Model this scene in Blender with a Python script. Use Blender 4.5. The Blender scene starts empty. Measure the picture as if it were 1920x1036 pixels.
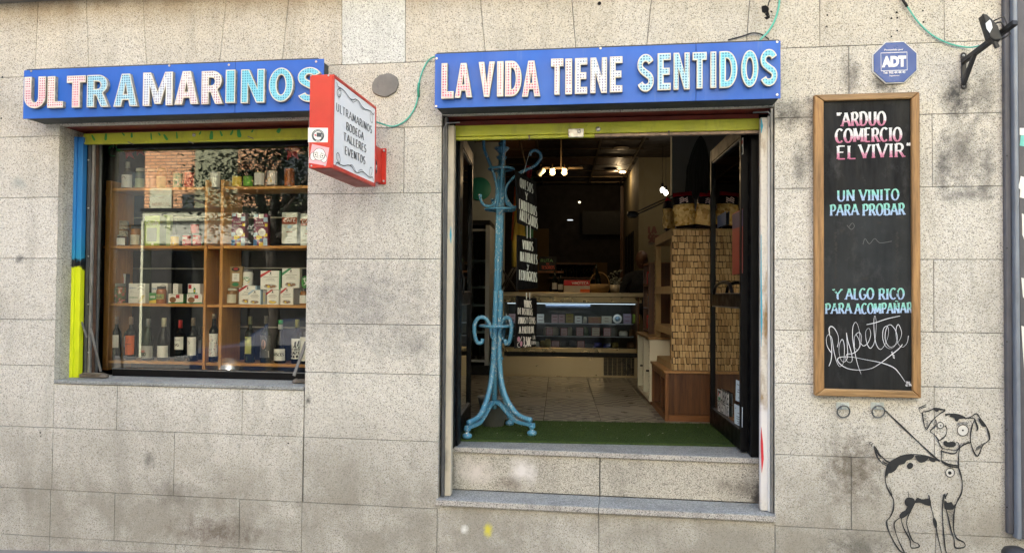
import bpy, bmesh, math, random
from mathutils import Vector as V, Matrix
random.seed(7)
S = bpy.context.scene
COL = S.collection
R = math.radians

# ------------------------------------------------------------ camera
F = 1400.0
_y, _p, _r = R(-8.197), R(1.366), R(.454)
_f = V((math.sin(_y)*math.cos(_p), math.cos(_y)*math.cos(_p), math.sin(_p)))
_ri = V((math.cos(_y), -math.sin(_y), 0)); _u = _ri.cross(_f)
CR = _ri*math.cos(_r) + _u*math.sin(_r)
CU = -_ri*math.sin(_r) + _u*math.cos(_r)
CP = V((0, -4.5, 1.6))
cam = bpy.data.cameras.new('camera'); camo = bpy.data.objects.new('camera', cam); COL.objects.link(camo)
cam.sensor_width = 36; cam.lens = F/1920*36; cam.clip_end = 500; cam.clip_start = .05
camo.matrix_world = Matrix(((CR.x, CU.x, -_f.x, CP.x), (CR.y, CU.y, -_f.y, CP.y), (CR.z, CU.z, -_f.z, CP.z), (0, 0, 0, 1)))
S.camera = camo

# ------------------------------------------------------------ sky, sun, exposure
W = bpy.data.worlds.new('World'); S.world = W; W.use_nodes = True
nt = W.node_tree; bg = nt.nodes['Background']
sk = nt.nodes.new('ShaderNodeTexSky'); sk.sky_type = 'NISHITA'; sk.sun_disc = False
SUN_EL, SUN_ROT = R(50), R(-18)
sk.sun_elevation = SUN_EL; sk.sun_rotation = SUN_ROT; sk.dust_density = 4; sk.ozone_density = .6; sk.air_density = 1
nt.links.new(sk.outputs[0], bg.inputs[0]); bg.inputs[1].default_value = .15
sl = bpy.data.lights.new('sun', 'SUN'); sl.energy = 3.9; sl.angle = R(.5); sl.color = (1, .96, .89)
so = bpy.data.objects.new('sun', sl); COL.objects.link(so)
sd = V((math.sin(SUN_ROT)*math.cos(SUN_EL), math.cos(SUN_ROT)*math.cos(SUN_EL), math.sin(SUN_EL)))
so.rotation_euler = sd.to_track_quat('Z', 'Y').to_euler(); so.location = (0, 30, 30)
S.view_settings.view_transform = 'Standard'; S.view_settings.look = 'None'
S.view_settings.exposure = 2.8; S.view_settings.gamma = 1
S.cycles.max_bounces = 8; S.cycles.transparent_max_bounces = 16

# ------------------------------------------------------------ pixel of the photograph -> point on a plane of the place
def ray(px, py): return CR*((px-960)/F) + CU*((518-py)/F) + _f
def P(px, py, Y=0.0):
    d = ray(px, py); return CP + d*((Y-CP.y)/d.y)
TH = R(4.59)
FO = V((-.115, .2, .63))                      # origin of the shop room: its floor just inside the threshold
FR = Matrix.Translation(FO) @ Matrix.Rotation(TH, 4, 'Z')
FI = FR.inverted(); CPL = FI @ CP; FI3 = FI.to_3x3()
def IB(px, py, b):                            # the same inside the shop, which stands 4.6 degrees askew to the street wall
    d = FI3 @ ray(px, py); return CPL + d*((b-CPL.y)/d.y)
def IZ(px, py, z=0.0):
    d = FI3 @ ray(px, py); return CPL + d*((z-CPL.z)/d.z)
def IA(px, py, a):
    d = FI3 @ ray(px, py); return CPL + d*((a-CPL.x)/d.x)

# ------------------------------------------------------------ materials
class NT:
    def __init__(s, name):
        s.m = bpy.data.materials.new(name); s.m.use_nodes = True; s.t = s.m.node_tree
        s.b = s.t.nodes['Principled BSDF']; s.out = s.t.nodes['Material Output']
    def n(s, t, **k):
        x = s.t.nodes.new('ShaderNode'+t)
        for a, v in k.items(): setattr(x, a, v)
        return x
    def l(s, a, b): s.t.links.new(a, b)
    def val(s, sock, v):
        if hasattr(v, 'is_output'): s.l(v, sock)
        else: sock.default_value = v
    def math(s, op, a, b=0.0, c=0.0, clamp=False):
        x = s.n('Math', operation=op); x.use_clamp = clamp
        s.val(x.inputs[0], a); s.val(x.inputs[1], b); s.val(x.inputs[2], c); return x.outputs[0]
    def mix(s, f, a, b, bt='MIX'):
        x = s.n('MixRGB', blend_type=bt); s.val(x.inputs[0], f)
        for i, v in ((1, a), (2, b)):
            s.val(x.inputs[i], v if hasattr(v, 'is_output') else (*v[:3], 1))
        return x.outputs[0]
    def coord(s, kind='obj', off=True):
        if kind == 'world': c = s.n('NewGeometry').outputs['Position']
        elif kind == 'gen': c = s.n('TexCoord').outputs['Generated']
        else: c = s.n('TexCoord').outputs['Object']
        if off:
            o = s.n('ObjectInfo'); m = s.n('VectorMath', operation='SCALE'); s.l(o.outputs['Random'], m.inputs['Scale'])
            m.inputs[0].default_value = (7.3, 3.1, 5.7)
            a = s.n('VectorMath', operation='ADD'); s.l(c, a.inputs[0]); s.l(m.outputs[0], a.inputs[1]); c = a.outputs[0]
        return c
    def scl(s, c, v):
        m = s.n('VectorMath', operation='MULTIPLY'); s.l(c, m.inputs[0]); m.inputs[1].default_value = v; return m.outputs[0]
    def noise(s, c, sc, det=4, rough=.55, dim='3D'):
        x = s.n('TexNoise'); x.inputs['Scale'].default_value = sc; x.inputs['Detail'].default_value = det
        x.inputs['Roughness'].default_value = rough; s.l(c, x.inputs['Vector']); return x.outputs['Fac']
    def vor(s, c, sc, feat='F1', out='Color'):
        x = s.n('TexVoronoi', feature=feat); x.inputs['Scale'].default_value = sc; s.l(c, x.inputs['Vector']); return x.outputs[out]
    def ramp(s, f, pts, interp='LINEAR'):
        x = s.n('ValToRGB'); s.l(f, x.inputs[0]); e = x.color_ramp; e.interpolation = interp
        while len(e.elements) < len(pts): e.elements.new(.5)
        for i, (p, c) in enumerate(pts):
            e.elements[i].position = p; e.elements[i].color = (*c, 1) if hasattr(c, '__len__') else (c, c, c, 1)
        return x.outputs[0]
    def rng(s, f, a, b, c=0.0, d=1.0):
        x = s.n('MapRange'); s.l(f, x.inputs[0]); 
        for i, v in enumerate((a, b, c, d)): x.inputs[i+1].default_value = v
        return x.outputs[0]
    def bump(s, h, st, dist=.01):
        x = s.n('Bump'); x.inputs['Strength'].default_value = st; x.inputs['Distance'].default_value = dist
        s.l(h, x.inputs['Height']); s.l(x.outputs[0], s.b.inputs['Normal'])
    def set(s, col=None, rough=None, metal=None, spec=None, **k):
        if col is not None:
            s.val(s.b.inputs['Base Color'], col if hasattr(col, 'is_output') else (*col[:3], 1))
        if rough is not None: s.val(s.b.inputs['Roughness'], rough)
        if metal is not None: s.val(s.b.inputs['Metallic'], metal)
        if spec is not None: s.b.inputs['Specular IOR Level'].default_value = spec
        return s

_M = {}
def paint(name, col, rough=.5, var=.18, sc=6, metal=0.0, bump=.08, dirt=.0, bs=60, spec=.5):
    """a coloured surface with uneven tone, faint grain and worn gloss"""
    if name in _M: return _M[name]
    n = NT(name); c = n.coord()
    a = n.noise(c, sc, 5, .6)
    k = n.rng(a, .3, .7, 1-var, 1+var*.6)
    x = n.n('VectorMath', operation='SCALE'); x.inputs[0].default_value = col; n.l(k, x.inputs['Scale'])
    cc = x.outputs[0]
    if dirt:
        d = n.noise(n.scl(c, (1, 1, .35)), sc*2.3, 6, .7)
        cc = n.mix(n.rng(d, .52, .72, 0, dirt), cc, (.05, .045, .035))
    n.set(cc, n.rng(n.noise(c, sc*3, 3), .3, .7, max(.02, rough-.1), min(1, rough+.12)), metal, spec)
    n.bump(n.noise(c, bs, 3), bump, .004)
    _M[name] = n.m; return n.m
def plain(name, col, rough=.6, metal=0.0):
    if name in _M: return _M[name]
    n = NT(name); c = n.coord()
    n.set(n.mix(n.noise(c, 25, 3), [v*.86 for v in col], [min(1, v*1.08) for v in col]), rough, metal)
    _M[name] = n.m; return n.m
def emit(name, col, st):
    if name in _M: return _M[name]
    n = NT(name); n.set((0, 0, 0)); n.b.inputs['Emission Color'].default_value = (*col, 1); n.b.inputs['Emission Strength'].default_value = st
    _M[name] = n.m; return n.m
def gradv(name, stops, z0, z1, rough=.8, chalk=True):
    """chalk or paint whose own colour changes with the height at which it was laid on (world height z0..z1)"""
    if name in _M: return _M[name]
    n = NT(name); g = n.n('NewGeometry'); sp = n.n('SeparateXYZ'); n.l(g.outputs['Position'], sp.inputs[0])
    f = n.rng(sp.outputs[2], z0, z1)
    if chalk:
        nn = n.noise(g.outputs['Position'], 90, 3); f = n.math('ADD', f, n.rng(nn, .3, .7, -.13, .13))
    cc = n.ramp(f, stops)
    if chalk:
        g2 = n.noise(n.scl(g.outputs['Position'], (1, 1, .5)), 420, 3, .7)
        cc = n.mix(n.rng(g2, .46, .66, 0, .55), cc, (.03, .03, .03))
    n.set(cc, rough); _M[name] = n.m; return n.m

def granite(name, c1, c2, dark, zgrime_tone=True, smooth=.85, fleck=250, contrast=1.0, stains=()):
    n = NT(name); g = n.coord('world', True); w = n.coord('world', False)
    v = n.vor(g, fleck); sp = n.n('SeparateColor'); n.l(v, sp.inputs[0])
    f1 = n.rng(sp.outputs[0], .74, .88, 0, .74*contrast)            # dark grains
    f2 = n.rng(sp.outputs[1], .55, .95, 0, .6)                      # pale grains
    fine = n.noise(g, 420, 2, .6)
    base = n.mix(n.noise(g, 14, 4, .6), c1, c2)
    base = n.mix(n.rng(fine, .35, .68, 0, .25*contrast), base, [x*.42 for x in c1])
    base = n.mix(f2, base, [min(.8, x*1.45) for x in c2])
    base = n.mix(f1, base, dark)
    oi = n.n('ObjectInfo')
    k = n.rng(oi.outputs['Random'], 0, 1, .94, 1.03)
    x = n.n('VectorMath', operation='SCALE'); n.l(base, x.inputs[0]); n.l(k, x.inputs['Scale']); base = x.outputs[0]
    # weathering: clouds of soot and rain wash
    cl = n.noise(w, 1.7, 6, .62)
    base = n.mix(n.rng(cl, .5, .78, 0, .42), base, [c*.42 for c in (c1[0], c1[1]*.97, c1[2]*.93)])
    cs = n.noise(n.scl(w, (1, 1, .22)), 7, 5, .6)
    base = n.mix(n.rng(cs, .50, .78, 0, .42), base, [c*.38 for c in c1])
    sz = n.n('SeparateXYZ'); n.l(w, sz.inputs[0])
    if zgrime_tone:
        lo = n.math('MULTIPLY', n.rng(sz.outputs[2], .95, .3, 0, 1), n.rng(n.noise(w, 3.1, 5, .65), .34, .58, .3, 1))
        base = n.mix(n.math('MULTIPLY', lo, .74), base, [c*.42 for c in (c1[0], c1[1]*.96, c1[2]*.90)])
        hi = n.math('MULTIPLY', n.rng(sz.outputs[2], 2.1, 3.3, 0, 1), n.rng(n.noise(w, 2.3, 3), .3, .6, .4, 1))  # warmer tint higher up the wall
        base = n.mix(n.math('MULTIPLY', hi, .65), base, (1.0, .94, .82), 'MULTIPLY')
        ed = n.math('MULTIPLY', n.rng(sz.outputs[2], 3.33, 3.5, 0, 1), n.rng(n.noise(n.scl(w, (1, 1, .3)), 5, 4), .3, .6, .3, 1))  # brown band, stronger towards the top edge
        base = n.mix(n.math('MULTIPLY', ed, .6), base, (.20, .13, .06))
    for (sx, szz, rx, rz, st, col) in stains:
        d = n.n('VectorMath', operation='SUBTRACT'); n.l(w, d.inputs[0]); d.inputs[1].default_value = (sx, 0, szz)
        m = n.scl(d.outputs[0], (1/rx, 0, 1/rz)); ln = n.n('VectorMath', operation='LENGTH'); n.l(m, ln.inputs[0])
        f = n.math('ADD', ln.outputs['Value'], n.rng(n.noise(w, 17, 4, .7), .3, .7, -.5, .5))
        base = n.mix(n.rng(f, 1.2, .1, 0, min(.95, st*1.35)), base, col)
    n.set(base, smooth, 0, .3)
    n.bump(n.math('ADD', n.math('MULTIPLY', n.noise(g, 260, 3, .7), .6), n.math('MULTIPLY', cl, .2)), .35, .004)
    _M[name] = n.m; return n.m

def wood(name, c1, c2, axis='z', rough=.5, sc=1.0):
    if name in _M: return _M[name]
    n = NT(name); c = n.coord()
    st = {'z': (22, 22, 1.6), 'x': (1.6, 22, 22), 'y': (22, 1.6, 22)}[axis]
    g = n.noise(n.scl(c, [v*sc for v in st]), 1.6, 6, .65)
    cc = n.mix(n.rng(g, .32, .68), c1, c2)
    cc = n.mix(n.rng(n.noise(n.scl(c, [v*4*sc for v in st]), 2, 3), .5, .75, 0, .5), cc, [v*.5 for v in c1])
    n.set(cc, n.rng(g, .3, .7, rough-.08, rough+.15)); n.bump(g, .15, .003); _M[name] = n.m; return n.m

def glass(name, tint=(.9, .95, .92), k=1.5, f0=.02, trans=1.0):
    """thin pane: looks through, mirrors by the angle"""
    if name in _M: return _M[name]
    n = NT(name); t = n.n('BsdfTransparent'); t.inputs[0].default_value = (*tint, 1)
    g = n.n('BsdfGlossy'); g.inputs['Roughness'].default_value = 0.0; g.inputs[0].default_value = (.98, 1, .98, 1)
    fr = n.n('Fresnel'); fr.inputs[0].default_value = 1.5
    ge = n.n('NewGeometry'); 
    f = n.math('ADD', n.math('MULTIPLY', fr.outputs[0], k), f0, clamp=True)
    m = n.n('MixShader'); n.l(f, m.inputs[0]); n.l(t.outputs[0], m.inputs[1]); n.l(g.outputs[0], m.inputs[2]); n.l(m.outputs[0], n.out.inputs[0])
    _M[name] = n.m; return n.m

# ------------------------------------------------------------ mesh helpers
WM = {}                                       # world matrix of every parent
def wm(o): return WM.get(o.name, Matrix())
class MB:
    def __init__(s, M=None): s.v = []; s.f = []; s.mi = []; s.sm = []; s.M = M; s.nl = 0
    def add(s, vs, fs, mi=0, smooth=False):
        k = len(s.v); s.v += [(s.M @ V(p)) if s.M else V(p) for p in vs]
        for f in fs: s.f.append([i+k for i in f]); s.mi.append(mi); s.sm.append(smooth)
        return s
    def box(s, x0, x1, y0, y1, z0, z1, mi=0):
        if x0 > x1: x0, x1 = x1, x0
        if y0 > y1: y0, y1 = y1, y0
        if z0 > z1: z0, z1 = z1, z0
        return s.add([(x0, y0, z0), (x1, y0, z0), (x1, y1, z0), (x0, y1, z0), (x0, y0, z1), (x1, y0, z1), (x1, y1, z1), (x0, y1, z1)],
                     [(0, 3, 2, 1), (4, 5, 6, 7), (0, 1, 5, 4), (1, 2, 6, 5), (2, 3, 7, 6), (3, 0, 4, 7)], mi)
    def slab(s, pts, off, mi=0):              # any flat outline given a thickness vector
        n = len(pts); pts = [V(p) for p in pts]; off = V(off)
        return s.add(pts+[p+off for p in pts], [list(range(n)), list(range(2*n-1, n-1, -1))]+[(i, i+n, (i+1) % n+n, (i+1) % n) for i in range(n)], mi)
    def bar(s, a, b, w, h, mi=0, up=(0, 0, 1)):
        a, b = V(a), V(b); d = (b-a).normalized(); u = V(up)
        if abs(d.dot(u)) > .95: u = V((0, 1, 0))
        r = d.cross(u).normalized(); u = r.cross(d)
        q = [a+r*w/2*i+u*h/2*j for i, j in ((-1, -1), (1, -1), (1, 1), (-1, 1))]
        return s.slab(q, b-a, mi)
    def tube(s, pts, r, n=8, mi=0, closed=False, flat=1.0):
        pts = [V(p) for p in pts]; m = len(pts); rs = r if hasattr(r, '__len__') else [r]*m
        vs = []; pr = None
        for i, p in enumerate(pts):
            a = pts[(i-1) % m] if (closed or i) else p; b = pts[(i+1) % m] if (closed or i < m-1) else p
            t = (b-a).normalized() if (b-a).length > 1e-9 else V((0, 0, 1))
            if pr is None:
                u = V((0, 0, 1)) if abs(t.z) < .9 else V((0, 1, 0)); pr = (u-t*u.dot(t)).normalized()
            else:
                pr = (pr-t*pr.dot(t)); pr = pr.normalized() if pr.length > 1e-6 else t.orthogonal().normalized()
            q = t.cross(pr)
            for j in range(n):
                an = 2*math.pi*j/n; vs.append(p+(pr*math.cos(an)+q*math.sin(an)*flat)*rs[i])
        fs = []
        for i in range(m if closed else m-1):
            k = (i+1) % m
            for j in range(n): fs.append((i*n+j, i*n+(j+1) % n, k*n+(j+1) % n, k*n+j))
        if not closed: fs += [list(range(n))[::-1], [(m-1)*n+j for j in range(n)]]
        return s.add(vs, fs, mi, True)
    def lathe(s, prof, c=(0, 0, 0), n=16, mi=0, smooth=True, a0=0, a1=360, sx=1, sy=1):
        c = V(c); full = a1-a0 >= 360; k = n if full else n+1; vs = []
        for (r, z) in prof:
            for j in range(k):
                an = R(a0+(a1-a0)*j/n); vs.append(c+V((r*math.cos(an)*sx, r*math.sin(an)*sy, z)))
        fs = []
        for i in range(len(prof)-1):
            for j in range(n):
                q = (j+1) % k; fs.append((i*k+j, i*k+q, (i+1)*k+q, (i+1)*k+j))
        if full:
            if prof[0][0] > 1e-5: fs.append([j for j in range(k)][::-1])
            if prof[-1][0] > 1e-5: fs.append([(len(prof)-1)*k+j for j in range(k)])
        return s.add(vs, fs, mi, smooth)
    def poly(s, pts, mi=0): return s.add(pts, [list(range(len(pts)))], mi)
    def build(s, name, mats, parent=None, bevel=0, seg=1, label=None, group=None, auto=False):
        me = bpy.data.meshes.new(name); pm = wm(parent) if parent else None
        if parent is None:
            xs = [p.x for p in s.v]; ys = [p.y for p in s.v]; zs = [p.z for p in s.v]
            o0 = V(((min(xs)+max(xs))/2, (min(ys)+max(ys))/2, min(zs))); pm = Matrix.Translation(o0)
        inv = pm.inverted(); me.from_pydata([inv @ p for p in s.v], [], s.f)
        for m in (mats if isinstance(mats, (list, tuple)) else [mats]): me.materials.append(m)
        me.polygons.foreach_set('material_index', s.mi); me.polygons.foreach_set('use_smooth', s.sm); me.update()
        o = bpy.data.objects.new(name, me); COL.objects.link(o)
        if parent: o.parent = parent
        else: o.matrix_world = pm
        WM[o.name] = pm
        bm = bmesh.new(); bm.from_mesh(me); bmesh.ops.recalc_face_normals(bm, faces=bm.faces); bm.to_mesh(me); bm.free()
        if bevel:
            b = o.modifiers.new('bevel', 'BEVEL'); b.width = bevel; b.segments = seg; b.limit_method = 'ANGLE'; b.angle_limit = R(40)
        if label: o['label'] = label
        if group: o['group'] = group
        return o
def tag(o, label, cat, group=None):
    o['label'] = label; o['category'] = cat
    if group: o['group'] = group
    return o
def struct(o): o['kind'] = 'structure'; return o
def thing(name, label, cat, loc=(0, 0, 0), group=None, M=None):
    o = bpy.data.objects.new(name, None); COL.objects.link(o); o.empty_display_size = .1
    m = (M or Matrix()) @ Matrix.Translation(V(loc)); o.matrix_world = m; WM[o.name] = m
    return tag(o, label, cat, group)
def catmull(pts, k=5, closed=False):
    pts = [tuple(p) for p in pts]; n = len(pts); out = []; D = len(pts[0])
    for i in range(n if closed else n-1):
        g = lambda j: pts[j % n] if closed else pts[max(0, min(n-1, j))]
        a, b, c, d = g(i-1), g(i), g(i+1), g(i+2)
        for t in range(k):
            t /= k
            out.append(tuple(.5*((2*b[q])+(-a[q]+c[q])*t+(2*a[q]-5*b[q]+4*c[q]-d[q])*t*t+(-a[q]+3*b[q]-3*c[q]+d[q])*t**3) for q in range(D)))
    if not closed: out.append(pts[-1])
    return out

# ---- drawing with strokes: a flat ribbon of paint laid along a 2-D line through a map to 3-D
def ribbon(mb, pts, w, fmap, mi=0, closed=False):
    """fmap(u, v, lift) -> 3-D; w one width or a list"""
    m = len(pts)
    if m < 2: return
    ws = w if hasattr(w, '__len__') else [w]*m
    mb.nl += 1; lift = .0002+mb.nl*.00002; vs = []
    for i in range(m):
        a = pts[(i-1) % m] if (closed or i) else pts[i]; b = pts[(i+1) % m] if (closed or i < m-1) else pts[i]
        dx, dy = b[0]-a[0], b[1]-a[1]; L = math.hypot(dx, dy) or 1; nx, ny = -dy/L*ws[i]/2, dx/L*ws[i]/2
        vs += [fmap(pts[i][0]+nx, pts[i][1]+ny, lift), fmap(pts[i][0]-nx, pts[i][1]-ny, lift)]
    fs = [(2*i, 2*i+1, (2*i+3) % (2*m), (2*i+2) % (2*m)) for i in range(m if closed else m-1)]
    mb.add(vs, fs, mi)
def blob(mb, pts, fmap, mi=0, smooth=True):
    mb.nl += 1; lift = .0002+mb.nl*.00002
    q = catmull(pts, 4, True) if smooth else pts
    mb.poly([fmap(x, y, lift) for x, y in q], mi)
def arc(cx, cy, rx, ry, a0, a1, n=12): return [(cx+rx*math.cos(R(a0+(a1-a0)*i/n)), cy+ry*math.sin(R(a0+(a1-a0)*i/n))) for i in range(n+1)]
GL = {
 'A': (.86, [[(0, 0), (.43, 1)], [(.43, 1), (.86, 0)], [(.2, .34), (.66, .34)]]),
 'B': (.7, [[(.1, 0), (.1, 1)], [(.1, 1), (.38, 1)]+arc(.38, .76, .24, .24, 90, -90)+[(.1, .52)], [(.1, .52), (.4, .52)]+arc(.4, .26, .28, .26, 90, -90)+[(.1, 0)]]),
 'C': (.74, [arc(.42, .5, .38, .5, 48, 312, 18)]),
 'D': (.8, [[(.1, 0), (.1, 1)], [(.1, 1), (.3, 1)]+arc(.32, .5, .42, .5, 90, -90)+[(.1, 0)]]),
 'E': (.62, [[(.1, 0), (.1, 1)], [(.1, 1), (.58, 1)], [(.1, .52), (.48, .52)], [(.1, 0), (.6, 0)]]),
 'F': (.58, [[(.1, 0), (.1, 1)], [(.1, 1), (.56, 1)], [(.1, .52), (.44, .52)]]),
 'G': (.8, [arc(.42, .5, .38, .5, 48, 345, 18)+[(.78, .42), (.5, .42)]]),
 'H': (.76, [[(.1, 0), (.1, 1)], [(.66, 0), (.66, 1)], [(.1, .5), (.66, .5)]]),
 'I': (.3, [[(.15, 0), (.15, 1)]]),
 'J': (.5, [[(.4, 1), (.4, .3)]+arc(.2, .25, .2, .25, 0, -150)]),
 'K': (.72, [[(.1, 0), (.1, 1)], [(.66, 1), (.1, .42)], [(.28, .6), (.7, 0)]]),
 'L': (.58, [[(.1, 0), (.1, 1)], [(.1, 0), (.58, 0)]]),
 'M': (.98, [[(.08, 0), (.12, 1)], [(.12, 1), (.49, .15)], [(.49, .15), (.86, 1)], [(.86, 1), (.9, 0)]]),
 'N': (.8, [[(.1, 0), (.1, 1)], [(.1, 1), (.7, 0)], [(.7, 0), (.7, 1)]]),
 'O': (.84, [arc(.42, .5, .38, .5, 90, 450, 22)]),
 'P': (.66, [[(.1, 0), (.1, 1)], [(.1, 1), (.36, 1)]+arc(.36, .72, .26, .28, 90, -90)+[(.1, .44)]]),
 'Q': (.84, [arc(.42, .5, .38, .5, 90, 450, 22), [(.5, .25), (.82, -.06)]]),
 'R': (.74, [[(.1, 0), (.1, 1)], [(.1, 1), (.36, 1)]+arc(.36, .74, .26, .26, 90, -90)+[(.1, .48)], [(.38, .48), (.72, 0)]]),
 'S': (.64, [arc(.33, .74, .25, .26, 40, 270, 12)+arc(.33, .25, .27, .25, 80, -140, 12)]),
 'T': (.7, [[(.35, 0), (.35, 1)], [(0, 1), (.7, 1)]]),
 'U': (.78, [[(.1, 1), (.1, .35)]+arc(.39, .32, .29, .32, 180, 360)+[(.68, 1)]]),
 'V': (.8, [[(0, 1), (.4, 0)], [(.4, 0), (.8, 1)]]),
 'X': (.76, [[(0, 1), (.76, 0)], [(0, 0), (.76, 1)]]),
 'Y': (.76, [[(0, 1), (.38, .48)], [(.76, 1), (.38, .48)], [(.38, .5), (.38, 0)]]),
 'Z': (.68, [[(.04, 1), (.64, 1)], [(.64, 1), (.04, 0)], [(.04, 0), (.66, 0)]]),
 '0': (.66, [arc(.33, .5, .27, .5, 90, 450, 20)]),
 '1': (.4, [[(.05, .8), (.22, 1)], [(.22, 1), (.22, 0)]]),
 '3': (.6, [arc(.28, .75, .24, .25, 140, -80, 10)+arc(.28, .26, .28, .26, 80, -140, 10)]),
 '5': (.6, [[(.54, 1), (.12, 1), (.1, .55)]+arc(.28, .3, .28, .3, 110, -140, 12)]),
 ',': (.22, [[(.12, .1), (.04, -.16)]]), '.': (.2, [[(.06, .03), (.16, .03)]]), '-': (.4, [[(.05, .5), (.35, .5)]]),
 '\u201c': (.4, [[(.08, .78), (.16, 1.0)], [(.26, .78), (.34, 1.0)]]), '\u201d': (.4, [[(.08, .82), (.16, 1.04)], [(.26, .82), (.34, 1.04)]]),
 '*': (.3, [[(.15, .35), (.15, .65)], [(.02, .5), (.28, .5)]]), ' ': (.42, [])}
GL['\u00d1'] = (.8, GL['N'][1]+[[(.2, 1.14), (.34, 1.2), (.46, 1.12), (.6, 1.18)]])
GL['\u00d3'] = (.84, GL['O'][1]+[[(.42, 1.1), (.56, 1.24)]])
GL['\u00c9'] = (.62, GL['E'][1]+[[(.3, 1.1), (.44, 1.24)]])
GL['\u20ac'] = (.74, GL['C'][1]+[[(-.02, .6), (.5, .6)], [(-.02, .42), (.46, .42)]])
def write(mb, s, fmap, W_, H, T=.12, thin=.5, serif=.0, gap=.14, jit=0, mi=0):
    """hand-set capitals filling width W_ and height H of the (u,v) space of fmap; T relative to H"""
    tot = sum(GL[c][0]+gap for c in s)-gap; kx = W_/tot; u = 0
    tt = T*H
    for c in s:
        w, st = GL[c]; dy = random.uniform(-jit, jit)*H
        for line in st:
            p = [(u*kx+x*kx, y*H+dy) for x, y in line]; q = []
            for i in range(len(p)):
                a = p[max(0, i-1)]; b = p[min(len(p)-1, i+1)]; dx, dz = b[0]-a[0], b[1]-a[1]; L = math.hypot(dx, dz) or 1
                k = abs(dz)/L; k = k if dx*dz <= 0 or k > .97 else k*.55
                q.append(tt*(thin+(1-thin)*k))
            # square the ends a little past the corner
            ribbon(mb, p, q, fmap, mi)
            if serif and len(line) < 8:
                for e, g in ((0, 1), (-1, -2)):
                    ey = line[e][1]
                    if (ey < .02 or (.98 < ey < 1.03)) and abs(line[e][1]-line[g][1]) > abs(line[e][0]-line[g][0])*.8:
                        x, y = p[e]; hw = serif*H; yo = tt*.22*(1 if ey < .5 else -1)
                        ribbon(mb, [(x-hw, y+yo), (x+hw, y+yo)], tt*.42, fmap, mi)
        u += w+gap
def flatmap(o, ux, uz, n):
    o, ux, uz, n = V(o), V(ux), V(uz), V(n)
    return lambda u, v, l: o+ux*u+uz*v+n*l
def cylmap(c, r, a0=-90):                      # u metres round a can or bottle, v metres up
    c = V(c)
    return lambda u, v, l: c+V(((r+l+.0004)*math.cos(R(a0)+u/r), (r+l+.0004)*math.sin(R(a0)+u/r), v))

def font_mesh(s, off=0.0, res=3):
    """outline letters from the built-in typeface, thickened by off; returns verts and faces in a unit box"""
    cu = bpy.data.curves.new('letters', 'FONT'); cu.body = s; cu.offset = off; cu.resolution_u = res; cu.fill_mode = 'BOTH'
    ob = bpy.data.objects.new('letters', cu)
    me = bpy.data.meshes.new_from_object(ob); vs = [v.co.copy() for v in me.vertices]; fs = [list(p.vertices) for p in me.polygons]
    bpy.data.objects.remove(ob); bpy.data.curves.remove(cu); bpy.data.meshes.remove(me)
    x0, x1 = min(v.x for v in vs), max(v.x for v in vs); y0, y1 = min(v.y for v in vs), max(v.y for v in vs)
    return vs, fs, (x0, x1, y0, y1)
def letters(mb, s, o, ux, uz, w, h, n, thick=0, off=0.0, ref=None, lift=.0006, mi=0):
    """print or raise a string in the box w x h at o; ref: bounds taken from another offset so that an inset nests"""
    vs, fs, bb = font_mesh(s, off); x0, x1, y0, y1 = ref or bb
    o, ux, uz, n = V(o), V(ux).normalized(), V(uz).normalized(), V(n).normalized()
    m = lambda v, l: o+ux*((v.x-x0)/(x1-x0)*w)+uz*((v.y-y0)/(y1-y0)*h)+n*l
    if not thick: mb.add([m(v, lift) for v in vs], fs, mi)
    else:
        k = len(vs); ed = {}
        for f in fs:
            for i in range(len(f)):
                a, b = f[i], f[(i+1) % len(f)]; e = (min(a, b), max(a, b)); ed.setdefault(e, []).append((a, b))
        side = [(a, b, b+k, a+k) for e, l in ed.items() if len(l) == 1 for a, b in l]
        mb.add([m(v, lift+thick) for v in vs]+[m(v, lift) for v in vs], fs+[f for f in side], mi)
    return bb
XA, YA, ZA = V((1, 0, 0)), V((0, 1, 0)), V((0, 0, 1))
# ============================================================ materials of the street front
ST = [(1.90, 2.42, .10, .22, .5, (.07, .065, .06)), (1.62, 2.40, .2, .18, .0, (.1, .1, .1)), (.98, 2.66, .13, .09, .6, (.07, .065, .06)),
      (1.12, 2.50, .05, .26, .45, (.08, .075, .07)), (1.03, 2.36, .05, .16, .45, (.07, .07, .065)), (1.31, 2.88, .06, .12, .5, (.07, .065, .06)), (1.50, 2.83, .08, .10, .85, (.03, .03, .03)),
      (2.02, 2.74, .07, .16, .45, (.08, .08, .075)), (1.88, 2.73, .09, .12, .8, (.05, .05, .05)), (1.80, 2.33, .05, .2, .5, (.06, .06, .06)), (2.03, 2.33, .05, .2, .45, (.06, .06, .06)), (1.92, 2.18, .14, .05, .5, (.07, .07, .07)),
      (1.32, .62, .16, .22, .6, (.1, .08, .055)), (-.22, .14, .3, .1, .0, (.2, .2, .2)), (-.93, .165, .025, .025, .9, (.8, .8, .76)), (-.78, .17, .033, .04, .7, (.62, .55, .06)),
      (-1.94, .92, .022, .025, .85, (.05, .05, .05)), (-1.6, 1.55, .5, .3, .35, (.12, .12, .13)), (-2.85, .3, .16, .1, .3, (.1, .09, .08)),
      (-2.55, .07, .3, .09, .5, (.09, .06, .04)), (-3.02, .5, .05, .06, .5, (.1, .1, .09)), (-4.02, 2.32, .06, .05, .5, (.3, .32, .3)), (-4.0, 1.81, .03, .03, .7, (.1, .1, .1)),
      (1.35, .18, .2, .1, .5, (.08, .075, .06)), (-1.3, 1.28, .18, .1, .3, (.12, .12, .12))]
m_gran = granite('granite_cladding', (.545, .518, .438), (.71, .676, .585), (.09, .083, .072), stains=ST)
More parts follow.
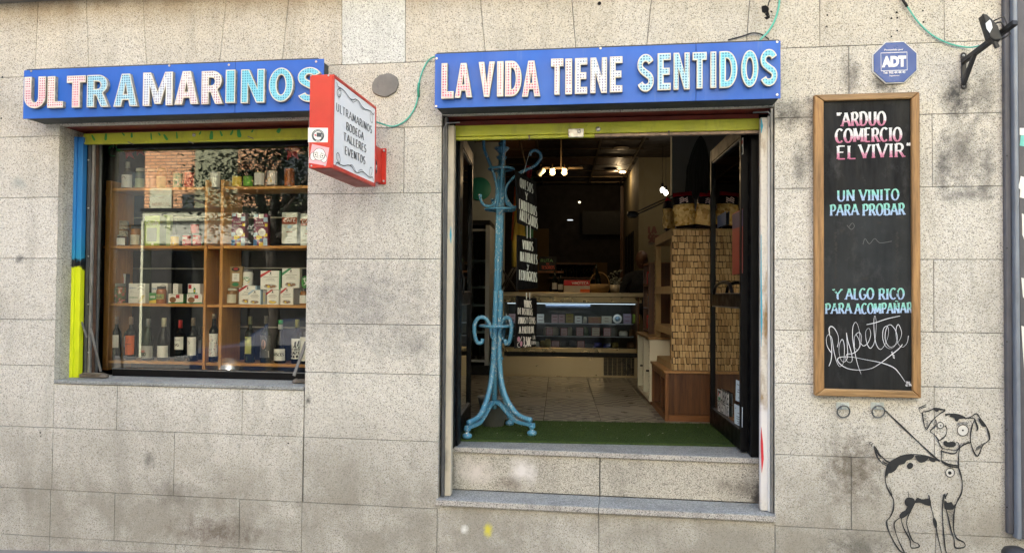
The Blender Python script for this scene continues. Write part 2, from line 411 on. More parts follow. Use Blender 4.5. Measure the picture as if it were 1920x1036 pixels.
m_gran2 = granite('granite_replacement_slab', (.60, .61, .55), (.74, .75, .68), (.09, .08, .075), zgrime_tone=False)
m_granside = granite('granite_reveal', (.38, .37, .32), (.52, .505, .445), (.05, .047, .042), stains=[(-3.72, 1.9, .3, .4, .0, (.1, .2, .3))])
m_step = granite('worn_step_granite', (.225, .235, .225), (.36, .37, .35), (.05, .05, .05), zgrime_tone=False, smooth=.55, fleck=170, contrast=.8)
m_nose = granite('step_edge_granite', (.34, .32, .29), (.48, .455, .41), (.035, .032, .03), zgrime_tone=False, stains=[(-.9, .44, .0, .0, 0, (1, 1, 1))] if 0 else ())
m_riser = granite('riser_granite', (.37, .345, .285), (.50, .47, .40), (.05, .045, .04), zgrime_tone=False,
                  stains=[(-.90, .47, .12, .09, .65, (.62, .57, .53)), (-.60, .49, .09, .10, .8, (.68, .65, .62)), (.72, .44, .16, .07, .5, (.14, .125, .10)), (.83, .40, .04, .08, .9, (.07, .06, .05)), (-.68, .4, .1, .05, .6, (.17, .14, .11)), (-1.07, .46, .03, .12, .9, (.08, .07, .06))])
m_mortar = plain('dark_joint_mortar', (.22, .20, .17), .95)
m_conc = paint('grey_concrete', (.21, .20, .18), .9, .3, 4, dirt=.3, bump=.3)
m_casing = paint('dark_sign_casing', (.055, .06, .055), .75, .35, 3, dirt=.4, bump=.2)
m_blue = NT('royal_blue_sign_paint'); n = m_blue; g = n.coord('world', False); base = n.mix(n.rng(n.noise(n.scl(g, (1, 1, .4)), 3, 5, .6), .3, .7), (.007, .085, .42), (.014, .125, .53)); base = n.mix(n.rng(n.noise(n.scl(g, (1, 1, .12)), 26, 6, .7), .60, .78, 0, .35), base, (.16, .24, .42)); base = n.mix(n.rng(n.noise(g, 48, 6, .8), .72, .75, 0, .8), base, (.5, .55, .6)); n.set(base, n.rng(n.noise(g, 5, 4), .3, .7, .35, .6)); n.bump(n.noise(g, 30, 3), .04, .004); m_blue = n.m
m_steel = paint('dull_screw_steel', (.5, .5, .48), .35, .2, 30, metal=.9)
m_dark = paint('black_painted_steel', (.004, .0045, .005), .5, .4, 8, dirt=.1, spec=.3)
m_blackgloss = paint('black_gloss_frame', (.0022, .0022, .0026), .45, .3, 5, bump=.02, spec=.2)
m_lime = paint('lime_green_shutter_paint', (.44, .47, .028), .5, .15, 5, dirt=.35, bump=.1)
m_redold = paint('maroon_lintel_paint', (.20, .03, .015), .6, .25, 4, dirt=.4)
m_hole = plain('black_hole', (.004, .004, .004), 1)
m_white = paint('white_plastic', (.74, .75, .74), .45, .05, 8)
m_cream = paint('cream_letter_edge', (.70, .66, .53), .6, .12, 20)
m_letside = paint('weathered_letter_side', (.36, .33, .27), .8, .5, 40, dirt=.6, bump=.3)

# ============================================================ ground
def zg(x): return -.035+.055*(x+1.5)            # the pavement climbs gently to the right
def sheet(name, m, x0, x1, y0, y1, dz, mk=struct):
    b = MB(); b.box(x0, x1, y0, y1, -.05, 0)
    for k in range(8):
        p = b.v[k]; b.v[k] = V((p.x, p.y, (zg(max(-9, min(9, p.x)))+dz) - (.3 if k < 4 else 0)))
    return mk(b.build(name, m))
m_asph = granite('asphalt', (.10, .10, .10), (.14, .14, .14), (.02, .02, .02), zgrime_tone=False, fleck=90)
m_pave = granite('pavement_stone', (.22, .21, .19), (.30, .29, .27), (.08, .08, .08), zgrime_tone=False)
sheet('ground', m_asph, -60, 60, -60, 20, -.19)
for i in range(18):                            # pavement flags along the shop wall, and the far pavement
    pass
pv = MB()
sheet('pavement', m_mortar, -12, 12, -2.4, .03, -.012)
fx = []
pvo = bpy.data.objects['pavement']
for i in range(-7, 8):
    for j in range(4):
        x0 = i*.6-.3; y0 = -2.4+j*.6
        b = MB(); b.box(x0+.004, x0+.596, y0+.004, y0+.596, -.03, 0)
        for k in range(8): p = b.v[k]; b.v[k] = V((p.x, p.y, p.z+zg(p.x)))
        b.build('flagstone', m_pave, pvo, .004)
sheet('far_pavement', granite('dark_far_paving', (.06, .058, .055), (.09, .085, .08), (.03, .03, .03), zgrime_tone=False), -40, 40, -13, -10.2, -.02)
kb = MB(); kb.box(-12, 12, -2.56, -2.41, -.5, 0)
for k in range(8): p = kb.v[k]; kb.v[k] = V((p.x, p.y, p.z+zg(p.x)-.01))
struct(kb.build('kerb', m_pave, None, .01))

# ============================================================ the stone front of the building
wall = thing('stone_facade', 'speckled granite wall of the shop front, laid in large flat slabs', 'wall', (-1.4, .05, 0))
core = MB()
T0, T1 = .045, .5
core.box(-8, -3.755, T0, T1, -.4, 3.6); core.box(-1.935, -1.125, T0, T1, -.4, 3.6); core.box(.92, 8, T0, T1, -.4, 3.6)
core.box(-3.755, -1.935, T0, T1, 2.74, 3.6); core.box(-1.125, .92, T0, T1, 2.74, 3.6)
core.box(-3.755, -1.935, T0, T1, -.4, .96); core.box(-1.125, .92, .05, .19, -.4, .30)
core.build('wall_core', m_mortar, wall)
up = MB(); up.box(-8, 8, .02, 9.5, 3.6, 12.2); up.box(-8, -7.9, .5, 9.5, -.4, 3.6); up.box(7.9, 8, .5, 9.5, -.4, 3.6); up.box(-8, 8, 9.5, 9.6, -.4, 12.2)
up.build('upper_storeys', paint('render_coat', (.45, .40, .33), .9, .2, 1), wall)  # unseen storeys, height chosen to keep the street in shadow
G = .0016
sj = random.Random(3)
def slab4(q, m=m_gran, d=None):               # q: four (x, z) corners, counter-clockwise from lower left
    d = d if d is not None else sj.uniform(0, .0012)
    cx = sum(p[0] for p in q)/4; cz = sum(p[1] for p in q)/4
    pts = [(x+(G if x < cx else -G), -d+.0015, z+(G if z < cz else -G)) for x, z in q]
    MB().slab(pts, (0, .044, 0)).build('stone_slab', m, wall, .0013)
def rect(x0, x1, z0, z1, m=m_gran): slab4([(x0, z0), (x1, z0), (x1, z1), (x0, z1)], m)
ZR = [.282, .691, 1.10, 1.406, 1.815, 2.225, 2.637, 3.045]
for i in range(7):
    z0, z1 = ZR[i], ZR[i+1]
    xs = [-5.6, -4.86, -3.722] if i % 2 else [-5.6, -4.4, -3.722]
    for a, b in zip(xs, xs[1:]): rect(a, b, z0, z1)
    mx = [-1.967, -1.336, -1.095] if i == 5 else [-1.967, -1.095]
    if i == 6: mx = [-3.722, -2.9, -1.967, -1.095, 0, .889]
    if i == 6:
        for a, b in zip(mx, mx[1:]): rect(a, b, 2.705 if (a < -1.97 or a >= -1.1) else z0, z1)
    else:
        for a, b in zip(mx, mx[1:]): rect(a, b, z0, z1)
    rx = {6: [.889, 1.302, 3.2], 5: [.889, 1.748, 2.9], 4: [.889, 1.62, 2.7], 3: [.889, 1.752, 3.1], 2: [.889, 1.55, 2.6], 1: [.889, 1.751, 3], 0: [.889, 1.308, 2.7]}[i]
    for a, b in zip(rx, rx[1:]): rect(a, b, z0, z1)
for a, b in ((-5.6, -4.4), (-4.4, -3.729)): rect(a, b, -.028, .282)
for a, b in ((-3.729, -3.263), (-3.263, -2.392), (-2.392, -1.973)): rect(a, b, -.028, .282)
for a, b in ((-5.6, -4.7), (-4.7, -3.729), (-3.729, -2.83), (-2.83, -1.973)): rect(a, b, -.36, -.028)
rect(-1.973, -1.1, -.3, .282)
rect(.892, 1.754, -.3, .282); rect(1.754, 2.9, -.3, .282)
for a, b in ((-3.722, -2.849), (-2.849, -1.973)): rect(a, b, .282, .691)
for a, b in ((-3.722, -3.261), (-3.261, -2.385), (-2.385, -1.970)): rect(a, b, .691, .982)
for a, b in ((-1.1, -.115), (-.115, .892)): rect(a, b, -.3, .309)
VJ = [(0, -20, -10, 125), (71.5, 0, 66, 125), (161.5, 0, 166, 120), (267.5, 0, 274.5, 116), (424, 0, 412, 112), (541, 0, 530, 105), (641, 0, 641, 105), (760, 0, 760, 100),
      (900.8, 0, 909, 91), (1072, 0, 1079.5, 88), (1221.5, 0, 1213, 82), (1405.6, 0, 1400.4, 70), (1537, 0, 1537.5, 86), (1770, 0, 1771, 78), (2050, 0, 2050, 70)]
vj = []
for a in VJ:
    p, q = P(a[0], a[1]), P(a[2], a[3]); s_ = (p.x-q.x)/(p.z-q.z); vj.append((q.x+s_*(3.045-q.z), q.x+s_*(3.56-q.z)))
for i, (a, b) in enumerate(zip(vj, vj[1:])):
    slab4([(a[0], 3.045), (b[0], 3.045), (b[1], 3.56), (a[1], 3.56)], m_gran2 if i == 6 else m_gran, .001)
# reveals of the window: left side and sill
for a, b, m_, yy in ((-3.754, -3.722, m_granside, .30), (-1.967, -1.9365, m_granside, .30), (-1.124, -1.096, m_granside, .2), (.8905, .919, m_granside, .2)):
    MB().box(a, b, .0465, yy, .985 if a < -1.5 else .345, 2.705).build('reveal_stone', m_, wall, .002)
sill = MB(); sill.slab([(-3.7195, -.006, .984), (-1.9725, -.006, .984), (-1.9725, .32, .990), (-3.7195, .32, .990)], (0, 0, .022))
sill.build('window_sill', m_step, wall, .003)
MB().box(-3.75, -1.94, .047, .5, 2.708, 2.738).build('lintel_soffit', m_redold, wall)
MB().box(-1.12, .915, .047, .5, 2.708, 2.738).build('lintel_soffit', m_redold, wall)
# entrance steps
st = thing('entrance_steps', 'worn grey granite doorstep with a low tread below the shop door', 'steps', (-.1, .1, -.05))
MB().slab([(-1.104, -.022, .3135), (-.1165, -.022, .3135), (-.1165, .205, .319), (-1.104, .205, .319)], (0, 0, .033)).build('tread_slab', m_step, st, .004, 2)
MB().slab([(-.1145, -.022, .3135), (.893, -.022, .3135), (.893, .205, .319), (-.1145, .205, .319)], (0, 0, .033)).build('tread_slab', m_step, st, .004, 2)
for a, b in ((-1.104, -.1165), (-.1145, .893)):
    MB().box(a+.001, b-.001, -.0235, -.0215, .3125, .3415).build('tread_edge', m_nose, st)
for a, b in ((-1.085, -.119), (-.113, .86)): MB().box(a, b, .206, .246, .354, .5905).build('riser_slab', m_riser, st, .003)
ths = MB(); ths.box(-1.085, .86, .192, .56, .593, .6255); ths.build('threshold_slab', m_step, st, .004, 2)
MB().box(-1.084, .859, .1905, .1925, .594, .6215).build('threshold_edge', m_nose, st)
MB().box(-1.1, .88, .246, .6, -.3, .592).build('step_core', m_mortar, st)
# cornice ledge at the very top
cz = P(0, 7, 0).z
lg = MB(); lg.box(-8, 8, -.12, .02, cz, cz+.3); lg.build('cornice', m_conc, wall, .01)
# small things stuck in or drilled through the wall
cp = P(723, 160); pt = MB(); q = []
for i in range(22):
    an = 2*math.pi*i/22; r = .083*(1+.09*math.sin(2*an+1)+random.uniform(-.05, .05)); q.append((cp.x+r*math.cos(an), -.012, cp.z+r*.96*math.sin(an)))
pt.slab(q, (0, .0135, 0)); pt.build('mortar_patch', m_conc, wall, .006, 2)
hb = MB()
for (x, y, r) in [(1124, 7, 3.5), (1551, 29, 1.8), (1550, 50, 1.6), (1609, 48, 1), (1681, 24, 2), (1671, 35, 1.8), (1682, 34, 1.8), (1682, 58, 1.6), (1671, 69, 1.6), (1730, 21, 1.6), (1731, 42, 1.8), (634, 420, 1), (765, 420, 1), (5, 145, 2), (3, 222, 2),
                  (730, 30, 1.2), (793, 26, 1.3), (76, 810, 1.8), (77, 817, 1.5), (541, 830, 1.6)]:
    c = P(x, y); rr = r/311
    hb.add([(c.x+rr*math.cos(R(36*i)), -.0032, c.z+rr*math.sin(R(36*i))) for i in range(10)]+[(c.x+rr*.7*math.cos(R(36*i)), .02, c.z+rr*.7*math.sin(R(36*i))) for i in range(10)], [tuple(range(10))])
hb.build('drill_holes', m_hole, wall)['kind'] = 'stuff'
hb = MB()
for pts in ([(1428, 12), (1436, 10), (1442, 15), (1441, 22), (1434, 25), (1429, 22)], [(1434, 26), (1441, 22), (1443, 28), (1438, 31)], [(1433, 33), (1443, 29), (1444, 33), (1438, 37)], [(1444, 20), (1449, 22), (1447, 24)]):
    hb.slab([tuple(P(x, y, -.0036)) for x, y in pts], (0, .03, 0))
hb.build('cable_hole', m_hole, wall)

# ============================================================ blue fascia signs
def glossy_mosaic(name, c_top, c_bot, z0, z1):
    n = NT(name); g = n.n('NewGeometry'); pos = g.outputs['Position']
    sp = n.n('SeparateXYZ'); n.l(pos, sp.inputs[0])
    fx = n.math('FRACT', n.math('MULTIPLY', sp.outputs[0], 64.0)); fz = n.math('FRACT', n.math('MULTIPLY', sp.outputs[2], 64.0))
    dx = n.math('ABSOLUTE', n.math('SUBTRACT', fx, .5)); dz = n.math('ABSOLUTE', n.math('SUBTRACT', fz, .5))
    d = n.math('MAXIMUM', dx, dz); dot = n.math('LESS_THAN', d, .27)
    cell = n.vor(n.scl(pos, (1, 0, 1)), 64); s3 = n.n('SeparateColor'); n.l(cell, s3.inputs[0])
    dot = n.math('MULTIPLY', dot, n.rng(s3.outputs[0], 0, .25, .2, 1))
    f = n.math('ADD', n.rng(sp.outputs[2], z0, z1), n.rng(n.noise(pos, 12, 4), .3, .7, -.3, .3), clamp=True)
    c = n.mix(f, c_bot[0], c_top[0]); dk = n.mix(f, c_bot[1], c_top[1])
    n.set(n.mix(dot, c, dk), .35); n.bump(dot, .4, .002); return n.m
pink = lambda t: ((.78, .62-.1*t, .60-.08*t), (.42, .07, .16))
MOS = {
 'pink': glossy_mosaic('pink_mosaic', ((.76, .68, .64), (.34, .06, .12)), ((.74, .48, .50), (.50, .02, .10)), 2.75, 2.98),
 'rose': glossy_mosaic('rose_mosaic', ((.76, .73, .66), (.40, .14, .10)), ((.76, .62, .60), (.46, .06, .12)), 2.75, 2.98),
 'pale': glossy_mosaic('pale_mosaic', ((.76, .75, .72), (.14, .07, .12)), ((.76, .70, .70), (.30, .06, .14)), 2.75, 2.98),
 'ice': glossy_mosaic('ice_blue_mosaic', ((.66, .74, .77), (.05, .10, .20)), ((.68, .72, .76), (.14, .07, .18)), 2.75, 2.98),
 'blue': glossy_mosaic('blue_mosaic', ((.32, .60, .72), (.015, .10, .20)), ((.40, .64, .74), (.015, .09, .20)), 2.75, 2.98),
 'cyan': glossy_mosaic('cyan_mosaic', ((.16, .55, .66), (.02, .22, .34)), ((.20, .58, .70), (.03, .26, .40)), 2.75, 2.98)}
YS = -.182
def screw(b, x, z, y): b.lathe([(0, .004), (.006, .003), (.008, 0)], (0, 0, 0), 8) if 0 else b.slab([(x+.0075*math.cos(R(45*i)), y, z+.0075*math.sin(R(45*i))) for i in range(8)], (0, -.004, 0))
def fascia(x0, x1, z0, z1, seams, label, cx0, cx1, scr):
    t = thing('fascia_sign', label, 'shop sign', ((x0+x1)/2, 0, z0))
    c = MB(); c.box(cx0, cx1, YS+.012, -.003, z0+.004, z1+.012); c.build('casing', m_casing, t, .004)
    xs = [x0]+seams+[x1]
    for a, b in zip(xs, xs[1:]): MB().box(a+.0012, b-.0012, YS, YS+.010, z0, z1).build('blue_panel', m_blue, t, .0015)
    for px, py in scr:
        p = P(px, py, YS); s_ = MB(); screw(s_, p.x, p.z, YS-.0005); s_.build('screw', m_steel, t, .001)
    return t
seamL = P(441, 170, YS).x; seamR = P(1305, 130, YS).x
zL0 = P(300, 216, YS).z; zR0 = P(1140, 197, YS).z
sgL = fascia(P(43.5, 175, YS).x, P(607, 140, YS).x, 2.712, 3.028, [seamL], 'blue fascia sign over the display window reading ULTRAMARINOS in raised mosaic letters', P(43.5, 175, YS).x+.006, -1.835,
             [(59, 133.5), (318, 123.5), (429.5, 122), (593, 116)])
sgR = fascia(P(815, 150, YS).x, P(1464, 130, YS).x, 2.705, 3.03, [seamR], 'blue fascia sign over the open door reading LA VIDA TIENE SENTIDOS in raised mosaic letters', P(815, 150, YS).x+.006, P(1464, 130, YS).x-.006,
             [(819, 110), (1126, 91), (1457, 79), (818, 199.5), (1457, 178)])
m_glue = NT('dried_glue'); m_glue.set((.13, .20, .50), .5); m_glue = m_glue.m
LET = [('U', 45.2, 85.3, 144, 203, 'pink'), ('L', 89, 118.4, 143, 202, 'rose'), ('T', 125, 160, 142, 201.5, 'pink'), ('R', 163, 204, 140.5, 200.7, 'blue'), ('A', 213, 258, 138.5, 199.5, 'blue'),
       ('M', 268, 323.7, 135.5, 198, 'ice'), ('A', 327.5, 372, 133.5, 195.7, 'pale'), ('R', 377.7, 418, 133, 195, 'pale'), ('I', 423, 441, 131, 193, 'cyan'), ('N', 451.7, 496, 130, 193, 'cyan'),
       ('O', 504, 550, 127, 191, 'cyan'), ('S', 558, 602, 126, 191, 'cyan')]
LE2 = [('L', 827.6, 850.6, 118.4, 184.7, 'pink'), ('A', 853, 885, 118.4, 183, 'pink'), ('V', 897.4, 927.5, 116, 181.5, 'rose'), ('I', 932, 944, 115, 181, 'rose'), ('D', 947, 978, 114, 180.4, 'pink'),
       ('A', 979, 1013, 114, 181, 'pink'), ('T', 1033, 1056, 110, 177.6, 'pale'), ('I', 1060, 1072.5, 110, 177, 'pale'), ('E', 1078, 1101, 109, 176, 'ice'), ('N', 1107, 1138, 108, 174.4, 'ice'),
       ('E', 1143.5, 1167, 106, 173, 'ice'), ('S', 1195, 1226, 101.4, 172, 'blue'), ('E', 1233, 1257.6, 100, 169, 'blue'), ('N', 1263, 1293, 99, 168, 'blue'), ('T', 1298.7, 1325, 98, 166, 'blue'),
       ('I', 1332, 1343, 97, 165, 'blue'), ('D', 1349, 1382.6, 96, 164.5, 'cyan'), ('O', 1389.7, 1422, 94, 163.4, 'cyan'), ('S', 1426, 1457.7, 92, 161.6, 'cyan')]
BP = {  # heavy block letters as closed outlines on a unit box; None marks letters with curves taken from arcs
 'L': [[(0, 0), (1, 0), (1, .2), (.48, .2), (.48, 1), (0, 1)]],
 'T': [[(.29, 0), (.71, 0), (.71, .78), (1, .78), (1, 1), (0, 1), (0, .78), (.29, .78)]],
 'I': [[(0, 0), (1, 0), (1, 1), (0, 1)]],
 'E': [[(0, 0), (1, 0), (1, .19), (.46, .19), (.46, .41), (.92, .41), (.92, .6), (.46, .6), (.46, .81), (1, .81), (1, 1), (0, 1)]],
 'V': [[(.34, 0), (.66, 0), (1, 1), (.66, 1), (.5, .38), (.34, 1), (0, 1)]],
 'N': [[(0, 0), (.31, 0), (.31, .55), (.66, 0), (1, 0), (1, 1), (.69, 1), (.69, .45), (.34, 1), (0, 1)]],
 'M': [[(0, 0), (.23, 0), (.23, .6), (.4, .05), (.6, .05), (.77, .6), (.77, 0), (1, 0), (1, 1), (.74, 1), (.5, .42), (.26, 1), (0, 1)]],
 'U': [[(0, 1), (.34, 1), (.34, .34)]+arc(.5, .34, .16, .16, 180, 360, 8)+[(.66, 1), (1, 1), (1, .36)]+arc(.5, .36, .5, .36, 0, -180, 14)],
}
_sp = arc(.5, .715, .335, .185, 18, 90, 5)+arc(.5, .715, .335, .185, 90, 225, 9)[1:]+[(.40, .53), (.60, .46)]+arc(.5, .285, .335, .185, 45, -90, 9)+arc(.5, .285, .335, .185, -90, -162, 5)[1:]
_l, _rr = [], []
for _i, _q in enumerate(_sp):
    _a, _b = _sp[max(0, _i-1)], _sp[min(len(_sp)-1, _i+1)]; _d = V((_b[0]-_a[0], (_b[1]-_a[1])*1.7)).normalized(); _w = (.165, .10)
    _l.append((_q[0]-_d.y*_w[0], _q[1]+_d.x*_w[1])); _rr.append((_q[0]+_d.y*_w[0], _q[1]-_d.x*_w[1]))
BP['S'] = [_l+_rr[::-1]]
BH = {  # letters with a hole: outline, hole
 'O': (arc(.5, .5, .5, .5, 0, 360, 28)[:-1], arc(.5, .5, .185, .29, 0, 360, 28)[:-1]),
 'A': ([(0, 0), (.32, 0), (.38, .2), (.62, .2), (.68, 0), (1, 0), (.67, 1), (.33, 1)], [(.43, .38), (.57, .38), (.5, .68)]),
 'D': ([(0, 0), (.4, 0)]+arc(.42, .5, .58, .5, -90, 90, 14)+[(0, 1)], [(.36, .2), (.44, .2)]+arc(.42, .5, .23, .3, -80, 80, 8)+[(.36, .8)]),
 'R': ([(0, 0), (.34, 0), (.34, .36), (.42, .36), (.65, 0), (1, 0), (.74, .42)]+arc(.52, .7, .42, .3, -55, 90, 10)+[(0, 1)], [(.34, .56), (.48, .56)]+arc(.46, .68, .17, .12, -70, 70, 5)+[(.34, .80)]),
}
def inset(poly, d, out=1):
    """move a closed outline inwards (metres already) by d along its corner bisectors"""
    n = len(poly); ar = sum(poly[i][0]*poly[(i+1) % n][1]-poly[(i+1) % n][0]*poly[i][1] for i in range(n)); sg = 1 if ar > 0 else -1
    r = []
    for i in range(n):
        a, b, c = poly[i-1], poly[i], poly[(i+1) % n]
        e1 = V((b[0]-a[0], b[1]-a[1])); e2 = V((c[0]-b[0], c[1]-b[1]))
        if e1.length < 1e-7 or e2.length < 1e-7: r.append(b); continue
        e1.normalize(); e2.normalize(); n1 = V((-e1.y, e1.x))*sg*out; n2 = V((-e2.y, e2.x))*sg*out
        m = (n1+n2)
        if m.length < 1e-3: m = n1
        m.normalize(); k = d/max(.45, m.dot(n1)); r.append((b[0]+m.x*k, b[1]+m.y*k))
    return r
def block_letter(ch, px0, px1, py0, py1, mos, par, th=.026):
    p0 = P(px0, (py0+py1)/2, YS-th); p1 = P(px1, (py0+py1)/2, YS-th); a = P((px0+px1)/2, py0, YS-th); b = P((px0+px1)/2, py1, YS-th)
    x0, x1, z0, z1 = p0.x, p1.x, b.z, a.z; w, h = x1-x0, z1-z0
    sc = lambda q: [(x0+u*w, z0+v*h) for u, v in q]
    o_ = MB(); m_ = MB(); e = .0062
    lets = []
    yf = YS-th
    if ch in BP:
        o = sc(BP[ch][0])
        o_.slab([(x, yf, z) for x, z in o], (0, th-.0005, 0))
        i_ = inset(o, e); m_.poly([(x, yf-.0012, z) for x, z in i_])
    else:
        o, hl = sc(BH[ch][0]), sc(BH[ch][1])
        for (mb, A, B, y, dep) in ((o_, o, hl, yf, th-.0005), (m_, inset(o, e), inset(hl, e, -1), yf-.0012, 0)):
            bm = bmesh.new(); va = [bm.verts.new((x, y, z)) for x, z in A]; vb = [bm.verts.new((x, y, z)) for x, z in B]
            ed = [bm.edges.new((v[i], v[(i+1) % len(v)])) for v in (va, vb) for i in range(len(v))]
            bmesh.ops.triangle_fill(bm, edges=ed, use_beauty=True); bm.verts.index_update()
            mb.add([v.co.copy() for v in bm.verts], [[v.index for v in f.verts] for f in bm.faces]); bm.free()
            if dep:
                for L_ in (A, B):
                    n = len(L_); mb.add([(x, y, z) for x, z in L_]+[(x, y+dep, z) for x, z in L_], [(i, (i+1) % n, (i+1) % n+n, i+n) for i in range(n)])
    L = o_.build('letter', [m_cream], par)
    # weathered sides: every face that does not look at the street
    L.data.materials.append(m_letside)
    for f in L.data.polygons:
        if abs(f.normal.y) < .5: f.material_index = 1
    m_.build('mosaic_face', MOS[mos], L)
    # smeared glue round the foot
    g = MB(); pts = [(x0-.006+random.uniform(-.004, .004), z0-.008), (x1+.006, z0-.006+random.uniform(-.005, .003)), (x1+.007, z0+h*.5), (x1+.004+random.uniform(-.003, .004), z1+.006), (x0-.005, z1+.005+random.uniform(-.002, .004)), (x0-.008+random.uniform(-.004, .004), z0+h*.4)]
for q in LET: block_letter(*q, sgL)
for q in LE2: block_letter(*q, sgR)
# ============================================================ the display window
m_bluepost = NT('spray_painted_guide'); 
n = m_bluepost; g = n.coord('world', False); sz = n.n('SeparateXYZ'); n.l(g, sz.inputs[0])
n.set(n.ramp(n.math('ADD', n.rng(sz.outputs[2], 1.0, 2.66), n.rng(n.noise(g, 30, 3), .3, .7, -.012, .012)),
      [(.0, (.62, .70, .012)), (.452, (.66, .74, .012)), (.462, (.01, .012, .014)), (.486, (.01, .012, .014)), (.497, (.02, .24, .42)), (.62, (.02, .20, .50)), (1, (.02, .16, .48))]), .45)
n.bump(n.noise(g, 40, 3), .1, .003); m_bluepost = n.m
m_galv = paint('dusty_galvanised_steel', (.22, .22, .215), .5, .35, 6, metal=.5, dirt=.5)
m_greygun = paint('grey_steel_channel', (.09, .095, .10), .5, .3, 6, metal=.3, dirt=.5)
m_brownm = paint('rusty_brown_strip', (.07, .035, .022), .7, .4, 9)
SC0 = 2.6
sh = thing('window_shutter', 'raised lime green roller shutter in steel guides over the display window', 'roller shutter', (-2.85, .16, 1.0))
zb = P(366, 266, .17).z; zt = P(366, 245.5, .17).z
x0 = P(157, 262, .17).x; x1 = -1.985
MB().box(x0, x1, .165, .185, zb, zt).box(x0, x1, .158, .19, zb-.001, zb+.012).build('bottom_slat', m_lime, sh, .003)
MB().box(x0, x1, .188, .33, zt-.02, 2.70).build('shutter_box', m_redold, sh)
gx0, gx1 = P(131.5, 700, .147).x, P(146.5, 700, .147).x
gp = MB(); gp.box(gx0, gx0+(gx1-gx0)*.36, .135, .19, .985+.018, 2.66); gp.box(gx0+(gx1-gx0)*.36, gx1, .147, .19, .985+.018, 2.66)
gp.build('guide_rail', m_bluepost, sh, .002)
for (px, py) in ((364, 253), ): 
    p = P(px, py, .165); MB().lathe([(.012, -.004), (.012, .006), (.004, .008)], (0, 0, 0), 12) ; b = MB(Matrix.Translation(p) @ Matrix.Rotation(R(90), 4, 'X')); b.lathe([(.012, 0), (.012, .005), (.005, .008)], n=12); b.build('lock', m_steel, sh)
for px, py in ((245, 269.5), (358, 268), (470, 259)):
    p = P(px, py, .155); b = MB(); b.bar(p+V((-.02, 0, .012)), p+V((.02, -.004, -.004)), .008, .006); b.build('latch_peg', m_galv, sh)
m_greenspray = plain('green_spray_paint', (.04, .28, .05), .6)
fm = lambda u, v, l: tuple(P(u, v, .1645-l*.5))
for (x, y, dx, dy, w) in [(172, 253, 5, 8, 4), (199, 250, -1, 10, 5), (247, 249, 0, 7, 4), (229, 249, 4, 4, 3), (283, 249, 1, 10, 3), (297, 249, 3, 4, 3), (307, 252, 6, 8, 5), (331, 247, 1, 10, 3), (377, 246, -3, 5, 3), (397, 246, -1, 12, 7), (413, 246, 3, 7, 4), (437, 244, -4, 7, 4), (447, 243, 2, 11, 8), (475, 243, -3, 4, 3), (525, 241, -4, 6, 7)]:
    gr = MB(); p = [(x, y), (x+dx*.6, y+dy*.7), (x+dx*1.2, y+dy*1.35)]; ribbon(gr, catmull(p, 4), [w*.5, w*.7, w*.8, w*.9, w, w, w, w*.8, w*.4], fm); gr.build('spray_mark', m_greenspray, sh)
# black window frame, pane
YG = .30
wf = thing('display_window', 'large fixed pane in a black frame looking on to shelves of groceries and wine', 'shop window', (-2.85, YG, 1.0))
zk0, zk1 = P(390, 712, YG-.03).z, P(390, 694, YG-.03).z
MB().box(-3.50, -1.94, YG-.03, YG+.04, zk0, zk1).build('bottom_rail', m_blackgloss, wf, .004)
xf = P(187, 480, YG).x; print('xf', xf)
MB().box(xf-.045, xf, YG-.02, YG+.04, zk0, 2.70).build('frame_stile', m_blackgloss, wf, .004)
MB().box(-3.66, xf-.047, YG+.02, YG+.04, zk0, 2.70).build('side_panel', m_dark, wf)
MB().box(-3.50, -1.94, YG-.03, YG+.04, 2.60, 2.70).build('top_rail', m_blackgloss, wf, .004)
MB().box(-3.50, -1.94, YG-.032, YG-.0305, zk1-.004, zk1+.001).build('rail_trim', m_galv, wf)
m_glassw = glass('window_glass', (.98, .99, .97), 1.35, .0)
MB().box(xf-.002, -1.95, YG, YG+.006, zk1-.002, 2.605).build('glass_pane', m_glassw, wf)
# old steel fittings in the slot between guide and window: folded grille stiles, struts, feet
gl = thing('folded_grille', 'grey steel folding grille stowed upright at the left edge of the display window', 'grille', (-3.6, .22, 1.0))
for (px0, px1, m_, y) in ((149, 155, m_dark, .20), (157, 163, m_greygun, .20), (164.5, 169, m_galv, .185), (171, 175, m_brownm, .21), (177, 181, m_greygun, .24)):
    a, b = P(px0+1, 600, y), P(px1+1, 600, y); MB().box(a.x, b.x, y, y+.02, 1.014, 2.64).build('upright_bar', m_, gl, .002)
def strut(a, b, w, y, m_, par, yb=None):
    MB().bar(P(*a, y), P(*b, yb or y), w, .008, up=(0, 1, 0)).build('diagonal_strut', m_, par, .001)
strut((153, 603), (163, 632), .012, .17, m_galv, gl); strut((170, 615), (189, 696), .016, .16, m_galv, gl, .19)
for k in range(5):
    p = P(166, 300+k*90, .18); b = MB(Matrix.Translation(p) @ Matrix.Rotation(R(90), 4, 'X')); b.lathe([(.006, 0), (.005, .005), (.002, .007)], n=8); b.build('rivet', m_steel, gl)
def foot(x0, x1, y, par, lab=None):
    a = P(x0, 700, y); c = P(x1, 700, y); b = MB(); b.box(a.x, c.x, y, y+.05, 1.0125, 1.036); b.box(a.x+.02, c.x-.03, y-.006, y+.03, 1.034, 1.045)
    b.lathe([(.03, 0), (.032, .01), (.02, .022), (.008, .03)], (c.x-.02, y+.02, 1.0125), 12); return b.build('foot_bracket', m_brn, par, .005, 2)
m_brn = paint('grimy_cast_iron', (.12, .10, .075), .7, .4, 20, dirt=.5)
foot(148, 196, .12, gl)
g2 = thing('grille_foot', 'grimy iron grille foot with a leaning strut at the right end of the window sill', 'grille', (-2.0, .14, 1.0))
